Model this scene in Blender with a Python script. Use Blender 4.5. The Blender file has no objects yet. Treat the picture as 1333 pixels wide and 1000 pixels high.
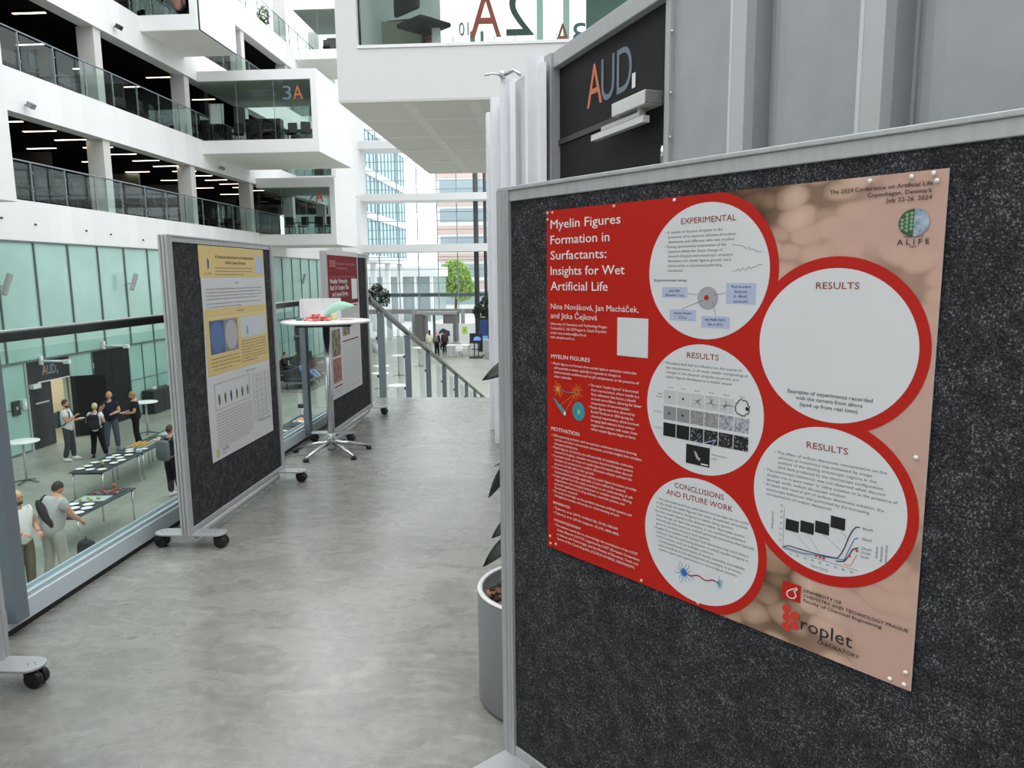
import bpy, bmesh, math, random
from mathutils import Vector, Matrix

random.seed(7)
SC = bpy.context.scene
COL = SC.collection
PI = math.pi

# ------------------------------------------------------------------ camera
cam_data = bpy.data.cameras.new('camera')
cam_data.sensor_width = 36.0
cam_data.lens = 957.0 * 36.0 / 1333.0
cam_data.clip_start = 0.02
cam_data.clip_end = 500.0
cam = bpy.data.objects.new('camera', cam_data)
COL.objects.link(cam)
_vy = Vector((58.5, -143.0, 957.0)).normalized()
_vd = Vector((69.5, 6430.0, 957.0))
_vd = (_vd - _vy * _vd.dot(_vy)).normalized()
_vz = -_vd
_vx = _vy.cross(_vz)
_right = Vector((_vx[0], _vy[0], _vz[0]))
_down = Vector((_vx[1], _vy[1], _vz[1]))
_fwd = Vector((_vx[2], _vy[2], _vz[2]))
_m = Matrix((_right, -_down, -_fwd)).transposed().to_4x4()
_m.translation = Vector((0, 0, 1.5))
cam.matrix_world = _m
SC.camera = cam

# ------------------------------------------------------------------ light
world = bpy.data.worlds.new('overcast_sky')
SC.world = world
world.use_nodes = True
_nt = world.node_tree
_nt.nodes.clear()
_out = _nt.nodes.new('ShaderNodeOutputWorld')
_bg = _nt.nodes.new('ShaderNodeBackground')
_bg.inputs['Color'].default_value = (0.955, 0.98, 1.0, 1)
_bg.inputs['Strength'].default_value = 1.7
_nt.links.new(_bg.outputs[0], _out.inputs[0])
SC.view_settings.view_transform = 'Standard'
SC.view_settings.look = 'None'
SC.view_settings.gamma = 1.0
SC.view_settings.use_curve_mapping = False
SC.view_settings.exposure = 0.70
SC.cycles.max_bounces = 8
SC.cycles.transparent_max_bounces = 24
SC.cycles.sample_clamp_indirect = 6.0

# ------------------------------------------------------------------ materials
def lin(c):
    return tuple(((v / 255.0) / 12.92 if v <= 10 else (((v / 255.0) + 0.055) / 1.055) ** 2.4) for v in c)

MATS = {}
def mat(name, rgb, rough=0.6, metal=0.0, emit=0.0, spec=0.5):
    if name in MATS:
        return MATS[name]
    m = bpy.data.materials.new(name)
    m.use_nodes = True
    b = m.node_tree.nodes['Principled BSDF']
    b.inputs['Base Color'].default_value = (*lin(rgb), 1)
    b.inputs['Roughness'].default_value = rough
    b.inputs['Metallic'].default_value = metal
    b.inputs['Specular IOR Level'].default_value = spec
    if emit:
        b.inputs['Emission Color'].default_value = (*lin(rgb), 1)
        b.inputs['Emission Strength'].default_value = emit
    MATS[name] = m
    return m

def _tex(nt, scale=(1, 1, 1)):
    tc = nt.nodes.new('ShaderNodeTexCoord')
    mp = nt.nodes.new('ShaderNodeMapping')
    mp.inputs['Scale'].default_value = scale
    nt.links.new(tc.outputs['Object'], mp.inputs['Vector'])
    return mp.outputs['Vector']

def noise_mat(name, stops, scale=5.0, detail=4.0, rough=0.6, metal=0.0, stretch=(1, 1, 1), bump=0.0, rrange=None, spec=0.5):
    """colour ramp over a noise texture; stops = [(pos, rgb), ...]"""
    m = mat(name, stops[0][1], rough, metal, spec=spec)
    nt = m.node_tree
    b = nt.nodes['Principled BSDF']
    n = nt.nodes.new('ShaderNodeTexNoise')
    n.inputs['Scale'].default_value = scale
    n.inputs['Detail'].default_value = detail
    nt.links.new(_tex(nt, stretch), n.inputs['Vector'])
    r = nt.nodes.new('ShaderNodeValToRGB')
    el = r.color_ramp.elements
    while len(el) < len(stops):
        el.new(0.5)
    for e, (p, c) in zip(el, stops):
        e.position = p
        e.color = (*lin(c), 1)
    nt.links.new(n.outputs['Fac'], r.inputs['Fac'])
    nt.links.new(r.outputs['Color'], b.inputs['Base Color'])
    if rrange:
        mr = nt.nodes.new('ShaderNodeMapRange')
        mr.inputs['To Min'].default_value, mr.inputs['To Max'].default_value = rrange
        nt.links.new(n.outputs['Fac'], mr.inputs['Value'])
        nt.links.new(mr.outputs['Result'], b.inputs['Roughness'])
    if bump:
        bp = nt.nodes.new('ShaderNodeBump')
        bp.inputs['Strength'].default_value = bump
        nt.links.new(n.outputs['Fac'], bp.inputs['Height'])
        nt.links.new(bp.outputs['Normal'], b.inputs['Normal'])
    return m

def glass_mat(name, tint, gloss=1.0, rough=0.02, refl=0.5):
    m = bpy.data.materials.new(name)
    m.use_nodes = True
    nt = m.node_tree
    nt.nodes.clear()
    o = nt.nodes.new('ShaderNodeOutputMaterial')
    t = nt.nodes.new('ShaderNodeBsdfTransparent')
    t.inputs['Color'].default_value = (*tint, 1)
    g = nt.nodes.new('ShaderNodeBsdfGlossy')
    g.inputs['Roughness'].default_value = rough
    g.inputs['Color'].default_value = (gloss, gloss, gloss, 1)
    lw = nt.nodes.new('ShaderNodeLayerWeight')     # same from both sides of the pane
    lw.inputs['Blend'].default_value = 0.5
    pw = nt.nodes.new('ShaderNodeMath'); pw.operation = 'POWER'; pw.inputs[1].default_value = 4.0
    nt.links.new(lw.outputs['Facing'], pw.inputs[0])
    f = nt.nodes.new('ShaderNodeMath'); f.operation = 'MULTIPLY_ADD'
    f.inputs[1].default_value = refl; f.inputs[2].default_value = 0.016
    nt.links.new(pw.outputs[0], f.inputs[0])
    mx = nt.nodes.new('ShaderNodeMixShader')
    nt.links.new(f.outputs[0], mx.inputs[0])
    nt.links.new(t.outputs[0], mx.inputs[1])
    nt.links.new(g.outputs[0], mx.inputs[2])
    nt.links.new(mx.outputs[0], o.inputs[0])
    MATS[name] = m
    return m

def concrete(name, c0, c1, c2, rough):
    """trowelled concrete: fine mottling, drifting pale streaks, small dark specks"""
    m = mat(name, c1, rough, spec=0.75)
    nt = m.node_tree
    b = nt.nodes['Principled BSDF']
    v = _tex(nt)
    vs = _tex(nt, (1.0, 2.2, 1.0))
    def noise(vec, scale, detail, rg=0.5, dist=0.0):
        n = nt.nodes.new('ShaderNodeTexNoise')
        n.inputs['Scale'].default_value = scale; n.inputs['Detail'].default_value = detail
        n.inputs['Roughness'].default_value = rg; n.inputs['Distortion'].default_value = dist
        nt.links.new(vec, n.inputs['Vector'])
        return n.outputs['Fac']
    def mixf(a, c, f):
        k = nt.nodes.new('ShaderNodeMix'); k.data_type = 'FLOAT'; k.inputs[0].default_value = f
        nt.links.new(a, k.inputs[2]); nt.links.new(c, k.inputs[3])
        return k.outputs[0]
    big = noise(v, 0.9, 5, 0.55, 0.4)
    mid = noise(vs, 3.2, 10, 0.68, 0.9)
    fine = noise(v, 22.0, 8, 0.7)
    tot = mixf(mixf(big, mid, 0.5), fine, 0.35)
    r = nt.nodes.new('ShaderNodeValToRGB')
    el = r.color_ramp.elements
    el.new(0.5)
    for e, (p, c) in zip(el, ((0.38, c0), (0.5, c1), (0.61, c2))):
        e.position = p; e.color = (*lin(c), 1)
    nt.links.new(tot, r.inputs['Fac'])
    def mult(colour, fac, p0, p1, dark):
        q = nt.nodes.new('ShaderNodeValToRGB')
        q.color_ramp.elements[0].position = p0; q.color_ramp.elements[0].color = (1, 1, 1, 1)
        q.color_ramp.elements[1].position = p1; q.color_ramp.elements[1].color = (*dark, 1)
        nt.links.new(fac, q.inputs['Fac'])
        k = nt.nodes.new('ShaderNodeMix'); k.data_type = 'RGBA'; k.blend_type = 'MULTIPLY'; k.inputs[0].default_value = 1.0
        nt.links.new(colour, k.inputs[6]); nt.links.new(q.outputs['Color'], k.inputs[7])
        return k.outputs[2]
    col = mult(r.outputs['Color'], noise(v, 7.0, 2), 0.74, 0.78, (0.62, 0.61, 0.58))
    col = mult(col, noise(v, 2.1, 7, 0.7, 0.8), 0.55, 0.72, (0.86, 0.85, 0.83))
    # pale scuffed patches
    pn = noise(vs, 1.7, 9, 0.72, 1.2)
    q = nt.nodes.new('ShaderNodeValToRGB')
    q.color_ramp.elements[0].position = 0.56; q.color_ramp.elements[1].position = 0.70
    q.color_ramp.elements[1].color = (0.45, 0.45, 0.45, 1)
    nt.links.new(pn, q.inputs['Fac'])
    k = nt.nodes.new('ShaderNodeMix'); k.data_type = 'RGBA'
    k.inputs[7].default_value = (*lin(tuple(min(255, x + 26) for x in c2)), 1)
    nt.links.new(q.outputs['Color'], k.inputs[0]); nt.links.new(col, k.inputs[6])
    nt.links.new(k.outputs[2], b.inputs['Base Color'])
    mr = nt.nodes.new('ShaderNodeMapRange')
    mr.inputs['From Min'].default_value = 0.3; mr.inputs['From Max'].default_value = 0.7
    mr.inputs['To Min'].default_value = rough - 0.05; mr.inputs['To Max'].default_value = rough + 0.06
    nt.links.new(mid, mr.inputs['Value'])
    nt.links.new(mr.outputs['Result'], b.inputs['Roughness'])
    return m

M_FLOOR = concrete('polished_concrete', (108, 107, 101), (130, 129, 123), (150, 149, 143), 0.27)
M_FLOOR2 = concrete('hall_concrete', (126, 128, 118), (146, 148, 137), (166, 167, 157), 0.36)
M_WHITE = mat('white_plaster', (226, 226, 226), 0.65, spec=0.3)
M_WHITE2 = mat('white_soffit', (200, 200, 197), 0.7, spec=0.3)
M_SOFFIT = mat('grey_soffit_board', (240, 239, 233), 0.75, spec=0.2)
M_SEAM = mat('soffit_joint_strip', (248, 247, 242), 0.75, spec=0.2)
M_STEEL = mat('galvanised_steel', (128, 138, 146), 0.42, 0.35)
M_STEELD = mat('dark_rail_steel', (52, 54, 56), 0.35, 0.4)
M_ALU = noise_mat('anodised_aluminium', [(0.35, (176, 178, 178)), (0.65, (184, 186, 186))], 60, 2, 0.45, 0.25, stretch=(1, 1, 0.05))
M_CHROME = mat('polished_chrome', (205, 207, 208), 0.2, 1.0)
M_BLACK = mat('black_plastic', (20, 20, 21), 0.45)
M_BLACKM = mat('black_ceiling_paint', (9, 8, 8), 0.9, spec=0.1)
M_DOOR = noise_mat('charcoal_door_laminate', [(0.4, (30, 29, 30)), (0.6, (35, 34, 35))], 40, 3, 0.6, spec=0.2)
M_CLAD = noise_mat('grey_metal_cladding', [(0.35, (168, 170, 173)), (0.65, (174, 176, 179))], 7, 6, 0.45, 0.3)
M_CLADW = noise_mat('pale_metal_cladding', [(0.35, (240, 241, 246)), (0.65, (243, 244, 249))], 7, 5, 0.4, 0.0)
M_MINT = noise_mat('mint_backed_glass', [(0.4, (146, 183, 173)), (0.6, (154, 191, 182))], 0.7, 3, 0.16, spec=0.5)
M_MULL = mat('grey_mullion', (98, 108, 108), 0.5, 0.3)
M_GLASS = glass_mat('clear_glass', (0.90, 0.95, 0.935))
M_GLASSF = glass_mat('facade_glass', (0.93, 0.965, 0.97), refl=0.35)
M_GLASSB = glass_mat('meeting_room_glass', (0.86, 0.915, 0.895), refl=0.28)
M_FELT = None
M_LAMP = mat('lamp_tube', (255, 236, 214), 0.5, emit=4.0)
M_PAPER = mat('white_paper', (222, 222, 222), 0.55, spec=0.3)
M_TABLEW = mat('white_laminate', (236, 236, 234), 0.35)
M_TABLED = mat('charcoal_table_laminate', (50, 55, 60), 0.45)
M_PLATE = mat('white_china', (232, 232, 230), 0.25)
M_SKIN = mat('skin', (205, 150, 122), 0.55)
M_WOODY = mat('yellow_food', (206, 158, 72), 0.7)

def felt():
    m = mat('charcoal_felt', (46, 46, 48), 0.95, spec=0.1)
    nt = m.node_tree
    b = nt.nodes['Principled BSDF']
    v = _tex(nt)
    n = nt.nodes.new('ShaderNodeTexNoise'); n.inputs['Scale'].default_value = 300; n.inputs['Detail'].default_value = 4
    n2 = nt.nodes.new('ShaderNodeTexNoise'); n2.inputs['Scale'].default_value = 26; n2.inputs['Detail'].default_value = 6
    n3 = nt.nodes.new('ShaderNodeTexNoise'); n3.inputs['Scale'].default_value = 150; n3.inputs['Detail'].default_value = 2
    for k in (n, n2, n3):
        nt.links.new(v, k.inputs['Vector'])
    ma = nt.nodes.new('ShaderNodeMath'); ma.operation = 'MULTIPLY_ADD'
    ma.inputs[1].default_value = 0.35
    nt.links.new(n2.outputs['Fac'], ma.inputs[0]); nt.links.new(n.outputs['Fac'], ma.inputs[2])
    mb = nt.nodes.new('ShaderNodeMath'); mb.operation = 'MULTIPLY_ADD'
    mb.inputs[1].default_value = 0.45
    nt.links.new(n3.outputs['Fac'], mb.inputs[0]); nt.links.new(ma.outputs[0], mb.inputs[2])
    r = nt.nodes.new('ShaderNodeValToRGB')
    el = r.color_ramp.elements
    el.new(0.5); el.new(0.6)
    for e, (p, c) in zip(el, ((0.72, (36, 36, 38)), (0.90, (54, 54, 57)), (1.04, (74, 74, 77)), (1.14, (124, 124, 128)))):
        e.position = min(p / 1.2, 1.0); e.color = (*lin(c), 1)
    dv = nt.nodes.new('ShaderNodeMath'); dv.operation = 'DIVIDE'; dv.inputs[1].default_value = 1.2
    nt.links.new(mb.outputs[0], dv.inputs[0])
    nt.links.new(dv.outputs[0], r.inputs['Fac'])
    nt.links.new(r.outputs['Color'], b.inputs['Base Color'])
    bp = nt.nodes.new('ShaderNodeBump'); bp.inputs['Strength'].default_value = 0.25; bp.inputs['Distance'].default_value = 0.002
    nt.links.new(mb.outputs[0], bp.inputs['Height'])
    nt.links.new(bp.outputs['Normal'], b.inputs['Normal'])
    return m
M_FELT = felt()

def stripe_plaster():
    """white fascia boards with faint vertical joints every 0.55 m along the gallery"""
    m = mat('white_fascia_board', (230, 230, 230), 0.6, spec=0.3)
    nt = m.node_tree
    b = nt.nodes['Principled BSDF']
    v = _tex(nt)
    sp = nt.nodes.new('ShaderNodeSeparateXYZ'); nt.links.new(v, sp.inputs[0])
    n = nt.nodes.new('ShaderNodeTexWhiteNoise'); n.noise_dimensions = '1D'
    dv = nt.nodes.new('ShaderNodeMath'); dv.operation = 'DIVIDE'; dv.inputs[1].default_value = 0.55
    fl = nt.nodes.new('ShaderNodeMath'); fl.operation = 'FLOOR'
    nt.links.new(sp.outputs['Y'], dv.inputs[0]); nt.links.new(dv.outputs[0], fl.inputs[0])
    nt.links.new(fl.outputs[0], n.inputs['W'])
    r = nt.nodes.new('ShaderNodeValToRGB')
    r.color_ramp.elements[0].color = (*lin((222, 222, 223)), 1)
    r.color_ramp.elements[1].color = (*lin((230, 230, 230)), 1)
    nt.links.new(n.outputs['Value'], r.inputs['Fac'])
    nt.links.new(r.outputs['Color'], b.inputs['Base Color'])
    return m
M_FASCIA = stripe_plaster()

# ------------------------------------------------------------------ mesh building
class MB:
    def __init__(self):
        self.bm = bmesh.new()
        self.slot = 0
    def _tag(self, faces):
        for f in faces:
            f.material_index = self.slot
    def box(self, x0, x1, y0, y1, z0, z1, M=None):
        vs = [self.bm.verts.new(p) for p in ((x0, y0, z0), (x1, y0, z0), (x1, y1, z0), (x0, y1, z0),
                                             (x0, y0, z1), (x1, y0, z1), (x1, y1, z1), (x0, y1, z1))]
        if M is not None:
            for v in vs:
                v.co = M @ v.co
        fs = [self.bm.faces.new([vs[i] for i in q]) for q in ((0, 3, 2, 1), (4, 5, 6, 7), (0, 1, 5, 4), (1, 2, 6, 5), (2, 3, 7, 6), (3, 0, 4, 7))]
        self._tag(fs)
        return self
    def quad(self, *pts):
        f = self.bm.faces.new([self.bm.verts.new(p) for p in pts])
        self._tag([f])
        return self
    def poly2(self, pts, z=0.0):
        """flat polygon from 2-D points"""
        f = self.bm.faces.new([self.bm.verts.new((p[0], p[1], z)) for p in pts])
        self._tag([f])
        return self
    def prism(self, pts, z0, z1, M=None):
        n = len(pts)
        lo = [self.bm.verts.new((p[0], p[1], z0)) for p in pts]
        hi = [self.bm.verts.new((p[0], p[1], z1)) for p in pts]
        if M is not None:
            for v in lo + hi:
                v.co = M @ v.co
        fs = [self.bm.faces.new(lo[::-1]), self.bm.faces.new(hi)]
        for i in range(n):
            j = (i + 1) % n
            fs.append(self.bm.faces.new((lo[i], lo[j], hi[j], hi[i])))
        self._tag(fs)
        return self
    def lathe(self, prof, seg=24, M=None, cap=True):
        """revolve (r, z) profile round z"""
        rings = []
        for r, z in prof:
            ring = [self.bm.verts.new((r * math.cos(2 * PI * k / seg), r * math.sin(2 * PI * k / seg), z)) for k in range(seg)]
            rings.append(ring)
        fs = []
        for a, b in zip(rings, rings[1:]):
            for k in range(seg):
                j = (k + 1) % seg
                fs.append(self.bm.faces.new((a[k], a[j], b[j], b[k])))
        for f in fs: f.smooth = True
        if cap:
            if prof[0][0] > 1e-6: fs.append(self.bm.faces.new(rings[0][::-1]))
            if prof[-1][0] > 1e-6: fs.append(self.bm.faces.new(rings[-1]))
        if M is not None:
            for ring in rings:
                for v in ring: v.co = M @ v.co
        self._tag(fs)
        return self
    def tube(self, pts, rad, seg=10, caps=True):
        pts = [Vector(p) for p in pts]
        rs = rad if isinstance(rad, (list, tuple)) else [rad] * len(pts)
        rings = []
        up0 = None
        for i, p in enumerate(pts):
            d = (pts[min(i + 1, len(pts) - 1)] - pts[max(i - 1, 0)]).normalized()
            if up0 is None:
                up0 = Vector((0, 0, 1)) if abs(d.z) < 0.9 else Vector((1, 0, 0))
            s = d.cross(up0)
            if s.length < 1e-4: s = d.cross(Vector((0, 1, 0)))
            s.normalize()
            u = s.cross(d).normalized()
            up0 = u
            rings.append([self.bm.verts.new(p + (s * math.cos(2 * PI * k / seg) + u * math.sin(2 * PI * k / seg)) * rs[i]) for k in range(seg)])
        fs = []
        for a, b in zip(rings, rings[1:]):
            for k in range(seg):
                j = (k + 1) % seg
                fs.append(self.bm.faces.new((a[k], a[j], b[j], b[k])))
        for f in fs: f.smooth = True
        if caps:
            fs.append(self.bm.faces.new(rings[0][::-1])); fs.append(self.bm.faces.new(rings[-1]))
        self._tag(fs)
        return self
    def ball(self, c, r, seg=16, rings=10, M=None):
        """ellipsoid; r scalar or triple"""
        r = r if isinstance(r, (list, tuple)) else (r, r, r)
        T = Matrix.Translation(Vector(c)) @ Matrix.Diagonal((*r, 1))
        if M is not None: T = M @ T
        res = bmesh.ops.create_uvsphere(self.bm, u_segments=seg, v_segments=rings, radius=1.0, matrix=T)
        fs = {f for v in res['verts'] for f in v.link_faces}
        for f in fs: f.smooth = True
        self._tag(fs)
        return res['verts']
    def disc(self, cx, cy, rx, ry, z, seg=64):
        return self.poly2([(cx + rx * math.cos(2 * PI * k / seg), cy + ry * math.sin(2 * PI * k / seg)) for k in range(seg)], z)
    def mesh(self, name, mats):
        me = bpy.data.meshes.new(name)
        bmesh.ops.recalc_face_normals(self.bm, faces=self.bm.faces)
        self.bm.to_mesh(me)
        self.bm.free()
        for m in (mats if isinstance(mats, (list, tuple)) else [mats]):
            me.materials.append(m)
        return me
    def build(self, name, mats, parent=None, bevel=0.0, label=None):
        o = bpy.data.objects.new(name, self.mesh(name, mats))
        COL.objects.link(o)
        if parent is not None:
            o.parent = parent
        if bevel:
            b = o.modifiers.new('soft_edges', 'BEVEL')
            b.width = bevel; b.segments = 2; b.limit_method = 'ANGLE'
        if label:
            o['label'] = label
        return o

def tag(o, label, cat, group=None, kind=None):
    o['label'] = label
    o['category'] = cat
    if group: o['group'] = group
    if kind: o['kind'] = kind
    return o

def thing(name, label, cat, loc=(0, 0, 0), rz=0.0, group=None):
    o = bpy.data.objects.new(name, None)
    o.empty_display_size = 0.1
    COL.objects.link(o)
    o.location = loc
    o.rotation_euler = (0, 0, rz)
    return tag(o, label, cat, group)

def struct(name, mb, mats, parent=None, bevel=0.0):
    o = mb.build(name, mats, parent, bevel)
    if parent is None: o['kind'] = 'structure'
    return o

def struct_root(name, loc=(0, 0, 0)):
    o = bpy.data.objects.new(name, None)
    COL.objects.link(o)
    o.location = loc
    o['kind'] = 'structure'
    return o

KIDS = {}
def dup(root, loc=None, rz=None, label=None, group=None):
    def cp(o, parent):
        c = o.copy()
        COL.objects.link(c)
        if parent is not None:
            c.parent = parent
        for ch in o.children:
            cp(ch, c)
        return c
    r = cp(root, None)
    if loc is not None: r.location = loc
    if rz is not None: r.rotation_euler = (0, 0, rz)
    if label: r['label'] = label
    if group: r['group'] = group
    return r

def rot(axis, a):
    return Matrix.Rotation(a, 4, axis)
def tr(x, y, z):
    return Matrix.Translation((x, y, z))

# ---- lettering: a line of type laid out flat in x/y, baseline at (x, y)
def line_geo(text, width=None, size=0.02, bold=0.0, res=2):
    cu = bpy.data.curves.new('type', 'FONT')
    cu.body = text
    cu.size = 1.0
    cu.resolution_u = res
    cu.offset = bold
    ob = bpy.data.objects.new('type', cu)
    me = ob.to_mesh()
    vs = [(v.co.x, v.co.y) for v in me.vertices]
    fs = [list(p.vertices) for p in me.polygons]
    ob.to_mesh_clear()
    bpy.data.objects.remove(ob)
    bpy.data.curves.remove(cu)
    if not vs: return [], [], 0
    x0 = min(v[0] for v in vs); x1 = max(v[0] for v in vs)
    sy = size / 0.73
    sx = (width / (x1 - x0)) if width else sy
    return [((x - x0) * sx, y * sy) for x, y in vs], fs, (x1 - x0) * sx

def lettering(name, lines, m, parent, z=0.002, bold=0.0, res=2, mirror=False, depth=0.0, rotz=0.0):
    """lines = [(text, x, baseline_y, width or None, cap height, align)]; one printed block = one mesh"""
    bm = bmesh.new()
    for (text, x, y, w, size, al), bx in [(l, k) for l in lines for k in ((-1, 0, 1) if bold else (0,))]:
        vs, fs, wid = line_geo(text, w, size, 0.0, res)
        x = x + bx * bold * size * 1.2; y = y + (abs(bx) * bold * size * 0.8)
        off = {'l': 0, 'c': -wid / 2, 'r': -wid}[al]
        c, s = math.cos(rotz), math.sin(rotz)
        bv = []
        for vx, vy in vs:
            px = vx + off
            if mirror: px = wid + 2 * off - px
            bv.append(bm.verts.new((x + px * c - vy * s, y + px * s + vy * c, z + (bx + 1) * 0.00012)))
        for f in fs:
            try: bm.faces.new([bv[i] for i in f])
            except ValueError: pass
    if depth:
        r = bmesh.ops.extrude_face_region(bm, geom=bm.faces[:])
        for v in r['geom']:
            if isinstance(v, bmesh.types.BMVert): v.co.z += depth
    else:
        for f in bm.faces:
            f.normal_update()
            if f.normal.z < 0: f.normal_flip()
    me = bpy.data.meshes.new(name)
    bm.to_mesh(me); bm.free()
    me.materials.append(m)
    o = bpy.data.objects.new(name, me)
    COL.objects.link(o)
    if parent is not None: o.parent = parent
    return o
# ================================================================== THE SETTING
LOW = -3.75                      # level of the hall floor below the landing
XF = -16.2                       # face of the gallery facade on the left
LV = (3.9, 7.75, 11.6, 15.45)    # gallery floor levels

# landing, stairs, hall floor
struct('floor', MB().box(-2.42, 6.5, -4.5, 8.95, -0.28, 0.0), M_FLOOR)
st = MB()
NS = 25
for i in range(NS):
    y0 = 8.95 + 0.588 * i
    z = -0.15 * (i + 1)
    st.box(-2.42, 4.0, y0, 8.95 + 0.588 * (i + 1), z - 0.3 if i < NS - 2 else LOW, z)
struct('floor_stairs', st, M_FLOOR)
struct('floor_hall', MB().box(-30.0, 16.0, -12.4, 62.2, LOW - 0.3, LOW), M_FLOOR2)
struct('ground_outside', MB().box(-60, 60, 62.2, 150, LOW - 0.5, LOW - 0.05), mat('pale_paving', (206, 204, 200), 0.8))

# the atrium's right-hand front and rear wall (added out of view, they close the hall and bounce light to the undersides)
M_ENC = mat('atrium_wall_white', (206, 206, 205), 0.7)
struct('wall_right_front', MB().box(14.0, 14.4, -12.0, 62.0, LOW, 17.0), M_ENC)
struct('wall_rear', MB().box(-27.0, 14.4, -12.4, -12.0, LOW, 17.0), M_ENC)
# ---- lower wall on the left: mint glass panels on slim mullions
YB0, YB1 = 2.0, 60.0
def lower_panels():
    top = MB(); mul = MB(); low = MB()
    y = 3.0
    zt, zh = 2.63, -0.97
    ys = []
    while y < YB1:
        ys.append(y); y += 1.6
    for y in ys:
        top.box(XF - 0.04, XF, y + 0.012, y + 1.588, zh + 0.02, zt)
        mul.box(XF - 0.05, XF + 0.045, y - 0.025, y + 0.025, zh, zt)
    mul.box(XF - 0.05, XF + 0.05, YB0, YB1, zh - 0.03, zh + 0.03)
    mul.box(XF - 0.05, XF + 0.06, YB0, YB1, zt, zt + 0.05)
    holes = [(21.3, 23.35), (24.55, 26.75), (29.55, 31.6), (44.5, 46.9)]
    segs = []
    a = YB0
    for h0, h1 in holes:
        segs.append((a, h0)); a = h1
    segs.append((a, YB1))
    for s0, s1 in segs:
        n = max(1, round((s1 - s0) / 1.1))
        w = (s1 - s0) / n
        for k in range(n):
            low.box(XF - 0.04, XF, s0 + k * w + 0.012, s0 + (k + 1) * w - 0.012, LOW + 0.06, zh - 0.02)
            mul.box(XF - 0.05, XF + 0.03, s0 + k * w - 0.02, s0 + k * w + 0.02, LOW, zh)
        mul.box(XF - 0.05, XF + 0.03, s1 - 0.02, s1 + 0.02, LOW, zh)
        mul.box(XF - 0.05, XF + 0.012, s0, s1, -2.36, -2.335)
        mul.box(XF - 0.05, XF + 0.03, s0, s1, LOW, LOW + 0.06)
    r = struct_root('wall_left')
    struct('upper_panels', top, M_MINT, r)
    struct('lower_panels', low, M_MINT, r)
    struct('mullions', mul, M_MULL, r)
    # solid wall behind the glass, with the open doorway left free
    bk = MB()
    cuts = [(YB0, 22.38), (23.3, YB1)]
    for c0, c1 in cuts:
        bk.box(XF - 0.25, XF - 0.12, c0, c1, LOW, 2.63)
    bk.box(XF - 0.25, XF - 0.12, 22.38, 23.3, -1.66, 2.63)
    struct('backing_wall', bk, mat('pale_green_backing', (150, 170, 160), 0.8), r)
lower_panels()

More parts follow.
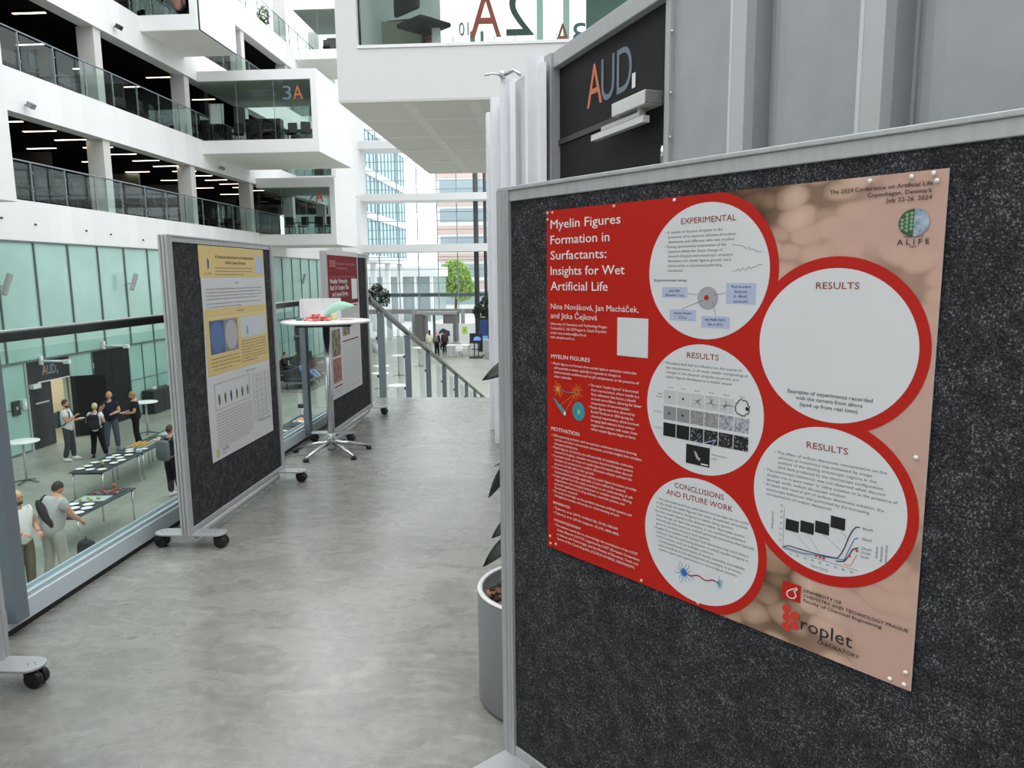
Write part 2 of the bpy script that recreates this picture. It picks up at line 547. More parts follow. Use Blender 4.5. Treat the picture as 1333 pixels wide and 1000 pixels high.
# ---- doors in the lower wall
def lower_doors():
    r = struct_root('door_2')
    struct('header_panel', MB().box(XF - 0.06, XF + 0.02, 21.3, 23.35, -1.66, -0.99), M_DOOR, r)
    lf = struct('leaf', MB().box(XF - 0.06, XF + 0.01, 21.36, 22.36, LOW + 0.02, -1.69), M_DOOR, r)
    struct('pull_handle', MB().box(XF + 0.03, XF + 0.06, 21.55, 22.15, -2.34, -2.29).box(XF, XF + 0.04, 21.6, 21.63, -2.33, -2.30).box(XF, XF + 0.04, 22.07, 22.10, -2.33, -2.30), M_ALU, lf)
    struct('door_closer', MB().box(XF + 0.01, XF + 0.16, 21.38, 21.72, -1.83, -1.69).box(XF + 0.05, XF + 0.09, 21.7, 23.2, -1.69, -1.655), mat('closer_alu', (215, 215, 213), 0.4, 0.2), r)
    struct('jamb', MB().box(XF - 0.06, XF + 0.04, 21.24, 21.31, LOW, -0.97).box(XF - 0.06, XF + 0.04, 23.3, 23.36, LOW, -0.97), mat('jamb_grey', (150, 160, 158), 0.5), r)
    # opened right-hand leaf, swung out into the hall
    a = math.atan2(23.87 - 23.3, 0.86)
    M = tr(XF + 0.02, 23.3, 0) @ rot('Z', a)
    ol = struct('open_leaf', MB().box(0, 1.03, -0.03, 0.03, LOW + 0.02, -1.69, M), M_DOOR, r)
    struct('hinges', MB().lathe([(0.02, -3.5), (0.02, -3.35)], 8, tr(XF + 0.03, 23.3, 0)).lathe([(0.02, -2.2), (0.02, -2.05)], 8, tr(XF + 0.03, 23.3, 0)), M_ALU, r)
    # lit lobby behind the opening
    rl = struct_root('wall_lobby')
    struct('lobby_shell', MB().box(XF - 2.6, XF - 2.5, 21.5, 24.6, LOW, -1.2).box(XF - 2.5, XF - 0.25, 24.5, 24.6, LOW, -1.2).box(XF - 2.5, XF - 0.25, 21.5, 21.6, LOW, -1.2).box(XF - 2.5, XF - 0.25, 21.6, 24.5, -1.3, -1.2),
           mat('beige_lobby_wall', (206, 196, 180), 0.7), rl)
    struct('ceiling_lamp_panel', MB().box(XF - 2.0, XF - 0.8, 22.2, 23.6, -1.33, -1.305), mat('lobby_lamp', (255, 240, 220), 0.5, emit=6), rl)
    for n, (y0, y1) in ((3, (24.55, 26.75)), (4, (29.55, 31.6)), (5, (44.5, 46.9))):
        d = struct_root('door_%d' % n)
        mid = (y0 + y1) / 2
        struct('leaf', MB().box(XF - 0.06, XF + 0.01, y0, mid - 0.006, LOW + 0.02, -1.0), M_DOOR, d)
        struct('leaf', MB().box(XF - 0.06, XF + 0.01, mid + 0.006, y1, LOW + 0.02, -1.0), M_DOOR, d)
        struct('hinges', MB().lathe([(0.025, -3.3), (0.025, -3.1)], 8, tr(XF + 0.02, y0 + 0.02, 0)).lathe([(0.025, -1.6), (0.025, -1.4)], 8, tr(XF + 0.02, y0 + 0.02, 0)), M_ALU, d)
    # AUD 2 lettering on the header panel
    cols = (mat('letter_orange', (206, 120, 66), 0.5), mat('letter_blue_grey', (112, 138, 156), 0.5), mat('letter_pale', (190, 200, 205), 0.5))
    hp = bpy.data.objects.new('sign_lettering', None); COL.objects.link(hp); hp.parent = r
    hp.matrix_local = tr(XF + 0.022, 0, 0) @ rot('Z', PI / 2) @ rot('X', PI / 2)
    lettering('letter_a', [('A', 22.0, -1.47, 0.22, 0.32, 'l')], cols[0], hp)
    lettering('letter_u', [('U', 22.24, -1.47, 0.18, 0.32, 'l')], cols[1], hp)
    lettering('letter_d', [('D', 22.45, -1.47, 0.2, 0.32, 'l')], cols[1], hp)
    lettering('numeral', [('2', 22.68, -1.5, 0.055, 0.11, 'l')], cols[2], hp)
lower_doors()

# ---- galleries above
def galleries():
    y0, y1 = -12.0, 60.0
    bands = [(2.68, 3.9), (6.48, 7.75), (10.3, 11.6), (14.15, 15.45)]
    for i, (b, t) in enumerate(bands):
        struct('trim_%d' % (i + 1), MB().box(XF - 0.55, XF, y0, y1, b, t), M_FASCIA)
        if i:
            struct('ceiling_%d' % (i + 1), MB().box(-27.0, XF - 0.55, y0, y1, b + 0.02, t - 0.06), M_BLACKM)
    for i, z in enumerate(LV):
        struct('floor_gallery', MB().box(-27.0, XF - 0.02, y0, y1, z - 0.06, z + 0.004), mat('dark_carpet', (46, 47, 48), 0.9))
        top = (6.5, 10.32, 14.17, 18.0)[i]
        for y in (0.9, 7.3, 13.7, 20.1, 26.5, 32.9, 39.3, 45.7, 52.1):
            struct('column', MB().box(XF - 0.72, XF - 0.1, y, y + 0.42, z, top), M_WHITE2)
        struct('wall_back', MB().box(-27.2, -27.0, y0, y1, z, top), mat('dark_grey_wall', (62, 62, 62), 0.8))
        # partitions in the depth of each gallery
        pm = (mat('grey_partition', (120, 122, 122), 0.7), mat('charcoal_partition', (44, 45, 46), 0.8), mat('olive_partition', (120, 124, 110), 0.7))
        rr = random.Random(i * 11 + 3)
        for k in range(6):
            yy = 22 + 5.6 * k + rr.uniform(0, 2)
            struct('partition_wall', MB().box(-24.0 + rr.uniform(0, 2), -19.6, yy, yy + 0.12, z, z + 2.5), pm[(k + i) % 3])
galleries()

def gallery_railings():
    names = ('lowest', 'second', 'third', 'top')
    for i, z in enumerate(LV):
        t = thing('gallery_railing', 'glass railing with steel posts along the edge of the %s gallery' % names[i], 'railing', (XF - 0.1, 0, z), 0, 'gallery railings')
        y0, y1 = 13.0, 59.0
        MB().tube([(0, y0, 1.2), (0, y1, 1.2)], 0.028, 8).build('handrail', M_STEEL, t)
        y = y0
        while y < y1:
            MB().box(-0.02, 0.02, y - 0.02, y + 0.02, 0.0, 1.18).box(-0.03, 0.045, y - 0.035, y + 0.035, 0.30, 0.34).box(-0.03, 0.045, y - 0.035, y + 0.035, 0.86, 0.90).build('post', M_STEEL, t)
            MB().box(0.028, 0.036, y + 0.05, min(y + 1.6, y1) - 0.05, 0.05, 1.12).build('glass_pane', M_GLASSB, t)
            y += 1.6
gallery_railings()

# ---- glazed meeting boxes that project from the galleries
def letter_sign(parent, chars, x, z, h, y, mirror=False, w=None):
    e = bpy.data.objects.new('sign_lettering', None); COL.objects.link(e); e.parent = parent
    e.matrix_local = tr(0, y, 0) @ rot('X', PI / 2)
    px = x
    for c, m, ww in chars:
        lettering('letter', [(c, px, z, ww * h, h, 'l')], m, e, z=0.0, depth=0.02, mirror=mirror, res=6)
        px += ww * h + 0.12 * h
L_OR = mat('sign_orange', (178, 92, 52), 0.5)
L_GR = mat('sign_slate', (84, 112, 122), 0.5)
L_RED = mat('sign_brick_red', (178, 74, 54), 0.5)
L_DK = mat('sign_dark_green', (50, 70, 70), 0.5)

def meeting_box(name, x0, x1, y0, y1, zb, zs, zo, zt, sign=None, depth_panel=None):
    """tube-shaped room: floor slab zb..zs, roof slab zo..zt, end wall at the larger-overhang side"""
    r = struct_root(name)
    lo, hi = (x0, x1)
    endw = 0.28
    struct('floor_slab', MB().box(lo, hi, y0, y1, zb, zs), M_WHITE, r)
    struct('roof_slab', MB().box(lo, hi, y0, y1, zo, zt), M_WHITE, r)
    struct('end_wall', MB().box(hi - endw, hi, y0, y1, zs, zo), M_WHITE, r)
    struct('soffit', MB().box(lo + 0.02, hi - 0.02, y0 + 0.02, y1 - 0.02, zb - 0.012, zb), M_SOFFIT, r)
    struct('front_glass', MB().box(lo, hi - endw, y0 + 0.06, y0 + 0.075, zs, zo), M_GLASSB, r)
    struct('rear_glass', MB().box(lo, hi - endw, y1 - 0.1, y1 - 0.085, zs, zo), M_GLASSB, r)
    n = max(1, int((hi - lo) / 1.9))
    jb = MB()
    for k in range(1, n + 1):
        xx = lo + (hi - endw - lo) * k / (n + 1)
        jb.box(xx - 0.008, xx + 0.008, y0 + 0.055, y0 + 0.08, zs, zo)
    struct('glass_joints', jb, mat('joint_grey', (120, 130, 128), 0.5), r)
    struct('ceiling_lining', MB().box(lo, hi - endw, y0 + 0.12, y1 - 0.12, zo - 0.02, zo), mat('warm_ceiling', (178, 180, 168), 0.8), r)
    struct('carpet', MB().box(lo, hi - endw, y0 + 0.12, y1 - 0.12, zs, zs + 0.01), mat('dark_carpet', (46, 47, 48), 0.9), r)
    if sign:
        letter_sign(r, *sign)
    return r

def meeting_boxes():
    b3 = meeting_box('meeting_room_lower', XF, -10.74, 33.95, 39.25, 7.13, 7.70, 10.28, 10.72,
                     ([('3', L_GR, 0.62), ('A', L_OR, 0.72)], -12.3, 9.42, 0.62, 34.0))
    struct('ceiling_vent', MB().box(-14.6, -13.5, 35.6, 36.7, 10.235, 10.262), mat('vent_white', (200, 200, 196), 0.6), b3)
    meeting_box('meeting_room_below', XF, -11.9, 39.9, 44.1, 3.23, 3.80, 6.28, 6.78,
                ([('2', L_GR, 0.55), ('A', L_RED, 0.72)], -13.4, 5.48, 0.62, 39.95))
    b4 = meeting_box('meeting_room_upper', XF, -13.9, 29.45, 32.9, 11.05, 11.62, 14.2, 14.7)
    struct('side_panel', MB().box(-13.9, -13.86, 29.62, 32.9, 11.1, 14.7), mat('opal_glass_panel', (214, 220, 236), 0.2), b4)
    struct('panel_joint', MB().box(-13.9, -13.85, 29.56, 29.61, 11.07, 14.7).box(-13.9, -13.85, 29.6, 32.9, 11.06, 11.1), M_STEELD, b4)
    meeting_box('meeting_room_top', XF, -8.5, 47.2, 52.0, 14.85, 15.42, 17.75, 18.3)
    meeting_box('meeting_room_far', XF, -13.65, 46.2, 51.2, 6.9, 7.70, 10.28, 10.8)
    meeting_box('meeting_room_near', XF, -12.0, 11.9, 16.1, 3.23, 3.80, 6.28, 6.78)
    struct('wall_far_left', MB().box(XF, -15.3, 52.5, 60.0, 2.7, 15.0), M_WHITE)
meeting_boxes()

# ---- the box that hangs over the stair from the right
def big_box():
    r = struct_root('meeting_room_overhead')
    x0, x1, y0, y1 = -2.35, 7.0, 8.17, 13.87
    zb, zs, zo, zt = 3.37, 3.93, 6.45, 6.95
    struct('floor_slab', MB().box(x0, x1, y0, y1, zb, zs - 0.03), M_WHITE, r)
    struct('roof_slab', MB().box(x0, x1, y0, y1, zo, zt), M_WHITE, r)
    struct('end_wall', MB().box(x0, x0 + 0.23, y0, y1, zs - 0.03, zo), M_WHITE, r)
    sf = struct('soffit', MB().box(x0 + 0.005, x1, y0 + 0.005, y1 - 0.005, zb - 0.015, zb), M_SOFFIT, r)
    jt = MB()
    for xx in (-1.62, -0.9, -0.2, 0.5, 1.2):
        jt.box(xx - 0.06, xx + 0.06, y0 + 0.1, y1 - 0.1, zb - 0.019, zb - 0.0151)
    for yy in (9.1, 10.2, 11.3, 12.4):
        jt.box(x0 + 0.1, x1, yy - 0.06, yy + 0.06, zb - 0.021, zb - 0.0152)
    struct('soffit_joints', jt, M_SEAM, r)
    struct('window_sill', MB().box(x0 + 0.23, x1, y0 - 0.012, y0 + 0.14, zs - 0.028, zs + 0.004), mat('bright_sill', (245, 245, 245), 0.5), r)
    struct('front_glass', MB().box(x0 + 0.23, x1, y0 + 0.09, y0 + 0.102, zs, zo), M_GLASSB, r)
    struct('rear_glass', MB().box(x0 + 0.23, x1, y1 - 0.1, y1 - 0.088, zs, zo), M_GLASSB, r)
    struct('window_frame', MB().box(x0 + 0.22, x0 + 0.245, y0 + 0.07, y0 + 0.12, zs, zo), M_STEELD, r)
    struct('inner_partition', MB().box(-2.12, -1.42, 9.35, 9.42, zs, 4.55), mat('olive_grey_board', (150, 150, 134), 0.7), r)
    struct('inner_post', MB().box(-1.45, -1.36, 9.0, 9.1, zs, zo), M_WHITE, r)
    struct('inner_back_wall', MB().box(-1.34, 0.4, 10.8, 10.86, zs, 4.72), mat('pale_green_glass_wall', (164, 180, 176), 0.4), r)
    struct('inner_mullion', MB().box(-0.245, -0.165, 9.6, 9.7, zs, zo).box(0.08, 0.16, 9.6, 9.7, zs, zo), mat('pale_mint_frame', (214, 230, 224), 0.4), r)
    struct('inner_dark_wall', MB().box(0.4, 3.0, 10.6, 10.66, zs, 5.4), mat('green_grey_wall', (122, 150, 140), 0.5), r)
    letter_sign(r, [('10', mat('sign_olive', (104, 108, 84), 0.5), 0.75)], -1.06, 4.085, 0.14, 8.45, True)
    letter_sign(r, [('A', L_RED, 0.68)], -0.94, 4.06, 0.50, 8.45, True)
    letter_sign(r, [('2', L_DK, 0.6)], -0.545, 4.075, 0.50, 8.47, True)
    letter_sign(r, [('A', L_RED, 0.7)], -1.62, 4.22, 0.3, 9.3, True)
    letter_sign(r, [('A', L_OR, 0.7), ('3', L_GR, 0.6)], 0.0 - 0.02, 4.2, 0.26, 9.3, True)  # reflection of the sign opposite, modelled as mirrored lettering
    struct('hanging_rail', MB().tube([(-2.1, 9.6, 4.62), (-1.45, 9.6, 4.66)], 0.02, 8), M_STEELD, r)
    struct('stair_flight', MB().box(-0.9, 0.9, -0.03, 0.03, -0.04, 0.04, tr(0.6, 9.9, 4.25) @ rot('Y', -0.72)).box(-0.9, 0.9, -0.03, 0.03, -0.015, 0.015, tr(0.6, 9.9, 4.42) @ rot('Y', -0.72)), mat('pale_stringer', (170, 184, 180), 0.4), r)
big_box()

# ---- the auditorium drum on the right, clad in ribbed metal
WD = Vector((0.41, -0.91)).normalized()     # along the door wall, towards the viewer
def wn(d): return Vector((d[1], -d[0]))     # outward normal (towards the landing)
W0 = Vector((0.02, 5.33))
def wall_drum():
    top = 2.96
    far = [Vector(p) for p in ((1.6, 8.4), (-0.30, 8.3), (-0.54, 7.1), (-0.46, 6.5), (-0.32, 5.9), (-0.07, 5.36))]
    near = []
    mb = MB()
    for line in (far, near):
        for a, b in zip(line, line[1:]):
            d = (b - a).normalized(); n = wn(d)
            q = [a, b, b - n * 0.15, a - n * 0.15]
            mb.prism([(p.x, p.y) for p in q], 0.0, top)
    # wall above the door frame
    a, b = W0 - WD * 0.1, W0 + WD * 1.42
    n = wn(WD)
    q = [a, b, b - n * 0.15, a - n * 0.15]
    mb.prism([(p.x, p.y) for p in q], 2.9, top)
    r = struct_root('wall_right')
    struct('metal_panels', mb, mat('light_metal_cladding', (214, 216, 219), 0.45, 0.05), r)
    # ribs on the far side: box sections standing off the curved wall
    rb = MB()
    for p, q in (((-0.20, 5.27), (-0.07, 5.36)), ((-0.42, 5.86), (-0.32, 5.9)), ((-0.545, 6.44), (-0.46, 6.5)), ((-0.64, 7.02), (-0.54, 7.1)), ((-0.66, 7.6), (-0.48, 7.65))):
        p = Vector(p)
        ang = math.atan2(-0.94, 0.30)
        M = tr(p.x, p.y, 0) @ rot('Z', ang)
        rb.box(-0.06, 0.0, 0.0, 0.12, 0.0, 2.98, M)
        rb.box(-0.10, -0.06, 0.025, 0.14, 0.0, 2.90, M)
    # slim cover strips between the ribs
    for p in ((-0.34, 5.80), (-0.455, 6.38), (-0.10, 5.30)):
        rb.box(p[0] - 0.012, p[0] + 0.03, p[1] - 0.03, p[1] + 0.03, 0, 2.93)
    struct('ribs', rb, M_CLADW, r)
    # near side: panels that lap behind a raised strip, with a slot and a curved return after it
    prof = [(1.40, 0.0)]
    hl = MB(); st_ = MB()
    n = wn(WD); dep = 0.05
    for u in (1.955, 2.70, 3.55, 4.6):
        prof += [(u, 0.0), (u + 0.108, 0.0), (u + 0.110, -0.085), (u + 0.122, -0.088), (u + 0.14, -0.075), (u + 0.165, -0.052), (u + 0.20, -0.028), (u + 0.25, -0.010), (u + 0.31, 0.0)]
        pts = [W0 + WD * a + n * h for a, h in ((u, -0.02), (u, dep), (u + 0.105, dep), (u + 0.105, -0.02))]
        st_.prism([(p.x, p.y) for p in pts], 0.0, 2.955)
        e = [W0 + WD * a + n * h for a, h in ((u - 0.006, dep - 0.006), (u - 0.006, dep + 0.002), (u + 0.012, dep + 0.002), (u + 0.012, dep - 0.006))]
        hl.prism([(p.x, p.y) for p in e], 0.0, 2.957)
    prof += [(7.5, 0.0)]
    pn = MB()
    for (a0, h0), (a1, h1) in zip(prof, prof[1:]):
        p, q = W0 + WD * a0 + n * h0, W0 + WD * a1 + n * h1
        pn.quad((p.x, p.y, 0.0), (q.x, q.y, 0.0), (q.x, q.y, 2.955), (p.x, p.y, 2.955))
    p, q = W0 + WD * 1.40 - n * 0.22, W0 + WD * 7.5 - n * 0.22
    pn.quad((p.x, p.y, 0.0), (q.x, q.y, 0.0), (q.x, q.y, 2.955), (p.x, p.y, 2.955))
    bmesh.ops.remove_doubles(pn.bm, verts=pn.bm.verts, dist=1e-5)
    struct('lapped_panels', pn, M_CLAD, r)
    struct('cover_strips', st_, mat('pale_cover_strip', (190, 192, 194), 0.45, 0.1), r)
    struct('highlight_edges', hl, mat('edge_highlight', (214, 216, 218), 0.4, 0.2), r)  # highlight on the strip edges, painted as a thin lighter sliver
    sc = MB()
    for u, z, off in ((-0.06, 2.56, 0.075), (-0.06, 2.24, 0.075), (1.43, 2.72, 0.02), (1.43, 2.2, 0.02), (1.43, 2.42, 0.02)):
        p = W0 + WD * u + wn(WD) * off
        sc.ball((p.x, p.y, z), 0.008, 8, 6)
    struct('screws', sc, M_CHROME, r)
wall_drum()

def aud_door():
    r = struct_root('door_1', (W0.x, W0.y, 0))
    r.matrix_world = tr(W0.x, W0.y, 0) @ rot('Z', math.atan2(WD.y, WD.x))
    # local frame: x along the wall towards the viewer, -y... outward normal is local -y
    struct('frame', MB().box(-0.115, 0.0, -0.07, 0.12, 0, 3.0).box(0.0, 1.42, -0.05, 0.12, 2.895, 3.0).box(1.378, 1.42, -0.03, 0.12, 0, 2.895), M_ALU, r, 0.006)
    struct('header_panel', MB().box(0.005, 1.376, 0.0, 0.05, 2.425, 2.893), M_DOOR, r)
    struct('leaf', MB().box(0.012, 1.37, 0.0, 0.05, 0.01, 2.385), M_DOOR, r)
    struct('transom', MB().box(0.005, 1.376, -0.012, 0.05, 2.388, 2.423), mat('transom_grey', (62, 61, 62), 0.4), r)
    cl = struct('door_closer', MB().box(0.965, 1.325, -0.115, 0.0, 2.383, 2.455), mat('closer_alu', (215, 215, 213), 0.4, 0.2), r, 0.004)
    struct('closer_end', MB().box(1.325, 1.335, -0.11, -0.005, 2.388, 2.45), mat('closer_end_grey', (120, 120, 120), 0.6), cl)
    struct('closer_arm', MB().box(0.80, 1.24, -0.095, -0.055, 2.338, 2.36).lathe([(0.018, 2.33), (0.018, 2.384)], 12, tr(1.22, -0.075, 0)), mat('arm_alu', (196, 196, 194), 0.4, 0.3), cl)
    struct('guide_rail', MB().box(0.68, 1.29, -0.10, -0.06, 2.298, 2.333), mat('closer_alu', (215, 215, 213), 0.4, 0.2), cl)
    struct('hinge', MB().lathe([(0.012, 2.08), (0.012, 2.17)], 12, tr(1.355, -0.016, 0)), M_CHROME, r)
    e = bpy.data.objects.new('sign_lettering', None); COL.objects.link(e); e.parent = r
    e.matrix_local = tr(0, -0.002, 0) @ rot('X', PI / 2)
    blue = mat('aud_blue_grey', (108, 122, 136), 0.5)
    lettering('letter_a', [('A', 0.43, 2.545, 0.205, 0.265, 'l')], mat('aud_orange', (206, 116, 80), 0.5), e, 0.001, res=8)
    lettering('letter_u', [('U', 0.625, 2.545, 0.165, 0.265, 'l')], blue, e, 0.001, res=8)
    lettering('letter_d', [('D', 0.82, 2.545, 0.175, 0.265, 'l')], blue, e, 0.001, res=8)
    lettering('numeral', [('1', 1.0, 2.54, 0.035, 0.085, 'l')], mat('aud_white', (226, 226, 226), 0.5), e, 0.001, 0.02)
    return r
aud_door()
# ================================================================== FAR END OF THE HALL AND OUTSIDE
def far_end():
    y = 58.0
    for i, (b, t) in enumerate(((3.35, 3.94), (7.3, 7.82), (11.23, 11.81), (15.1, 15.7))):
        struct('trim_%d' % (11 + i), MB().box(-16.0, 14.0, y, y + 2.4, b, t), M_WHITE)
    # glazed end wall
    r = struct_root('window_1')
    yg = 60.6
    struct('glass', MB().box(-16.2, 14.0, yg, yg + 0.02, LOW, 20.0), M_GLASSF, r)
    v = MB(); hz = MB()
    x = -16.2
    while x < 14.0:
        v.box(x - 0.03, x + 0.03, yg - 0.1, yg + 0.06, -1.2, 20.0)
        x += 1.62
    for z in (0.9, 2.0, 2.75, 3.0, 4.5, 5.2, 5.9, 6.6, 8.4, 9.1, 9.9, 10.6, 12.4, 13.1, 14.0, 16.6, 17.8):
        hz.box(-16.2, 14.0, yg - 0.06, yg + 0.04, z - 0.02, z + 0.02)
    struct('mullions', v, mat('facade_mullion', (150, 162, 166), 0.4, 0.3), r)
    struct('transoms', hz, mat('facade_transom', (140, 154, 158), 0.4, 0.3), r)
    struct('canopy_beam', MB().box(-16.2, 14.0, yg + 0.3, yg + 1.3, -0.24, 0.06), mat('canopy_grey', (112, 114, 114), 0.6), r)
    struct('door_band', MB().box(-16.2, 14.0, yg - 0.2, yg + 0.1, -1.62, -1.24), mat('band_grey', (150, 152, 150), 0.5), r)
    for xx in (-6.45, -5.72):
        struct('column', MB().lathe([(0.2 if xx < -6 else 0.13, LOW), (0.2 if xx < -6 else 0.13, 20)], 16, tr(xx, 59.6, 0)), mat('dark_steel_column', (84, 90, 92), 0.5, 0.3))
    # entrance lobby frames
    d = struct_root('door_6')
    struct('side_wall', MB().box(-11.35, -10.7, yg - 2.2, yg + 0.0, LOW, -1.6).box(-9.0, -8.05, yg - 2.2, yg, LOW, -1.6), mat('lobby_grey', (108, 104, 104), 0.6), d)
    struct('lobby_roof', MB().box(-11.35, -8.05, yg - 2.2, yg, -1.65, -1.4), mat('band_grey', (150, 152, 150), 0.5), d)
    struct('door_frames', MB().box(-10.72, -10.6, yg - 2.0, yg - 1.9, LOW, -1.6).box(-9.95, -9.75, yg - 2.0, yg - 1.9, LOW, -1.6).box(-9.1, -9.0, yg - 2.0, yg - 1.9, LOW, -1.6), mat('frame_grey', (96, 98, 98), 0.5), d)
    struct('jamb', MB().box(-12.0, -11.4, yg - 0.25, yg, LOW, -1.24).box(-14.1, -13.7, yg - 0.25, yg, LOW, -1.24).box(-7.9, -7.6, yg - 0.25, yg, LOW, -1.24), mat('jamb_pale', (170, 176, 176), 0.5), d)
far_end()

def fin_building():
    t = thing('office_building', 'low white building with tall white fins outside the glass end wall', 'building', (-19.5, 86, LOW - 0.05))
    MB().box(-8, 5.2, 0, 9, 0, 5.2).build('wall', mat('outside_glazing', (164, 176, 178), 0.3), t)
    MB().box(-8.2, 5.5, -0.9, 9, 5.2, 6.35).build('roof', M_WHITE, t)
    for k in range(8):
        MB().box(-8.0 + 1.85 * k - 0.14, -8.0 + 1.85 * k + 0.14, -0.8, 0.0, 0, 5.2).build('fin', M_WHITE, t)
    MB().box(-8, 5.2, -0.08, 0, 2.9, 3.1).build('floor_band', M_WHITE, t)
    t2 = thing('glass_wing', 'long pale glass wing of the building seen through the far glazing, upper storeys', 'building', (-17.0, 63.5, LOW - 0.05))
    w = MB(); s = MB(); mu = MB()
    w.box(-6, 0, 0, 20, 6.9, 24)
    for k in range(5):
        s.box(-6.1, 0.18, -0.02, 20, 6.6 + 3.85 * k, 7.2 + 3.85 * k)
    for k in range(14):
        mu.box(0.0, 0.12, 1.5 * k - 0.04, 1.5 * k + 0.04, 6.9, 24)
    w.build('glass_wall', mat('wing_glass', (200, 222, 228), 0.3), t2)
    s.build('floor_bands', M_WHITE, t2)
    mu.build('mullions', mat('wing_mullion', (150, 168, 176), 0.4), t2)
    for k in range(4):
        MB().lathe([(0.3, 0), (0.3, 6.6)], 16, tr(-0.6, 1.0 + 6 * k, 0)).build('column', M_WHITE, t2)
    t3 = thing('brick_block', 'distant white and brick banded block behind the tree outside', 'building', (-4.0, 112, LOW - 0.05))
    MB().box(-14, 22, 0, 8, 0, 26).build('wall', mat('pale_block', (205, 204, 200), 0.7), t3)
    for k in range(6):
        MB().box(-14.05, 22.05, -0.06, 0.0, 3.2 + 4.1 * k, 4.5 + 4.1 * k).build('brick_band', mat('faded_brick', (190, 164, 158), 0.8), t3)
        MB().box(-13.5, 21.5, -0.04, 0.0, 0.9 + 4.1 * k, 2.9 + 4.1 * k).build('window_band', mat('block_window', (140, 152, 158), 0.25), t3)
fin_building()

LEAFM = {}
def leaf_cloud(mb, c, rad, n, size, seed, flat=0.6):
    rr = random.Random(seed)
    for _ in range(n):
        while True:
            p = Vector((rr.uniform(-1, 1), rr.uniform(-1, 1), rr.uniform(-1, 1)))
            if p.length < 1: break
        p = p.normalized() * (p.length ** 0.5)
        q = Vector((c[0] + p.x * rad[0], c[1] + p.y * rad[1], c[2] + p.z * rad[2]))
        s = size * rr.uniform(0.6, 1.3)
        M = Matrix.Translation(q) @ Matrix.Rotation(rr.uniform(0, 2 * PI), 4, 'Z') @ Matrix.Rotation(rr.uniform(-1.0, 1.0), 4, 'X')
        v = [mb.bm.verts.new(M @ Vector(k)) for k in ((0, -s, 0), (s * 0.42, 0, 0.12 * s), (0, s, -0.1 * s), (-s * 0.42, 0, 0.12 * s))]
        f = [mb.bm.faces.new((v[0], v[1], v[2])), mb.bm.faces.new((v[0], v[2], v[3]))]
        mb._tag(f)

def outdoor_tree(label, x, y, h, r, m, seed):
    t = thing('leafy_tree', label, 'tree', (x, y, LOW - 0.05))
    MB().tube([(0, 0, 0), (0.1, 0, h * 0.3), (0, 0.1, h * 0.7)], [0.22, 0.17, 0.08], 10).build('trunk', mat('bark', (92, 80, 66), 0.9), t)
    mb = MB()
    leaf_cloud(mb, (0, 0, h * 0.68), (r, r, h * 0.34), 1500, 0.38, seed)
    leaf_cloud(mb, (0.5 * r, 0, h * 0.5), (r * 0.7, r * 0.7, h * 0.24), 700, 0.36, seed + 1)
    mb.build('crown', m, t)
M_LIME = mat('fresh_green_leaves', (168, 196, 104), 0.7)
outdoor_tree('bright green tree outside, right of the white finned building', -13.6, 98.5, 7.2, 2.2, M_LIME, 3)

def bike_rack():
    t = thing('bicycle_stand', 'row of pale metal bicycle stands outside, left of the entrance', 'bicycle stand', (-14.4, 63.2, LOW - 0.05))
    for k in range(6):
        MB().tube([(0.55 * k, 0, 0), (0.55 * k, 0, 0.85), (0.55 * k, 0.5, 0.85), (0.55 * k, 0.5, 0)], 0.025, 8).build('hoop', M_STEEL, t)
    MB().box(-0.2, 3.0, 0.2, 0.26, 0.02, 0.06).build('base_rail', M_STEEL, t)
bike_rack()
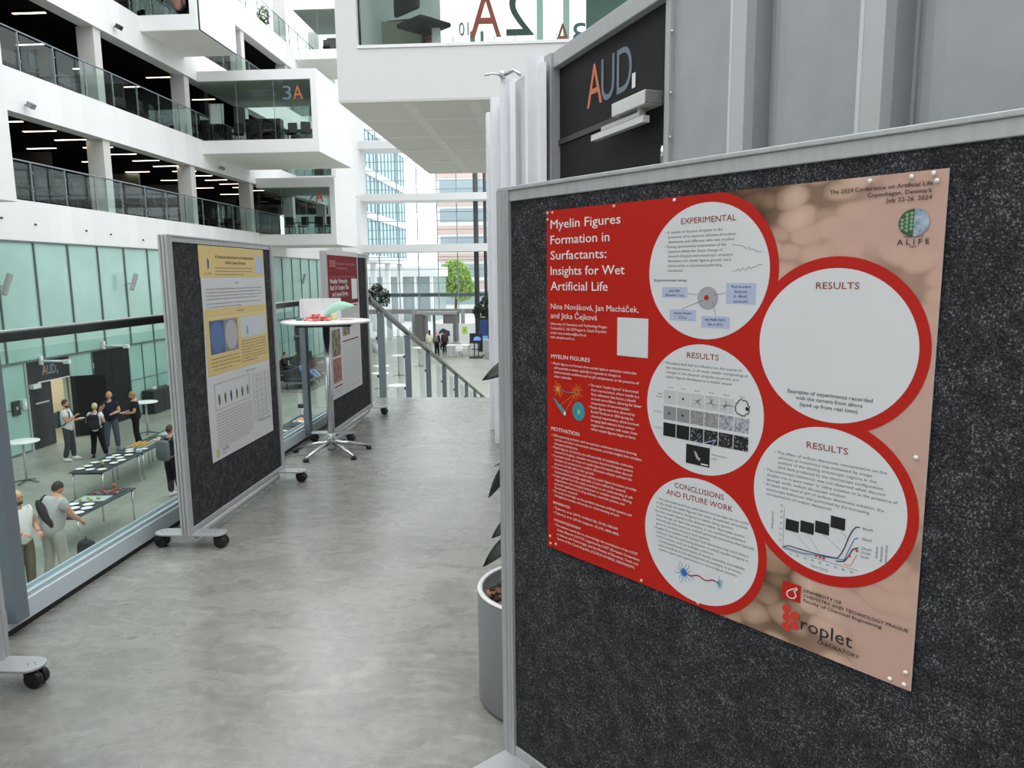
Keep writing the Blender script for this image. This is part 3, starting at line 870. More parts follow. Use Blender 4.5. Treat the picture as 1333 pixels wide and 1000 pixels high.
# ================================================================== FOREGROUND: RAILING, BOARDS, POSTERS
def guard_rail():
    t = thing('guard_railing', 'steel and glass railing with dark handrail along the landing edge', 'railing', (-2.3, 0, 0))
    MB().box(-0.03, 0.03, -4.0, 8.90, 1.245, 1.285).build('handrail', M_STEELD, t, 0.008)
    MB().box(-0.032, 0.030, -4.0, 8.90, 1.285, 1.292).build('handrail_highlight', mat('rail_top_highlight', (170, 174, 176), 0.3, 0.5), t)  # sky highlight on the rail top, put in as a paler strip
    k = MB()
    k.box(-0.12, -0.02, -4.0, 8.90, 0.028, 0.115)
    k.build('kerb', mat('kerb_steel', (206, 216, 222), 0.45, 0.1), t)
    MB().box(-0.105, -0.095, -4, 8.90, 0.115, 0.135).box(-0.045, -0.035, -4, 8.90, 0.115, 0.135).build('kerb_rim', mat('rim_alu', (190, 198, 204), 0.35, 0.4), t)
    MB().box(-0.11, -0.025, -4.0, 8.90, 0.0, 0.028).build('kerb_gap', M_BLACK, t)
    ys = [-0.92, 0.96, 2.868, 4.72, 6.6, 8.44]
    for y in ys:
        p = MB().box(-0.03, 0.02, y - 0.075, y, 0.06, 1.25).build('post', M_STEEL, t)
        b = MB()
        for z in (0.32, 0.95):
            b.lathe([(0.022, -0.05), (0.022, 0.03), (0.014, 0.04)], 14, tr(-0.05, y - 0.035, z) @ rot('Y', -PI / 2))
            b.box(-0.09, -0.03, y - 0.05, y - 0.02, z - 0.018, z + 0.018)
        b.build('glass_clamp', M_STEELD, p)
    for a, b in zip([-2.8] + ys, ys):
        MB().box(-0.076, -0.064, a + 0.03, b - 0.1, 0.12, 1.2).build('glass_pane', M_GLASS, t)
    # stair flight of the same railing
    t2 = thing('stair_railing', 'sloping steel and glass railing running down beside the stairs', 'railing', (-2.3, 8.92, 0))
    sl = -0.254
    L = 14.6
    h = MB()
    pts = [(0, 0, 1.265), (0, 0.06, 1.23)] + [(0, L * k / 4, 1.225 + sl * (L * k / 4)) for k in range(1, 5)]
    for a, b in zip(pts, pts[1:]):
        a = Vector(a); b = Vector(b)
        d = b - a
        M = Matrix.Translation(a) @ rot('X', math.atan2(d.z, d.y))
        h.box(-0.03, 0.03, -0.005, d.length + 0.005, -0.045, 0.0, M)
    h.build('handrail', M_STEELD, t2)
    c = MB()
    for a, b in zip(pts, pts[1:]):
        a = Vector(a); b = Vector(b); d = b - a
        c.box(-0.03, 0.03, 0, d.length, 0.0, 0.006, Matrix.Translation(a) @ rot('X', math.atan2(d.z, d.y)))
    c.build('handrail_highlight', mat('rail_top_highlight', (170, 174, 176), 0.3, 0.5), t2)  # same painted highlight along the sloping rail
    for k, y in enumerate((0.62, 2.3, 4.08, 5.9, 7.65, 9.5, 11.35, 13.1, 14.4)):
        z = 1.2 + sl * y
        p = MB().box(-0.045, 0.04, y - 0.06, y, z - 1.45, z - 0.02).build('post', M_STEEL, t2)
        b = MB()
        for q in (0.35, 0.85):
            b.box(-0.07, -0.02, y - 0.05, y - 0.02, z - q - 0.02, z - q + 0.02)
        b.build('glass_clamp', M_STEELD, p)
    g = MB()
    g.quad((-0.06, 0.1, 1.1), (-0.06, L, 1.1 + sl * L), (-0.06, L, 0.0 + sl * L), (-0.06, 0.1, 0.0))
    g.build('glass_pane', M_GLASS, t2)
guard_rail()

# ---- a poster board: origin at floor, x along the board, felt faces -y (front) and +y
BW = 1.44
def board_parts(t):
    zb, zt = 0.085, 1.72
    pr = 0.022
    for x in (pr, BW - pr):
        p = MB().box(x - pr, x + pr, -0.026, 0.026, zb - 0.005, zt + 0.004)
        for s in (-1, 1):
            p.box(x - 0.012, x - 0.004, s * 0.026 - 0.003, s * 0.026 + 0.003, zb, zt)
            p.box(x + 0.004, x + 0.012, s * 0.026 - 0.003, s * 0.026 + 0.003, zb, zt)
        xo = x - pr if x < BW / 2 else x + pr
        for yc in (-0.019, 0.0, 0.019):
            p.box(min(xo, xo + (0.007 if x > BW / 2 else -0.007)), max(xo, xo + (0.007 if x > BW / 2 else -0.007)), yc - 0.006, yc + 0.006, zb - 0.005, zt + 0.004)
        p.build('frame_post', M_ALU, t, 0.0015)
    MB().box(2 * pr, BW - 2 * pr, -0.022, 0.022, zt - 0.028, zt).box(0, BW, -0.027, 0.027, zt, zt + 0.010).build('top_rail', M_ALU, t, 0.002)
    MB().box(2 * pr, BW - 2 * pr, -0.022, 0.022, zb, zb + 0.03).build('bottom_rail', M_ALU, t, 0.002)
    MB().box(2 * pr, BW - 2 * pr, -0.016, 0.016, zb + 0.03, zt - 0.028).build('felt_panel', M_FELT, t)
    MB().tube([(0.115, 0, 0.056), (BW - 0.115, 0, 0.056)], 0.03, 14).build('base_beam', mat('beam_grey', (176, 178, 176), 0.45, 0.2), t)
    for x in (0.06, BW - 0.06):
        w, L, n = 0.055, 0.205, 8
        pts = []
        for k in range(n + 1):
            a = PI * k / n
            pts.append((x + w * math.cos(a), L - w + w * math.sin(a)))
        for k in range(n + 1):
            a = PI + PI * k / n
            pts.append((x + w * math.cos(a), -L + w + w * math.sin(a)))
        fp = MB().prism(pts, 0.076, 0.086).build('base_plate', mat('plate_grey', (176, 178, 180), 0.4, 0.3), t, 0.002)
        for s in (-1, 1):
            yc = s * (L - 0.045)
            c = MB()
            for dx in (-0.017, 0.017):
                M = tr(x + dx, yc + s * 0.012, 0.034) @ rot('Y', PI / 2)
                c.lathe([(0.0, -0.012), (0.026, -0.012), (0.034, -0.008), (0.034, 0.008), (0.026, 0.012), (0.0, 0.012)], 20, M)
            c.box(x - 0.012, x + 0.012, yc - 0.02, yc + 0.03, 0.03, 0.062)
            c.lathe([(0.02, 0.055), (0.02, 0.076)], 12, tr(x, yc, 0))
            c.build('caster', M_BLACK, fp)
            b = MB()
            for dx, dy in ((0.016, 0), (-0.016, 0), (0, 0.016), (0, -0.016)):
                b.lathe([(0.005, 0.086), (0.005, 0.0885), (0.003, 0.090)], 8, tr(x + dx, yc + dy, 0))
            b.build('bolts', M_CHROME, fp)
    return t
def place(t, x, y, ang):
    t.location = (x, y, 0); t.rotation_euler = (0, 0, ang)
# nearest board: felt front towards the camera
RB = thing('poster_board', 'large charcoal felt poster board with the red poster pinned on it', 'poster board', group='poster boards')
board_parts(RB)
ang_r = math.atan2(-0.726, 0.688)
place(RB, -0.141, 2.044, ang_r)
# two boards along the railing and the one whose foot shows at the lower left
def board_copy(y0, label, x=-2.06):
    b = dup(RB, (x, y0, 0), PI / 2, label, 'poster boards')
    return b
board_copy(3.80, 'charcoal felt poster board carrying the yellow and white poster')
board_copy(6.45, 'charcoal felt poster board behind the bar table, carrying the maroon poster')
board_copy(1.06, 'poster board of which only one caster foot shows beside the railing kerb', -2.112)

# ---- the red poster -------------------------------------------------------
P_RED = mat('poster_red', (186, 30, 16), 0.5, spec=0.25)
P_WHITE = mat('poster_white', (216, 217, 219), 0.4, spec=0.4)
P_TXTW = mat('print_white', (238, 226, 222), 0.5)
P_TXTR = mat('print_red', (150, 40, 36), 0.5)
P_TXTG = mat('print_grey', (112, 112, 114), 0.5)
P_TXTK = mat('print_black', (26, 24, 26), 0.5)
P_BLUE = mat('print_pale_blue', (176, 188, 214), 0.5)

def myelin_print():
    m = mat('print_myelin_micrograph', (190, 152, 134), 0.4, spec=0.4)
    nt = m.node_tree
    b = nt.nodes['Principled BSDF']
    v = _tex(nt, (1, 1, 1))
    ns = nt.nodes.new('ShaderNodeTexNoise'); ns.inputs['Scale'].default_value = 5; ns.inputs['Detail'].default_value = 2
    nt.links.new(v, ns.inputs['Vector'])
    ad = nt.nodes.new('ShaderNodeVectorMath'); ad.operation = 'MULTIPLY_ADD'
    ad.inputs[1].default_value = (0.07, 0.07, 0.0)
    nt.links.new(ns.outputs['Color'], ad.inputs[0]); nt.links.new(v, ad.inputs[2])
    mp = nt.nodes.new('ShaderNodeMapping'); mp.inputs['Scale'].default_value = (17, 26, 0.0); mp.inputs['Rotation'].default_value = (0, 0, 0.5)
    nt.links.new(ad.outputs[0], mp.inputs['Vector'])
    vo = nt.nodes.new('ShaderNodeTexVoronoi'); vo.feature = 'F1'; vo.inputs['Scale'].default_value = 1.0
    nt.links.new(mp.outputs[0], vo.inputs['Vector'])
    r = nt.nodes.new('ShaderNodeValToRGB')
    el = r.color_ramp.elements
    el.new(0.5)
    for e, (p, c) in zip(el, ((0.2, (212, 180, 160)), (0.52, (196, 162, 140)), (0.72, (136, 108, 88)))):
        e.position = p; e.color = (*lin(c), 1)
    nt.links.new(vo.outputs['Distance'], r.inputs['Fac'])
    # patches without tubes (plain pink) and darker olive patches
    n2 = nt.nodes.new('ShaderNodeTexNoise'); n2.inputs['Scale'].default_value = 4.2; n2.inputs['Detail'].default_value = 3
    nt.links.new(v, n2.inputs['Vector'])
    sx = nt.nodes.new('ShaderNodeSeparateXYZ'); nt.links.new(v, sx.inputs[0])
    md = nt.nodes.new('ShaderNodeMath'); md.operation = 'MULTIPLY_ADD'; md.inputs[1].default_value = 1.3; md.inputs[2].default_value = -0.96
    nt.links.new(sx.outputs['X'], md.inputs[0])
    sm = nt.nodes.new('ShaderNodeMath'); sm.operation = 'ADD'
    nt.links.new(n2.outputs['Fac'], sm.inputs[0]); nt.links.new(md.outputs[0], sm.inputs[1])
    rp = nt.nodes.new('ShaderNodeValToRGB')
    rp.color_ramp.elements[0].position = 0.52; rp.color_ramp.elements[1].position = 0.72
    nt.links.new(sm.outputs[0], rp.inputs['Fac'])
    mx = nt.nodes.new('ShaderNodeMix'); mx.data_type = 'RGBA'
    mx.inputs[7].default_value = (*lin((198, 160, 146)), 1)
    nt.links.new(rp.outputs['Color'], mx.inputs[0]); nt.links.new(r.outputs['Color'], mx.inputs[6])
    ro = nt.nodes.new('ShaderNodeValToRGB')
    ro.color_ramp.elements[0].position = 0.22; ro.color_ramp.elements[0].color = (*lin((150, 132, 104)), 1)
    ro.color_ramp.elements[1].position = 0.50; ro.color_ramp.elements[1].color = (1, 1, 1, 1)
    nt.links.new(sm.outputs[0], ro.inputs['Fac'])
    mu = nt.nodes.new('ShaderNodeMix'); mu.data_type = 'RGBA'; mu.blend_type = 'MULTIPLY'; mu.inputs[0].default_value = 1.0
    nt.links.new(mx.outputs[2], mu.inputs[6]); nt.links.new(ro.outputs['Color'], mu.inputs[7])
    nt.links.new(mu.outputs[2], b.inputs['Base Color'])
    return m

PW, PH = 0.922, 0.878
def red_poster():
    t = thing('conference_poster', 'red conference poster on myelin figures with five white circles', 'poster')
    d = Vector((0.688, -0.726, 0)); n = Vector((-0.726, -0.688, 0))
    M = Matrix((d, Vector((0, 0, 1)), n)).transposed().to_4x4()
    M.translation = Vector((-0.022, 1.891, 1.657)) + n * 0.004
    t.matrix_world = M
    # sheet (local x right, y up, z to the viewer), gently waved paper
    sh = MB(); gx, gy = 40, 36
    grid = []
    for j in range(gy + 1):
        row = []
        for i in range(gx + 1):
            row.append(sh.bm.verts.new((PW * i / gx, -PH * j / gy, 0.0)))
        grid.append(row)
    for j in range(gy):
        for i in range(gx):
            sh.bm.faces.new((grid[j + 1][i], grid[j + 1][i + 1], grid[j][i + 1], grid[j][i]))
    sh.build('sheet', myelin_print(), t)
    MB().box(0, PW, -PH, 0, -0.0022, -0.0006).build('paper_back', M_PAPER, t)
    C = ((0.477, 0.155), (0.477, 0.443), (0.477, 0.731), (0.752, 0.290), (0.752, 0.577))
    red = MB()
    red.poly2([(0, 0), (0, -PH), (0.477, -PH), (0.477, 0)], 0.0006)
    red.poly2([(0.477, -0.155), (0.477, -0.731), (0.752, -0.577), (0.752, -0.290)], 0.0006)
    for k, (cx, cy) in enumerate(C):
        pts = []
        for q in range(72):
            a = 2 * PI * q / 72
            pts.append((min(PW, cx + 0.164 * math.cos(a)), min(0.0, max(-PH, -cy + 0.159 * math.sin(a)))))
        clean = [p for i, p in enumerate(pts) if p != pts[i - 1]]
        red.poly2(clean, 0.0007 + 0.00003 * k)
    red.build('red_ground', P_RED, t)
    for cx, cy in C:
        MB().disc(cx, -cy, 0.1455, 0.1385, 0.0011, 72).build('white_circle', P_WHITE, t)
    Z = 0.0015
    def tx(name, lines, m, bold=0.0, z=Z):
        return lettering(name, [(s, u, -v, w, h, al) for s, u, v, w, h, al in lines], m, t, z, bold)
    tx('title', [('Myelin Figures', 0.015, 0.045, 0.231, 0.0225, 'l'), ('Formation in', 0.015, 0.083, 0.198, 0.0225, 'l'),
                 ('Surfactants:', 0.015, 0.121, 0.189, 0.0225, 'l'), ('Insights for Wet', 0.015, 0.159, 0.245, 0.0225, 'l'),
                 ('Artificial Life', 0.015, 0.197, 0.194, 0.0225, 'l')], P_TXTW, 0.018)
    tx('authors', [('Nina Nováková, Jan Macháček,', 0.015, 0.244, 0.288, 0.0145, 'l'), ('and Jitka Čejková', 0.015, 0.267, 0.161, 0.0145, 'l')], P_TXTW, 0.006)
    tx('affiliation', [('University of Chemistry and Technology Prague', 0.014, 0.284, 0.194, 0.0066, 'l'),
                       ('Technická 3, 166 28 Prague 6, Czech Republic', 0.014, 0.2955, 0.192, 0.0066, 'l'),
                       ('email: nina.novakova@vscht.cz', 0.014, 0.307, 0.126, 0.0066, 'l'), ('web: droplets.vscht.cz', 0.014, 0.318, 0.087, 0.0066, 'l')], P_TXTW, 0.004)
    MB().box(0.240, 0.331, -0.345, -0.257, 0.0008, 0.0014).build('blank_label_square', P_WHITE, t)
    tx('heading', [('MYELIN FIGURES', 0.016, 0.369, 0.137, 0.0105, 'l')], P_TXTW, 0.02)
    tx('paragraph', [('• Myelin figures are formed when certain lipid or surfactant molecules', 0.017, 0.385, 0.282, 0.0066, 'l'),
                     ('self-assemble in water, typically in response to changes in', 0.027, 0.396, 0.225, 0.0066, 'l'),
                     ('environmental conditions such as pH, temperature, or the presence of', 0.027, 0.407, 0.28, 0.0066, 'l'),
                     ('other molecules', 0.027, 0.418, 0.062, 0.0066, 'l')], P_TXTW, 0.006)
    para = ['• The term "myelin figures" is borrowed', '  from neuroscience, where myelin is a', '  fatty substance that forms a sheath', '  around nerve fibers, allowing for faster',
            '  transmission of nerve impulses', '• Myelin figures were first observed by', '  Rudolf Virchow in 1854 during his', '  chemical experiments, which involved',
            '  bringing lipid extracts from various', '  organs into contact with water, from', '  which myelin figures began to form.']
    ws = [0.155, 0.150, 0.140, 0.158, 0.122, 0.146, 0.134, 0.150, 0.138, 0.146, 0.142]
    tx('paragraph', [(s, 0.150 if s[0] == '•' else 0.158, 0.4275 + 0.0108 * i, ws[i], 0.0066, 'l') for i, s in enumerate(para)], P_TXTW, 0.006)
    tx('heading', [('MOTIVATION', 0.016, 0.558, 0.102, 0.0105, 'l')], P_TXTW, 0.02)
    para = ['• Self-organizing systems, such as aqueous surfactant solutions forming', '  vesicles and other microscopic structures, provide insights into complex', '  biological architectures.',
            '• Myelin figures, formed by the self-assembly of amphiphilic molecules', '  instead of droplets, resemble structures found in biological systems', '• In present work, we focus on myelin figure formation when decanol',
            '  droplets are immersed in a sodium decanoate solution and how the', '  presence of salts affects their growth.', '• Understanding the mechanisms driving myelin figure formation provides', '  fundamental knowledge applicable to wet artificial life research.',
            '• Insights gained from this study contribute to our understanding of self-', '  organization and emergent behaviour in complex systems, offering', '  potential applications in drug delivery, materials science, and', '  biomimetic research.',
            '• The study sheds light on the parallels between artificial systems and', '  biological processes, enhancing our understanding of both.']
    ws = [0.285, 0.290, 0.085, 0.275, 0.265, 0.272, 0.262, 0.142, 0.286, 0.245, 0.276, 0.262, 0.24, 0.085, 0.272, 0.225]
    tx('paragraph', [(s, 0.018 if s[0] == '•' else 0.028, 0.5725 + 0.0107 * i, ws[i], 0.0064, 'l') for i, s in enumerate(para)], P_TXTW, 0.006)
    tx('heading', [('REFERENCES', 0.022, 0.7535, 0.063, 0.0066, 'l')], P_TXTW, 0.016)
    tx('paragraph', [('• Čejková J. et al. (2017), Artificial Life, 23 (4), 528-549.', 0.023, 0.767, 0.227, 0.0062, 'l'),
                     ('• Čejková J. et al. (2016), Langmuir, 32 (19), 4800-4805.', 0.023, 0.780, 0.230, 0.0062, 'l')], P_TXTW, 0.006)
    tx('heading', [('ACKNOWLEDGEMENT', 0.024, 0.8, 0.1, 0.0066, 'l')], P_TXTW, 0.016)
    tx('paragraph', [('• The authors would like to acknowledge the contribution of the COST', 0.026, 0.8125, 0.285, 0.0064, 'l'),
                     ('Action Bizarrik CA17120, supported by COST (European Cooperation', 0.037, 0.8245, 0.28, 0.0064, 'l'),
                     ('in Science and Technology), and the Ministry of Education, Youth and', 0.037, 0.8365, 0.275, 0.0064, 'l'),
                     ('Sports of the Czech Republic (CZ.02.01.01/00/22_008/0004597)', 0.037, 0.8485, 0.264, 0.0064, 'l')], P_TXTW, 0.006)
    # small neuron picture on the red ground
    ye = mat('print_yellow', (226, 158, 66), 0.5); te = mat('print_teal', (56, 150, 160), 0.5)
    def strokes(name, segs, m, w=0.0012, z=Z):
        s = MB()
        for (x0, y0), (x1, y1), ww in segs:
            a = Vector((x0, -y0)); b = Vector((x1, -y1)); dd = (b - a)
            if dd.length < 1e-6: continue
            q = Vector((-dd.y, dd.x)).normalized() * ww * 0.5
            s.quad((*(a - q), z), (*(b - q), z), (*(b + q), z), (*(a + q), z))
        return s.build(name, m, t)
    rr = random.Random(5)
    seg = []
    for k in range(13):
        a = 2 * PI * k / 13 + rr.uniform(-.15, .15)
        L = rr.uniform(0.014, 0.023)
        seg.append(((0.041, 0.447), (0.041 + L * math.cos(a), 0.447 + L * math.sin(a)), 0.0013))
    for k in range(15):
        a = 2 * PI * k / 15
        L = rr.uniform(0.012, 0.022)
        seg.append(((0.108 + 0.004 * math.cos(a), 0.447 + 0.004 * math.sin(a)), (0.108 + L * math.cos(a), 0.447 + L * math.sin(a)), 0.0010))
    seg += [((0.098, 0.455), (0.046, 0.490), 0.0008), ((0.1, 0.458), (0.064, 0.505), 0.0008)]
    s_ = strokes('neuron_print', seg, ye)
    MB().disc(0.041, -0.447, 0.0052, 0.0058, Z + 0.0002, 20).build('cell_body', ye, s_)
    strokes('axon_print', [((0.043, 0.446), (0.07, 0.452), 0.002), ((0.07, 0.452), (0.107, 0.448), 0.002)], mat('print_slate', (110, 116, 128), 0.5))
    MB().poly2([(0.022, -0.470), (0.030, -0.474), (0.068, -0.500), (0.070, -0.511), (0.062, -0.512), (0.040, -0.492)], Z).build('nerve_print', te, t)
    MB().disc(0.066, -0.507, 0.0042, 0.0052, Z + 0.0002, 20).build('nerve_core', mat('print_cream', (224, 214, 196), 0.5), t)
    o_ = MB().disc(0.115, -0.495, 0.0215, 0.0235, Z, 36).build('nerve_section', te, t)
    MB().disc(0.116, -0.496, 0.0045, 0.0055, Z + 0.0002, 20).build('section_core', mat('print_lime', (176, 196, 130), 0.5), o_)

    # EXPERIMENTAL circle
    tx('heading', [('EXPERIMENTAL', 0.414, 0.0565, 0.132, 0.0125, 'l')], P_TXTR, 0.006)
    para = ['• A system of decanol droplets in the', '   presence of an aqueous solution of sodium', '   decanoate and different salts was studied', '• During spontaneous evaporation of the', '   aqueous phase the shape change of',
            '   decanol droplets and anisotropic structure', '   formation and myelin figures growth were', '   observed by a customized polarizing', '   microscope.']
    ws = [0.143, 0.164, 0.16, 0.152, 0.135, 0.158, 0.155, 0.134, 0.04]
    tx('paragraph', [(s, 0.373 if s[0] == '•' else 0.382, 0.0745 + 0.01 * i, ws[i], 0.0058, 'l') for i, s in enumerate(para)], P_TXTG)
    tx('caption', [('Experimental setup', 0.346, 0.175, 0.086, 0.0058, 'l')], P_TXTK)
    for (a, b, c, d2), ls in (((0.368, 0.187, 0.434, 0.209), ('glass slide', '(Diameter 1 cm)')), ((0.390, 0.234, 0.457, 0.257), ('decanol droplet', '0.72 µl')),
                              ((0.528, 0.178, 0.595, 0.219), ('78 µl of sodium', 'decanoate', '(0 - 80mM,', 'various pH)')), ((0.471, 0.245, 0.539, 0.269), ('salt (NaBr, NaCl,', 'NaI, or KCl)'))):
        bx = MB().box(a, c, -d2, -b, 0.0012, 0.0015).build('label_box', P_BLUE, t)
        lettering('label_text', [(s, (a + c) / 2, -(b + 0.0095 + 0.0095 * i), None, 0.0052, 'c') for i, s in enumerate(ls)], P_TXTK, bx, 0.0018)
    dk = MB().disc(0.485, -0.209, 0.025, 0.0235, Z, 40).build('glass_slide_print', mat('print_silver', (164, 165, 168), 0.5), t)
    MB().disc(0.482, -0.208, 0.0055, 0.0055, Z + 0.0002, 24).build('droplet_print', P_RED, dk)
    strokes('pointer_lines', [((0.435, 0.2), (0.46, 0.202), 0.0009), ((0.42, 0.233), (0.475, 0.213), 0.0009), ((0.527, 0.198), (0.498, 0.203), 0.0009), ((0.506, 0.244), (0.496, 0.214), 0.0009)], P_TXTG, z=Z + 0.0003)
    sk = []
    for x0, y0, x1, y1 in ((0.538, 0.103, 0.604, 0.119), (0.54, 0.155, 0.606, 0.145)):
        p = (x0, y0)
        for k in range(1, 15):
            q = (x0 + (x1 - x0) * k / 14, y0 + (y1 - y0) * k / 14 + rr.uniform(-.003, .003))
            sk.append((p, q, 0.0009)); p = q
    strokes('chain_sketch', sk, P_TXTG)

    # RESULTS circle with the picture grid
    tx('heading', [('RESULTS', 0.437, 0.335, 0.079, 0.0125, 'l')], P_TXTR, 0.006)
    para = ['• The added lipid had no influence on the course of', '   the experiments, in all cases, similar morphological', '   changes in the decanol droplets occurred, and', '   myelin figures developed to a similar extent']
    tx('paragraph', [(s, 0.373 if s[0] == '•' else 0.383, 0.353 + 0.01 * i, (0.197, 0.2, 0.18, 0.166)[i], 0.0058, 'l') for i, s in enumerate(para)], P_TXTG)
    tx('caption', [(s, 0.394 + 0.0357 * i, 0.405, None, 0.0036, 'c') for i, s in enumerate(('t = 0 min', '15 min', '30 min', '45 min', '60 min', '90 min'))], P_TXTG)
    tx('caption', [('Sudan', 0.374, 0.422, None, 0.004, 'r'), ('Black B', 0.374, 0.429, None, 0.004, 'r'), ('Oil Red O', 0.374, 0.463, None, 0.004, 'r'), ('unstained', 0.374, 0.499, None, 0.004, 'r')], P_TXTG)
    g1 = mat('print_light_grey', (196, 197, 199), 0.5)
    g2 = [mat('print_grey_a', (140, 141, 144), 0.5), noise_mat('print_grey_b', [(0.4, (128, 126, 130)), (0.6, (160, 158, 162))], 260, 2, 0.5), noise_mat('print_grey_c', [(0.4, (130, 130, 140)), (0.6, (186, 186, 194))], 160, 3, 0.5)]
    k1 = mat('print_photo_black', (8, 8, 10), 0.5)
    k2 = noise_mat('print_photo_specks', [(0.56, (8, 8, 12)), (0.66, (150, 152, 156))], 230, 3, 0.5)
    for r_ in range(3):
        for c_ in range(6):
            x = 0.3785 + 0.0357 * c_; y = (0.410, 0.446, 0.483)[r_]
            m = (g1, g2[0] if c_ < 2 else (g2[1] if c_ < 4 else g2[2]), k1 if c_ in (0, 1) else k2)[r_]
            if r_ == 0 and c_ == 5:
                f = MB()
                for q in range(26):
                    a = 2 * PI * q / 26; rr_ = 0.0155 + rr.uniform(-.002, .002)
                    f.disc(x + 0.017 + rr_ * math.cos(a), -(y + 0.015) + rr_ * math.sin(a), 0.0018, 0.0018, Z, 8)
                f.disc(x + 0.028, -(y + 0.016), 0.0042, 0.0042, Z, 16)
                f.build('micrograph', P_TXTK, t)
                continue
            p = MB().box(x, x + 0.0335, -(y + 0.030), -y, 0.0012, 0.0015).build('micrograph', m, t)
            if r_ < 2 and c_ < 2:
                MB().disc(x + 0.0155, -(y + 0.015), 0.0027, 0.0027, Z + 0.0004, 16).build('droplet', P_TXTK, p)
            elif r_ == 0:
                s = []
                for q in range(9):
                    a = rr.uniform(0, 2 * PI); L = rr.uniform(.006, .014); b2 = a + rr.uniform(-.5, .5)
                    o = (x + 0.016, y + 0.015)
                    mid = (o[0] + L * .5 * math.cos(a), o[1] + L * .5 * math.sin(a))
                    s += [(o, mid, 0.0011), (mid, (mid[0] + L * .6 * math.cos(b2), mid[1] + L * .6 * math.sin(b2)), 0.0008)]
                st_ = MB()
                for (xa, ya), (xb, yb), ww in s:
                    a_ = Vector((xa, -ya)); b_ = Vector((xb, -yb)); dd = b_ - a_
                    q_ = Vector((-dd.y, dd.x)).normalized() * ww * .5
                    st_.quad((*(a_ - q_), Z + .0004), (*(b_ - q_), Z + .0004), (*(b_ + q_), Z + .0004), (*(a_ + q_), Z + .0004))
                st_.build('tendrils', P_TXTG, p)
    big = MB().box(0.441, 0.501, -0.563, -0.521, 0.0012, 0.0015).build('micrograph', k1, t)
    MB().poly2([(0.462, -0.532), (0.468, -0.536), (0.474, -0.546), (0.479, -0.547), (0.476, -0.553), (0.468, -0.548), (0.464, -0.540)], 0.0018).build('bright_myelin', mat('print_myelin_bright', (176, 172, 150), 0.5), big)
    MB().box(0.480, 0.498, -0.560, -0.557, 0.0016, 0.0018).build('scale_bar', P_WHITE, big)
    tx('caption', [('Fluorescent', 0.507, 0.535, 0.035, 0.0042, 'l'), ('lipids', 0.507, 0.543, None, 0.0042, 'l')], P_TXTG)
    strokes('highlight_arrow', [((0.462, 0.521), (0.515, 0.501), 0.0016), ((0.50, 0.521), (0.515, 0.501), 0.0012)], mat('print_arrow_blue', (168, 190, 226), 0.5), z=Z + .0003)

    # CONCLUSIONS circle
    tx('heading', [('CONCLUSIONS', 0.4755, 0.6245, 0.126, 0.0125, 'c'), ('AND FUTURE WORK', 0.4755, 0.6445, 0.169, 0.0125, 'c')], P_TXTR, 0.006)
    para = ['• We demonstrated how polarization microscopy can be useful', '   in the study of myelin figures and other anisotropic structures', '   in chemical systems designed to mimic living systems.', '• For the myelin figures in the decanol-sodium decanoate system,',
            '   even though no lipid was present, it was verified by polarized', '   microscopy that these are indeed cylindrical structures that typically', '   grow in complex chemical lipid systems.', '• Insights from studies with decanol and decanoate may serve future',
            '   research into demyelinating diseases in which myelin integrity is', '   compromised, such as multiple sclerosis.', '   Understanding the principles of myelin assembly and stability', '   may contribute to the development of strategies to promote', '   myelin repair and regeneration in neurological diseases.']
    ws = [0.235, 0.232, 0.20, 0.235, 0.228, 0.25, 0.145, 0.245, 0.236, 0.155, 0.222, 0.214, 0.205]
    tx('paragraph', [(s, 0.356 if (s[0] == '•' and i) else 0.364 if i < 10 else 0.372, 0.6625 + 0.0098 * i, ws[i], 0.0056, 'l') for i, s in enumerate(para)], P_TXTG)
    bl = mat('print_blue', (44, 112, 176), 0.5)
    seg = []
    for k in range(12):
        a = 2 * PI * k / 12 + 0.2; L = rr.uniform(.013, .022); b2 = a + rr.choice((-.5, .5))
        e = (0.443 + L * math.cos(a), 0.812 + L * math.sin(a))
        seg += [((0.443, 0.812), e, 0.0013), (e, (e[0] + .007 * math.cos(b2), e[1] + .007 * math.sin(b2)), 0.001)]
    nb = strokes('neuron_print', seg, bl)
    MB().disc(0.443, -0.812, 0.0085, 0.009, Z + .0002, 24).build('cell_body', bl, nb)
    seg = []
    for k in range(9):
        a = -1.3 + 2.6 * k / 8; L = rr.uniform(.012, .02)
        seg.append(((0.53, 0.808), (0.53 + L * math.cos(a), 0.808 + L * math.sin(a)), 0.0012))
    strokes('nerve_ending', seg, mat('print_sky', (84, 150, 180), 0.5))
    p = (0.45, 0.812); seg = []
    for k in range(1, 13):
        q = (0.45 + 0.08 * k / 12, 0.812 - 0.004 * k / 12 + 0.003 * math.sin(k * 1.05)); seg.append((p, q, 0.003)); p = q
    strokes('axon_print', seg, mat('print_crimson', (146, 56, 66), 0.5))

    # large RESULTS circle
    tx('heading', [('RESULTS', 0.7155, 0.188, 0.078, 0.0125, 'l')], P_TXTR, 0.006)
    tx('caption', [('Examples of experiments recorded', 0.749, 0.3825, 0.158, 0.0074, 'c'), ('with the camera from above', 0.749, 0.3935, 0.125, 0.0074, 'c'), ('(sped up from real time)', 0.749, 0.405, 0.108, 0.0074, 'c')], mat('print_dark_grey', (70, 70, 74), 0.5), 0.008)
    # lower RESULTS circle
    tx('heading', [('RESULTS', 0.7125, 0.482, 0.078, 0.0125, 'l')], P_TXTR, 0.006)
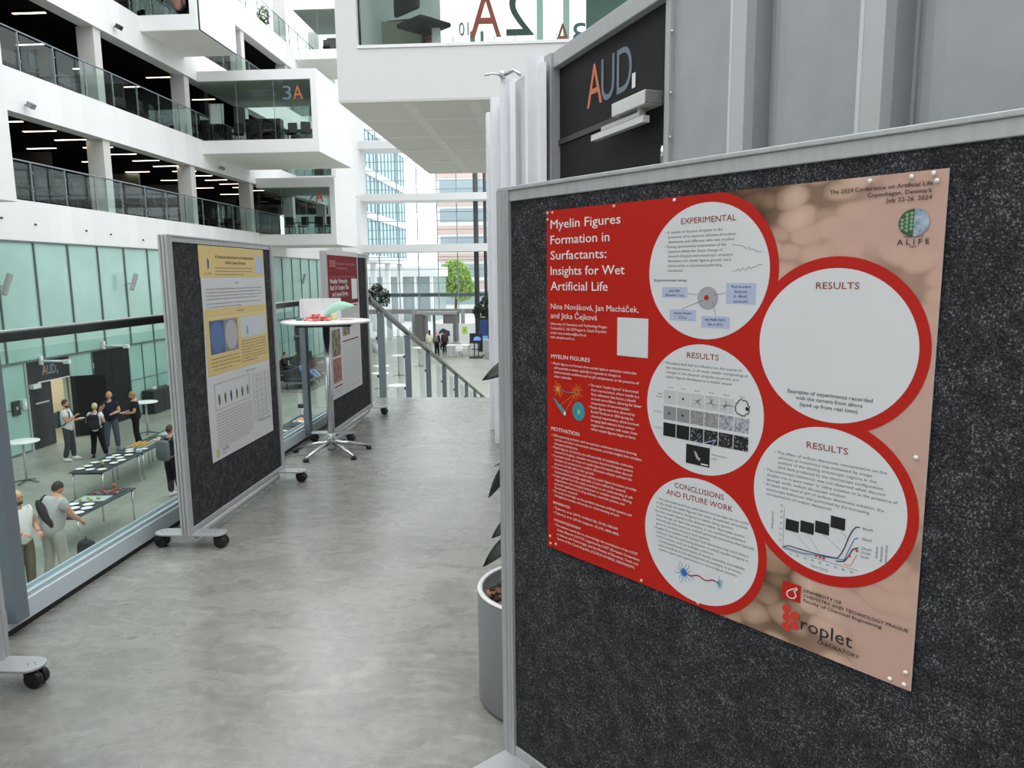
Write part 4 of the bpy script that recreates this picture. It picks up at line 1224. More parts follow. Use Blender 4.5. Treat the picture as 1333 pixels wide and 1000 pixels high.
    para = ['• The effect of sodium decanoate concentration on the', '   amount of anisotropy was evaluated by image', '   analysis of the shining anisotropic regions in the', '   dark field produced by the microscope configuration.', '• The anisotropic behaviour was not observed when decanol',
            '   droplet was in pure water or saline solution or in the presence of', '   strongly acidic sodium decanoate solution.', '• At basic and neutral pH of sodium decanoate solution, the', '   anisotropic behaviour was promoted by the increasing', '   concentration of sodium decanoate.']
    xs = [0.648, 0.657, 0.657, 0.657, 0.627, 0.634, 0.634, 0.627, 0.634, 0.634]
    ws = [0.211, 0.178, 0.186, 0.2, 0.232, 0.246, 0.158, 0.232, 0.2, 0.134]
    tx('paragraph', [(s, xs[i], 0.504 + 0.00965 * i, ws[i], 0.0058, 'l') for i, s in enumerate(para)], P_TXTG)
    for x, y in ((0.678, 0.628), (0.708, 0.624), (0.737, 0.617), (0.766, 0.600)):
        MB().box(x, x + 0.027, -(y + 0.0225), -y, 0.0012, 0.0016).build('micrograph', k1, t)
    strokes('graph_axes', [((0.674, 0.607), (0.674, 0.69), 0.0008), ((0.674, 0.69), (0.82, 0.69), 0.0008), ((0.694, 0.651), (0.728, 0.676), 0.0005), ((0.723, 0.648), (0.748, 0.678), 0.0005), ((0.753, 0.640), (0.792, 0.664), 0.0005), ((0.785, 0.624), (0.803, 0.64), 0.0005)], P_TXTG)
    def curve(name, pts, m, w=0.0016):
        strokes(name, [(a, b, w) for a, b in zip(pts, pts[1:])], m, z=Z + .0004)
    curve('graph_line', [(0.675, 0.686), (0.686, 0.681), (0.744, 0.681), (0.782, 0.678), (0.789, 0.667), (0.795, 0.652), (0.801, 0.632), (0.807, 0.618), (0.813, 0.610), (0.82, 0.609)], mat('print_violet', (66, 40, 92), 0.5), 0.002)
    curve('graph_line', [(0.675, 0.687), (0.717, 0.687), (0.795, 0.677), (0.8, 0.662), (0.806, 0.646), (0.811, 0.633), (0.818, 0.629)], mat('print_blue', (44, 112, 176), 0.5))
    curve('graph_line', [(0.78, 0.684), (0.795, 0.680), (0.803, 0.667), (0.809, 0.653), (0.819, 0.647)], P_TXTK, 0.002)
    curve('graph_line', [(0.795, 0.685), (0.808, 0.684), (0.812, 0.672), (0.817, 0.661)], ye)
    dots = MB()
    for x, y in ((0.804, 0.667), (0.817, 0.653), (0.742, 0.685), (0.75, 0.685), (0.757, 0.685)):
        dots.disc(x, -y, 0.0028, 0.0028, Z + .0006, 12)
    dots.build('graph_points', mat('print_rust', (188, 84, 56), 0.5), t)
    tx('caption', [('80mM', 0.824, 0.612, None, 0.0052, 'l'), ('40mM', 0.824, 0.631, None, 0.0052, 'l'), ('20mM', 0.824, 0.648, None, 0.0052, 'l'), ('10mM', 0.824, 0.656, None, 0.0052, 'l'), ('5mM', 0.824, 0.664, None, 0.0052, 'l'),
                   ('Time [min]', 0.748, 0.709, None, 0.0056, 'c')] + [(str(10 * k), 0.676 + 0.0148 * k, 0.698, None, 0.0045, 'c') for k in range(1, 10)] + [(str(10 * k), 0.668, 0.688 - 0.0116 * k, None, 0.004, 'c') for k in range(1, 8)], P_TXTG)
    lettering('axis_title', [('Area [mm²]', 0.652, -0.657, 0.035, 0.0052, 'l')], P_TXTG, t, Z, rotz=PI / 2)
    lettering('axis_title', [('Sodium', 0.853, -0.657, None, 0.0052, 'l')], P_TXTG, t, Z, rotz=PI / 2)
    lettering('axis_title', [('decanoate', 0.861, -0.662, None, 0.0052, 'l')], P_TXTG, t, Z, rotz=PI / 2)
    lettering('axis_title', [('concentration', 0.869, -0.668, None, 0.0052, 'l')], P_TXTG, t, Z, rotz=PI / 2)
    # header and logos on the right
    tx('event_name', [('The 2024 Conference on Artificial Life', 0.900, 0.0235, 0.168, 0.0072, 'r'), ('Copenhagen, Denmark', 0.900, 0.0345, 0.102, 0.0072, 'r'), ('July 22-26, 2024', 0.900, 0.0455, 0.071, 0.0072, 'r')], P_TXTK, 0.012)
    gl = MB().poly2([(0.8755 + 0.0238 * math.cos(PI / 2 + PI * k / 24), -0.0805 + 0.0222 * math.sin(PI / 2 + PI * k / 24)) for k in range(25)], Z).build('globe_leaf_half', mat('print_leaf_green', (44, 84, 50), 0.5), t)
    lf = MB()
    for k in range(5):
        for s in range(3 if k < 4 else 2):
            cx = 0.8715 - 0.0072 * s; cy = -0.066 - 0.0062 * k - 0.002 * s
            if math.hypot((cx - 0.8755) / 0.0215, (cy + 0.0805) / 0.02) < 0.95:
                lf.poly2([(cx - 0.0036, cy + 0.001), (cx, cy + 0.0038), (cx + 0.0036, cy + 0.001), (cx + 0.001, cy - 0.003)], Z + .0002)
    lf.build('leaf_scales', mat('print_leaf_light', (128, 160, 120), 0.5), gl)
    MB().poly2([(0.8755 + 0.0238 * math.cos(-PI / 2 + PI * k / 24), -0.0805 + 0.0222 * math.sin(-PI / 2 + PI * k / 24)) for k in range(25)], Z).build('globe_ice_half', noise_mat('print_ice_blue', [(0.35, (104, 130, 150)), (0.6, (170, 188, 202))], 60, 3, 0.5), t)
    MB().box(0.861, 0.892, -0.1032, -0.1024, 0.0012, 0.0015).build('globe_rule', P_TXTK, t)
    tx('logo_text', [('A L I F E', 0.851, 0.1155, 0.050, 0.0095, 'l'), ('2024', 0.876, 0.1205, None, 0.0036, 'c')], P_TXTK, 0.008)
    lg = MB().box(0.677, 0.715, -0.789, -0.754, 0.0012, 0.0015).build('university_mark', P_RED, t)
    s = MB()
    pr = [(0.7075, 0.7605), (0.702, 0.7635), (0.694, 0.768), (0.688, 0.7735), (0.687, 0.779), (0.690, 0.7835), (0.696, 0.785), (0.7025, 0.783), (0.706, 0.778), (0.705, 0.7725), (0.7015, 0.769), (0.706, 0.7655), (0.7085, 0.7625)]
    for a, b in zip(pr, pr[1:]):
        a_ = Vector((a[0], -a[1])); b_ = Vector((b[0], -b[1])); dd = b_ - a_; q_ = Vector((-dd.y, dd.x)).normalized() * .0012
        s.quad((*(a_ - q_ - dd * .1), .0018), (*(b_ - q_ + dd * .1), .0018), (*(b_ + q_ + dd * .1), .0018), (*(a_ + q_ - dd * .1), .0018))
    s.build('mark_outline', P_WHITE, lg)
    tx('logo_text', [('UNIVERSITY OF', 0.7215, 0.7635, 0.073, 0.0064, 'l'), ('CHEMISTRY AND TECHNOLOGY PRAGUE', 0.7215, 0.7735, 0.19, 0.0064, 'l')], P_TXTK, 0.012)
    tx('logo_text', [('Faculty of Chemical Engineering', 0.7215, 0.783, 0.146, 0.0062, 'l')], P_TXTK, 0.004)
    dr = MB()
    for x, y in ((0.688, 0.809), (0.689, 0.8275), (0.7055, 0.818), (0.689, 0.846), (0.706, 0.8375)):
        dr.disc(x, -y, 0.0092, 0.0088, Z, 24)
    dr.build('droplet_mark', mat('print_bright_red', (206, 52, 34), 0.45), t)
    tx('logo_text', [('roplet', 0.7185, 0.840, 0.1, 0.027, 'l')], P_TXTK)
    tx('logo_text', [('LABORATORY', 0.7545, 0.8555, 0.078, 0.0082, 'l')], P_TXTK)
    return t, M
RP, RPM = red_poster()

def push_pins():
    spots = [(0.802, 0.008, 'w'), (0.868, 0.008, 'w'), (0.901, 0.006, 'w'), (0.906, 0.018, 'w'), (0.913, 0.845, 'w'), (0.888, 0.868, 'w'), (0.912, 0.868, 'w'), (0.905, 0.465, 'w'),
             (0.006, 0.006, 'r'), (0.024, 0.006, 'r'), (0.006, 0.022, 'r'), (0.228, 0.006, 'r'), (0.397, 0.006, 'w'), (0.012, 0.846, 'r'), (0.013, 0.866, 'r'), (0.034, 0.862, 'r'), (0.325, 0.869, 'r'), (0.484, 0.869, 'r')]
    where = {0: ('white push pin at the top edge of the red poster, near the event name', None), 7: ('white push pin halfway down the right margin of the red poster', None), 12: ('white push pin on the top edge above the EXPERIMENTAL circle', None),
             11: ('clear push pin on the top edge above the poster title', None), 16: ('clear push pin on the bottom edge below the acknowledgement text', None), 17: ('clear push pin on the bottom edge below the CONCLUSIONS circle', None)}
    proto = {}
    for i, (u, v, c) in enumerate(spots):
        if c not in proto:
            o = MB().lathe([(0.0, 0.0), (0.0022, 0.0), (0.0038, 0.0015), (0.0040, 0.0025), (0.0030, 0.0042), (0.0, 0.0048)], 14, cap=False).build('push_pin', mat('pin_white', (236, 236, 232), 0.25) if c == 'w' else mat('pin_clear', (228, 176, 160), 0.25))
            proto[c] = o
        else:
            o = proto[c].copy(); COL.objects.link(o)
        o.matrix_world = RPM @ tr(u, -v, 0.0012)
        if i in where: lab = where[i][0]
        elif i in (1, 2, 3): lab = 'white push pin in the top right corner of the red poster'
        elif i in (4, 5, 6): lab = 'white push pin in the bottom right corner of the red poster'
        elif i in (8, 9, 10): lab = 'clear push pin in the top left corner of the red poster'
        else: lab = 'clear push pin in the bottom left corner of the red poster'
        tag(o, lab, 'push pin', 'pins holding the red poster')
push_pins()

# ---- the two posters on the boards along the railing ----------------------
def side_poster(name, label, y0, y1, zt, zb, x=-2.06 + 0.0165):
    t = thing(name, label, 'poster')
    M = Matrix((Vector((0, 1, 0)), Vector((0, 0, 1)), Vector((1, 0, 0)))).transposed().to_4x4()
    M.translation = Vector((x + 0.003, y0, zt))
    t.matrix_world = M
    return t, y1 - y0, zt - zb

def wavy_sheet(w, h, m, t, amp=0.006):
    sh = MB(); gx, gy = 16, 30
    grid = [[sh.bm.verts.new((w * i / gx + (0.010 * math.sin(3.1 * j / gy * 2) * (1 - i / gx) if i < 4 else 0), -h * j / gy, 0.0)) for i in range(gx + 1)] for j in range(gy + 1)]
    for j in range(gy):
        for i in range(gx):
            sh.bm.faces.new((grid[j + 1][i], grid[j + 1][i + 1], grid[j][i + 1], grid[j][i]))
    return sh.build('sheet', m, t)

def body_lines(t, x, y, w, n, step, h, m, seed, words=None):
    rr = random.Random(seed)
    vocab = 'the of simulation cells model agents rules grid energy we show environment a in growth and learning with droplet patterns evolution to life for systems each behaviour'.split()
    L = []
    for k in range(n):
        s = ' '.join(rr.choice(vocab) for _ in range(max(3, int(w / h / 3.2))))
        L.append((s, x, -(y + step * k), w if k < n - 1 else w * rr.uniform(.4, .9), h, 'l'))
    return lettering('paragraph', L, m, t, 0.0012, res=1)

def yellow_poster():
    t, w, h = side_poster('research_poster', 'yellow and white research poster with two round photographs, on the board by the railing', 4.135, 5.075, 1.688, 0.41)
    ys = mat('poster_straw', (214, 188, 122), 0.5); yl = mat('poster_straw_pale', (222, 200, 140), 0.5)
    wavy_sheet(w, h, mat('poster_sheet_white', (206, 206, 206), 0.5), t)
    MB().box(0, w, -0.185, 0, 0.0003, 0.0008).build('title_band', ys, t)
    MB().box(0.02, w, -0.765, -0.37, 0.0003, 0.0008).build('yellow_panel', ys, t)
    MB().box(0.05, w - 0.02, -0.43, -0.42, 0.0008, 0.0009).build('panel_rule', yl, t)
    k = mat('print_ink', (44, 42, 40), 0.5)
    lettering('title', [('A Simulation Environment for the Reproduction', w * 0.52, -0.072, 0.56, 0.022, 'c'), ('of Ant Colony Dynamics', w * 0.52, -0.105, 0.30, 0.022, 'c')], k, t, 0.0012, 0.012)
    body_lines(t, 0.2, 0.132, 0.54, 3, 0.02, 0.010, k, 3)
    body = P_TXTK
    lettering('heading', [('Abstract', w * 0.52, -0.225, None, 0.013, 'c')], k, t, 0.0012)
    body_lines(t, 0.06, 0.258, w - 0.12, 4, 0.02, 0.0105, k, 5)
    body_lines(t, 0.06, 0.345, w - 0.14, 2, 0.02, 0.0105, k, 6)
    lettering('heading', [('Demonstration', w * 0.55, -0.40, None, 0.013, 'c')], k, t, 0.0012)
    MB().box(w - 0.14, w - 0.02, -0.16, -0.045, 0.0008, 0.0012).build('blank_label_square', mat('poster_pale_blue', (170, 186, 210), 0.5), t)
    g = MB().disc(0.10, -0.105, 0.032, 0.04, 0.001, 24).build('logo_disc', mat('logo_pale', (206, 196, 150), 0.5), t)
    MB().poly2([(0.10, -0.07), (0.125, -0.085), (0.12, -0.13), (0.10, -0.14)], 0.0013).build('logo_dark_half', mat('logo_slate', (70, 86, 92), 0.5), g)
    lettering('logo_text', [('ALIFE', 0.10, -0.17, 0.09, 0.014, 'c')], mat('logo_green', (120, 132, 90), 0.5), t, 0.0012)
    p = MB().box(0.07, 0.455, -0.64, -0.44, 0.0008, 0.0013).build('photograph', mat('photo_grey', (124, 128, 134), 0.5), t)
    MB().box(0.07, 0.26, -0.64, -0.44, 0.0013, 0.0015).build('photo_shade', mat('photo_navy', (62, 84, 126), 0.5), p)
    MB().disc(0.165, -0.54, 0.088, 0.092, 0.0018, 32).build('blue_dish', mat('photo_blue', (76, 106, 158), 0.5), p)
    MB().disc(0.36, -0.54, 0.088, 0.092, 0.0018, 32).build('grey_dish', mat('photo_pale_grey', (170, 172, 172), 0.5), p)
    q = MB().box(0.50, w - 0.03, -0.575, -0.44, 0.0008, 0.0013).build('photograph', mat('photo_white', (196, 200, 204), 0.5), t)
    MB().disc(0.60, -0.53, 0.02, 0.03, 0.0016, 16).build('blue_spot', mat('photo_light_blue', (140, 166, 204), 0.5), q)
    body_lines(t, 0.07, 0.672, 0.39, 4, 0.022, 0.0105, k, 8)
    body_lines(t, 0.50, 0.60, w - 0.55, 8, 0.019, 0.0105, k, 9)
    # lower white part
    lettering('heading', [('Results of the simulation', w * 0.66, -0.80, None, 0.012, 'c')], k, t, 0.0012)
    f = MB()
    for a, b, c, d in ((0.08, 0.58, 0.82, 0.822), (0.08, 0.58, 0.975, 0.977), (0.08, 0.083, 0.82, 0.977), (0.577, 0.58, 0.82, 0.977)):
        f.box(a, b, -d, -c, 0.0008, 0.0012)
    f.build('figure_frame', P_TXTG, t)
    for j in range(6):
        x = 0.12 + 0.082 * j
        MB().poly2([(x, -0.91), (x + 0.012, -0.88), (x + 0.03, -0.90), (x + 0.028, -0.945), (x + 0.012, -0.955)], 0.0012).build('droplet_print', mat('print_pond_%d' % (j % 2), ((62, 84, 92), (92, 112, 86))[j % 2], 0.5), t)
    body_lines(t, 0.08, 1.005, 0.52, 12, 0.0185, 0.0098, k, 12)
    tb = MB()
    for j in range(9):
        tb.box(0.63, w - 0.03, -(0.83 + 0.036 * j) - 0.0012, -(0.83 + 0.036 * j), 0.0008, 0.0012)
    for j in range(5):
        tb.box(0.63 + 0.07 * j, 0.6312 + 0.07 * j, -1.118, -0.83, 0.0008, 0.0012)
    tb.build('table_grid', P_TXTG, t)
    body_lines(t, 0.645, 0.85, w - 0.69, 8, 0.036, 0.008, k, 15)
    body_lines(t, 0.63, 1.135, w - 0.67, 2, 0.02, 0.0098, k, 16)
    lettering('logo_text', [('ALIFE', 0.13, -1.235, 0.09, 0.02, 'l'), ('2024', 0.13, -1.255, 0.05, 0.01, 'l')], k, t, 0.0012)
    MB().disc(0.075, -1.235, 0.022, 0.028, 0.001, 20).build('logo_disc', mat('logo_gold', (196, 178, 92), 0.5), t)
    lettering('logo_text', [('University', w - 0.03, -1.17, 0.2, 0.022, 'r')], mat('logo_soft_grey', (128, 130, 134), 0.5), t, 0.0012, 0.01)
yellow_poster()

def maroon_poster():
    t, w, h = side_poster('research_poster', 'maroon headed white research poster with small photographs, behind the bar table', 6.49, 7.495, 1.738, 0.385, -2.06 + 0.0255)
    ma = mat('poster_maroon', (126, 26, 36), 0.65, spec=0.15)
    MB().box(0, w, -h, 0, -0.0006, 0.0).build('sheet', mat('poster_sheet_white', (206, 206, 206), 0.5), t)
    MB().box(0.0, w - 0.03, -0.50, -0.045, 0.0002, 0.0008).build('title_band', ma, t)
    lettering('institution', [('SSIE', 0.06, -0.15, 0.18, 0.06, 'l')], mat('print_pink_grey', (196, 140, 140), 0.5), t, 0.0012)
    lettering('institution', [('Department of Systems Science', 0.27, -0.13, 0.62, 0.026, 'l'), ('and Engineering', 0.27, -0.17, 0.33, 0.026, 'l')], mat('print_pink_dim', (176, 110, 112), 0.5), t, 0.0012)
    MB().box(0.05, w - 0.1, -0.242, -0.238, 0.0009, 0.0012).box(0.05, w - 0.35, -0.425, -0.421, 0.0009, 0.0012).build('rule', mat('print_pink_dim', (176, 110, 112), 0.5), t)
    lettering('title', [('Nodalis: Virtuosity', 0.05, -0.30, 0.55, 0.046, 'l'), ('Real: Or Creative Thin', 0.05, -0.36, 0.58, 0.046, 'l'), ('and Lepaut Droite', 0.10, -0.415, 0.5, 0.04, 'l')], P_WHITE, t, 0.0018, 0.018)
    body_lines(t, 0.06, 0.46, 0.3, 1, 0.03, 0.014, mat('print_pink_dim', (176, 110, 112), 0.5), 31)
    MB().box(w - 0.26, w - 0.06, -0.46, -0.26, 0.0008, 0.0012).build('blank_label_square', P_WHITE, t)
    k = P_TXTG
    MB().box(0.03, 0.29, -0.965, -0.72, 0.0006, 0.0012).build('photograph', noise_mat('photo_brown', [(0.42, (52, 42, 26)), (0.62, (150, 120, 70))], 14, 4, 0.5), t)
    MB().box(0.38, 0.62, -0.80, -0.66, 0.0006, 0.0012).build('photograph', noise_mat('photo_ochre', [(0.4, (74, 62, 44)), (0.6, (130, 112, 84))], 14, 4, 0.5), t)
    MB().box(0.03, 0.29, -1.21, -0.985, 0.0006, 0.0012).build('photograph', noise_mat('photo_rust', [(0.4, (110, 44, 32)), (0.62, (176, 96, 78))], 22, 4, 0.5), t)
    body_lines(t, 0.03, 0.55, 0.27, 8, 0.022, 0.011, k, 20)
    body_lines(t, 0.36, 0.55, w - 0.42, 4, 0.022, 0.011, k, 21)
    body_lines(t, 0.66, 0.66, w - 0.72, 6, 0.022, 0.011, k, 22)
    for y_ in (0.515, 0.845, ):
        MB().box(0.36, w - 0.08, -y_ - 0.012, -y_, 0.0006, 0.0012).build('section_rule', ma, t)
    body_lines(t, 0.36, 0.885, w - 0.42, 18, 0.0225, 0.011, k, 23)
    MB().box(0.05, 0.30, -1.252, -1.24, 0.0006, 0.0012).build('section_rule', ma, t)
    body_lines(t, 0.36, 1.292, w - 0.42, 3, 0.0215, 0.011, k, 24)
    body_lines(t, 0.04, 1.28, 0.28, 3, 0.0215, 0.011, k, 25)
maroon_poster()
# ================================================================== THINGS ON THE LANDING
def bar_table_main():
    t = thing('bar_table', 'round white bar table with chrome column and five splayed feet on the landing', 'table', (-1.93, 6.05, 0), 0.2)
    MB().lathe([(0.0, 1.118), (0.355, 1.118), (0.365, 1.124), (0.365, 1.134), (0.355, 1.14), (0.0, 1.14)], 56, cap=False).build('table_top', M_TABLEW, t)
    MB().box(-0.22, 0.22, -0.22, 0.22, 1.095, 1.118).build('support_plate', M_BLACK, t, 0.004)
    MB().lathe([(0.029, 0.05), (0.029, 1.1)], 24).lathe([(0.036, 0.03), (0.036, 0.17), (0.03, 0.175)], 24).build('column', M_CHROME, t)
    for k in range(5):
        a = 2 * PI * k / 5 + 0.35
        c, s = math.cos(a), math.sin(a)
        M = rot('Z', a)
        f = MB()
        f.tube([(0.02 * c, 0.02 * s, 0.10), (0.16 * c, 0.16 * s, 0.075), (0.33 * c, 0.33 * s, 0.028)], [0.02, 0.015, 0.010], 10)
        f = f.build('foot', M_CHROME, t)
        MB().lathe([(0.024, 0.0), (0.024, 0.02), (0.018, 0.026)], 16, tr(0.325 * c, 0.325 * s, 0)).build('foot_glide', M_BLACK, f)
bar_table_main()

def table_clutter():
    before = set(SC.objects)
    zt = 1.1402
    # open white paper bag, leaning back
    b = MB()
    M = tr(-2.13, 6.32, zt) @ rot('Z', 0.25)
    b.box(-0.17, 0.17, 0.015, 0.02, 0.0, 0.175, M)
    b.box(-0.17, -0.165, -0.09, 0.02, 0.0, 0.16, M)
    b.box(0.165, 0.17, -0.09, 0.02, 0.0, 0.12, M)
    b.box(-0.17, 0.17, -0.09, 0.02, 0.0, 0.003, M)
    tag(b.build('paper_bag', M_PAPER, bevel=0.001), 'opened white paper bag standing on the bar table', 'bag')
    # mint green paper sheet bent over it
    g = MB()
    top = [(-0.03, 0.045), (0.0, 0.10), (0.045, 0.135), (0.10, 0.155), (0.15, 0.150), (0.20, 0.135), (0.235, 0.118)]
    bot = [(-0.03, 0.035), (0.01, 0.045), (0.05, 0.055), (0.10, 0.075), (0.15, 0.088), (0.20, 0.102), (0.235, 0.113)]
    ru = []
    for (xa, za), (xb, zb) in zip(top, bot):
        ru.append([g.bm.verts.new((-2.03 + xa, 6.20 - 0.10 * abs(xa), zt + za)), g.bm.verts.new((-2.03 + (xa + xb) / 2, 6.165 - 0.10 * abs(xa), zt + (za + zb) / 2)), g.bm.verts.new((-2.03 + xb, 6.17 - 0.10 * abs(xa), zt + zb))])
    for p, q in zip(ru, ru[1:]):
        for k in range(2):
            f = g.bm.faces.new((p[k], p[k + 1], q[k + 1], q[k])); f.smooth = True
    g.poly2([(-2.06, 6.12), (-1.98, 6.10), (-1.96, 6.2), (-2.06, 6.2)], zt + 0.001)
    g.quad((-2.06, 6.2, zt), (-2.06, 6.2, zt + 0.04), (-2.0, 6.165, zt + 0.08), (-1.98, 6.18, zt))
    tag(g.build('paper_napkin', mat('mint_paper', (164, 214, 192), 0.6)), 'mint green paper napkin bent like a leaf on the bar table', 'napkin')
    cols = [mat('candy_pink', (232, 120, 122), 0.4), mat('candy_coral', (226, 96, 92), 0.4), mat('candy_pale', (240, 190, 186), 0.4)]
    rr = random.Random(4)
    protos = {}
    for k in range(26):
        r = 0.10 * math.sqrt(rr.random()); a = rr.uniform(0, 2 * PI)
        ly = 0 if k < 14 else (1 if k < 22 else 2)
        r *= (1, 0.7, 0.35)[ly]
        ci = rr.randrange(3)
        if ci not in protos:
            m = MB(); m.ball((0, 0, 0.011), (0.019, 0.012, 0.011), 10, 6)
            m.lathe([(0.0, 0.0), (0.009, 0.014)], 8, tr(0.017, 0, 0.011) @ rot('Y', PI / 2), cap=False)
            m.lathe([(0.0, 0.0), (0.009, 0.014)], 8, tr(-0.017, 0, 0.011) @ rot('Y', -PI / 2), cap=False)
            o = m.build('wrapped_candy', cols[ci]); protos[ci] = o
        else:
            o = protos[ci].copy(); COL.objects.link(o)
        o.location = (-2.07 + r * math.cos(a) * 1.0, 6.02 + r * math.sin(a) * 0.8, zt + 0.019 * ly)
        o.rotation_euler = (0, 0, rr.uniform(0, PI))
        tag(o, ('pink', 'coral', 'pale pink')[ci] + ' wrapped sweet in the heap on the white bar table', 'candy', 'sweets heaped on the bar table')
    fl = MB().box(-0.105, 0.105, -0.07, 0.07, 0, 0.002, tr(-1.83, 6.15, zt) @ rot('Z', 0.4)).build('leaflet', M_PAPER)
    MB().box(-0.09, 0.02, -0.05, 0.05, 0.0021, 0.0025, tr(-1.83, 6.15, zt) @ rot('Z', 0.4)).build('print_block', mat('leaflet_red', (214, 104, 98), 0.5), fl)
    tag(fl, 'white leaflet with a red print lying at the right of the bar table', 'leaflet')
    fl = MB().box(-0.03, 0.03, -0.04, 0.04, 0, 0.02, tr(-2.24, 6.1, zt) @ rot('Z', 0.3)).build('sticker_box', mat('teal_card', (72, 120, 124), 0.5))
    tag(fl, 'small teal card box on the left of the bar table', 'box')
    fl = MB().lathe([(0.02, 0), (0.026, 0.05)], 16, tr(-1.95, 6.1, zt)).build('paper_cup', mat('pale_yellow_cup', (224, 214, 160), 0.5))
    tag(fl, 'small pale yellow paper cup beside the sweets on the bar table', 'cup')
    for o in set(SC.objects) - before:
        if o.parent is None: o.location = Vector(o.location) + Vector((0.10, -0.07, 0))
table_clutter()

def planter():
    t = thing('potted_rubber_plant', 'rubber plant with dark leaves in a grey cylindrical planter behind the near board', 'plant', (-0.055, 2.47, 0))
    r = 0.228
    MB().lathe([(0.0, 0.0), (r - 0.01, 0.0), (r, 0.012), (r, 0.40), (r - 0.004, 0.412), (r - 0.014, 0.412), (r - 0.018, 0.40), (r - 0.018, 0.33), (0.0, 0.33)], 64, cap=False).build('pot', mat('planter_grey', (140, 142, 146), 0.4, 0.1), t)
    MB().lathe([(r - 0.0175, 0.409), (r - 0.0165, 0.4135), (r - 0.002, 0.4135), (r + 0.0008, 0.409)], 64, cap=False).build('rim', mat('rim_pale', (206, 206, 204), 0.4), t)
    ch = MB(); rr = random.Random(9)
    for k in range(650):
        a = rr.uniform(0, 2 * PI); q = (r - 0.03) * math.sqrt(rr.random())
        M = tr(q * math.cos(a), q * math.sin(a), 0.355 + rr.uniform(-.01, .016)) @ rot('Z', rr.uniform(0, PI)) @ rot('X', rr.uniform(-.6, .6)) @ rot('Y', rr.uniform(-.6, .6))
        s = rr.uniform(0.5, 1.2)
        ch.slot = rr.choice((0, 0, 1, 2))
        ch.box(-0.017 * s, 0.017 * s, -0.008 * s, 0.008 * s, -0.003, 0.003, M)
    ch.slot = 0
    ch.lathe([(0.0, 0.352), (r - 0.019, 0.348)], 32, cap=False)
    o = ch.build('bark_mulch', [mat('mulch_dark', (58, 40, 34), 0.9), mat('mulch_mid', (112, 80, 64), 0.9), mat('mulch_light', (164, 124, 98), 0.9)], t)
    o['kind'] = 'stuff'
    stm = mat('plant_stem', (74, 62, 44), 0.8)
    stems = [[(0, 0, 0.34), (0.02, 0.02, 0.8), (-0.02, 0.0, 1.25)], [(0.05, -0.04, 0.34), (0.09, -0.02, 0.7), (0.07, 0.02, 1.05)]]
    for s in stems:
        MB().tube(s, [0.013, 0.010, 0.006], 8).build('stem', stm, t)
    lm = noise_mat('rubber_leaf', [(0.35, (20, 27, 20)), (0.65, (40, 50, 37))], 12, 3, 0.3)
    lu = mat('leaf_underside', (58, 66, 50), 0.5)
    def leaf(base, tip, w, droop, roll=0.4):
        m = MB()
        b = Vector(base); e = Vector(tip); d = e - b; L = d.length
        side = d.cross(Vector((0, 0, 1))).normalized()
        up = side.cross(d).normalized()
        side = side * math.cos(roll) + up * math.sin(roll)
        N = 10; rows = []
        for i in range(N + 1):
            u = i / N
            ww = w * (math.sin(PI * min(1.0, 0.04 + u * 0.96)) ** 0.8) * (1 - 0.15 * u) + 0.001
            c = b + d * u + Vector((0, 0, -droop * u * u)) + up * 0.02 * math.sin(PI * u)
            rows.append([m.bm.verts.new(c + side * ww * k + up * (0.12 * ww * abs(k))) for k in (-1, -0.5, 0, 0.5, 1)])
        for a_, c_ in zip(rows, rows[1:]):
            for k in range(4):
                f = m.bm.faces.new((a_[k], a_[k + 1], c_[k + 1], c_[k])); f.smooth = True
        lf = m.build('leaf', lm, t)
        so = lf.modifiers.new('leaf_thickness', 'SOLIDIFY'); so.thickness = 0.0016
    # leaves that reach past the edge of the board (local coordinates)
    leaf((0.02, -0.02, 1.20), (-0.20, 0.0, 1.165), 0.036, 0.02, 1.1)
    leaf((-0.01, 0, 0.86), (-0.165, 0.02, 0.838), 0.014, 0.0, 0.2)
    leaf((-0.02, 0, 0.90), (-0.185, 0.0, 0.73), 0.030, 0.0, 0.8)
    leaf((-0.01, 0, 0.66), (-0.175, -0.02, 0.60), 0.030, 0.01, 0.9)
    leaf((0.0, 0, 0.62), (-0.205, -0.03, 0.49), 0.032, 0.0, 0.8)
    rr = random.Random(2)
    for k in range(16):
        a = rr.uniform(-1.2, 1.6); z = 0.5 + 0.045 * k
        leaf((0.02, 0.0, z), (0.02 + 0.17 * math.cos(a), 0.02 + 0.12 * math.sin(a), z + rr.uniform(-.05, .08)), 0.032, 0.03, rr.uniform(0, 1))
planter()

# clamp on top of the ribbed wall
cl = MB()
cl.tube([(-0.40, 5.86, 2.995), (-0.48, 5.80, 3.0), (-0.54, 5.78, 2.985)], 0.008, 8).lathe([(0.02, 0.0), (0.02, 0.05), (0.012, 0.055)], 12, tr(-0.41, 5.85, 2.975)).tube([(-0.40, 5.86, 3.0), (-0.32, 5.80, 3.02), (-0.27, 5.74, 2.97)], 0.014, 8)
tag(cl.build('cable_clamp', M_CHROME), 'small chrome clamp and hook on top of the ribbed metal wall', 'clamp')

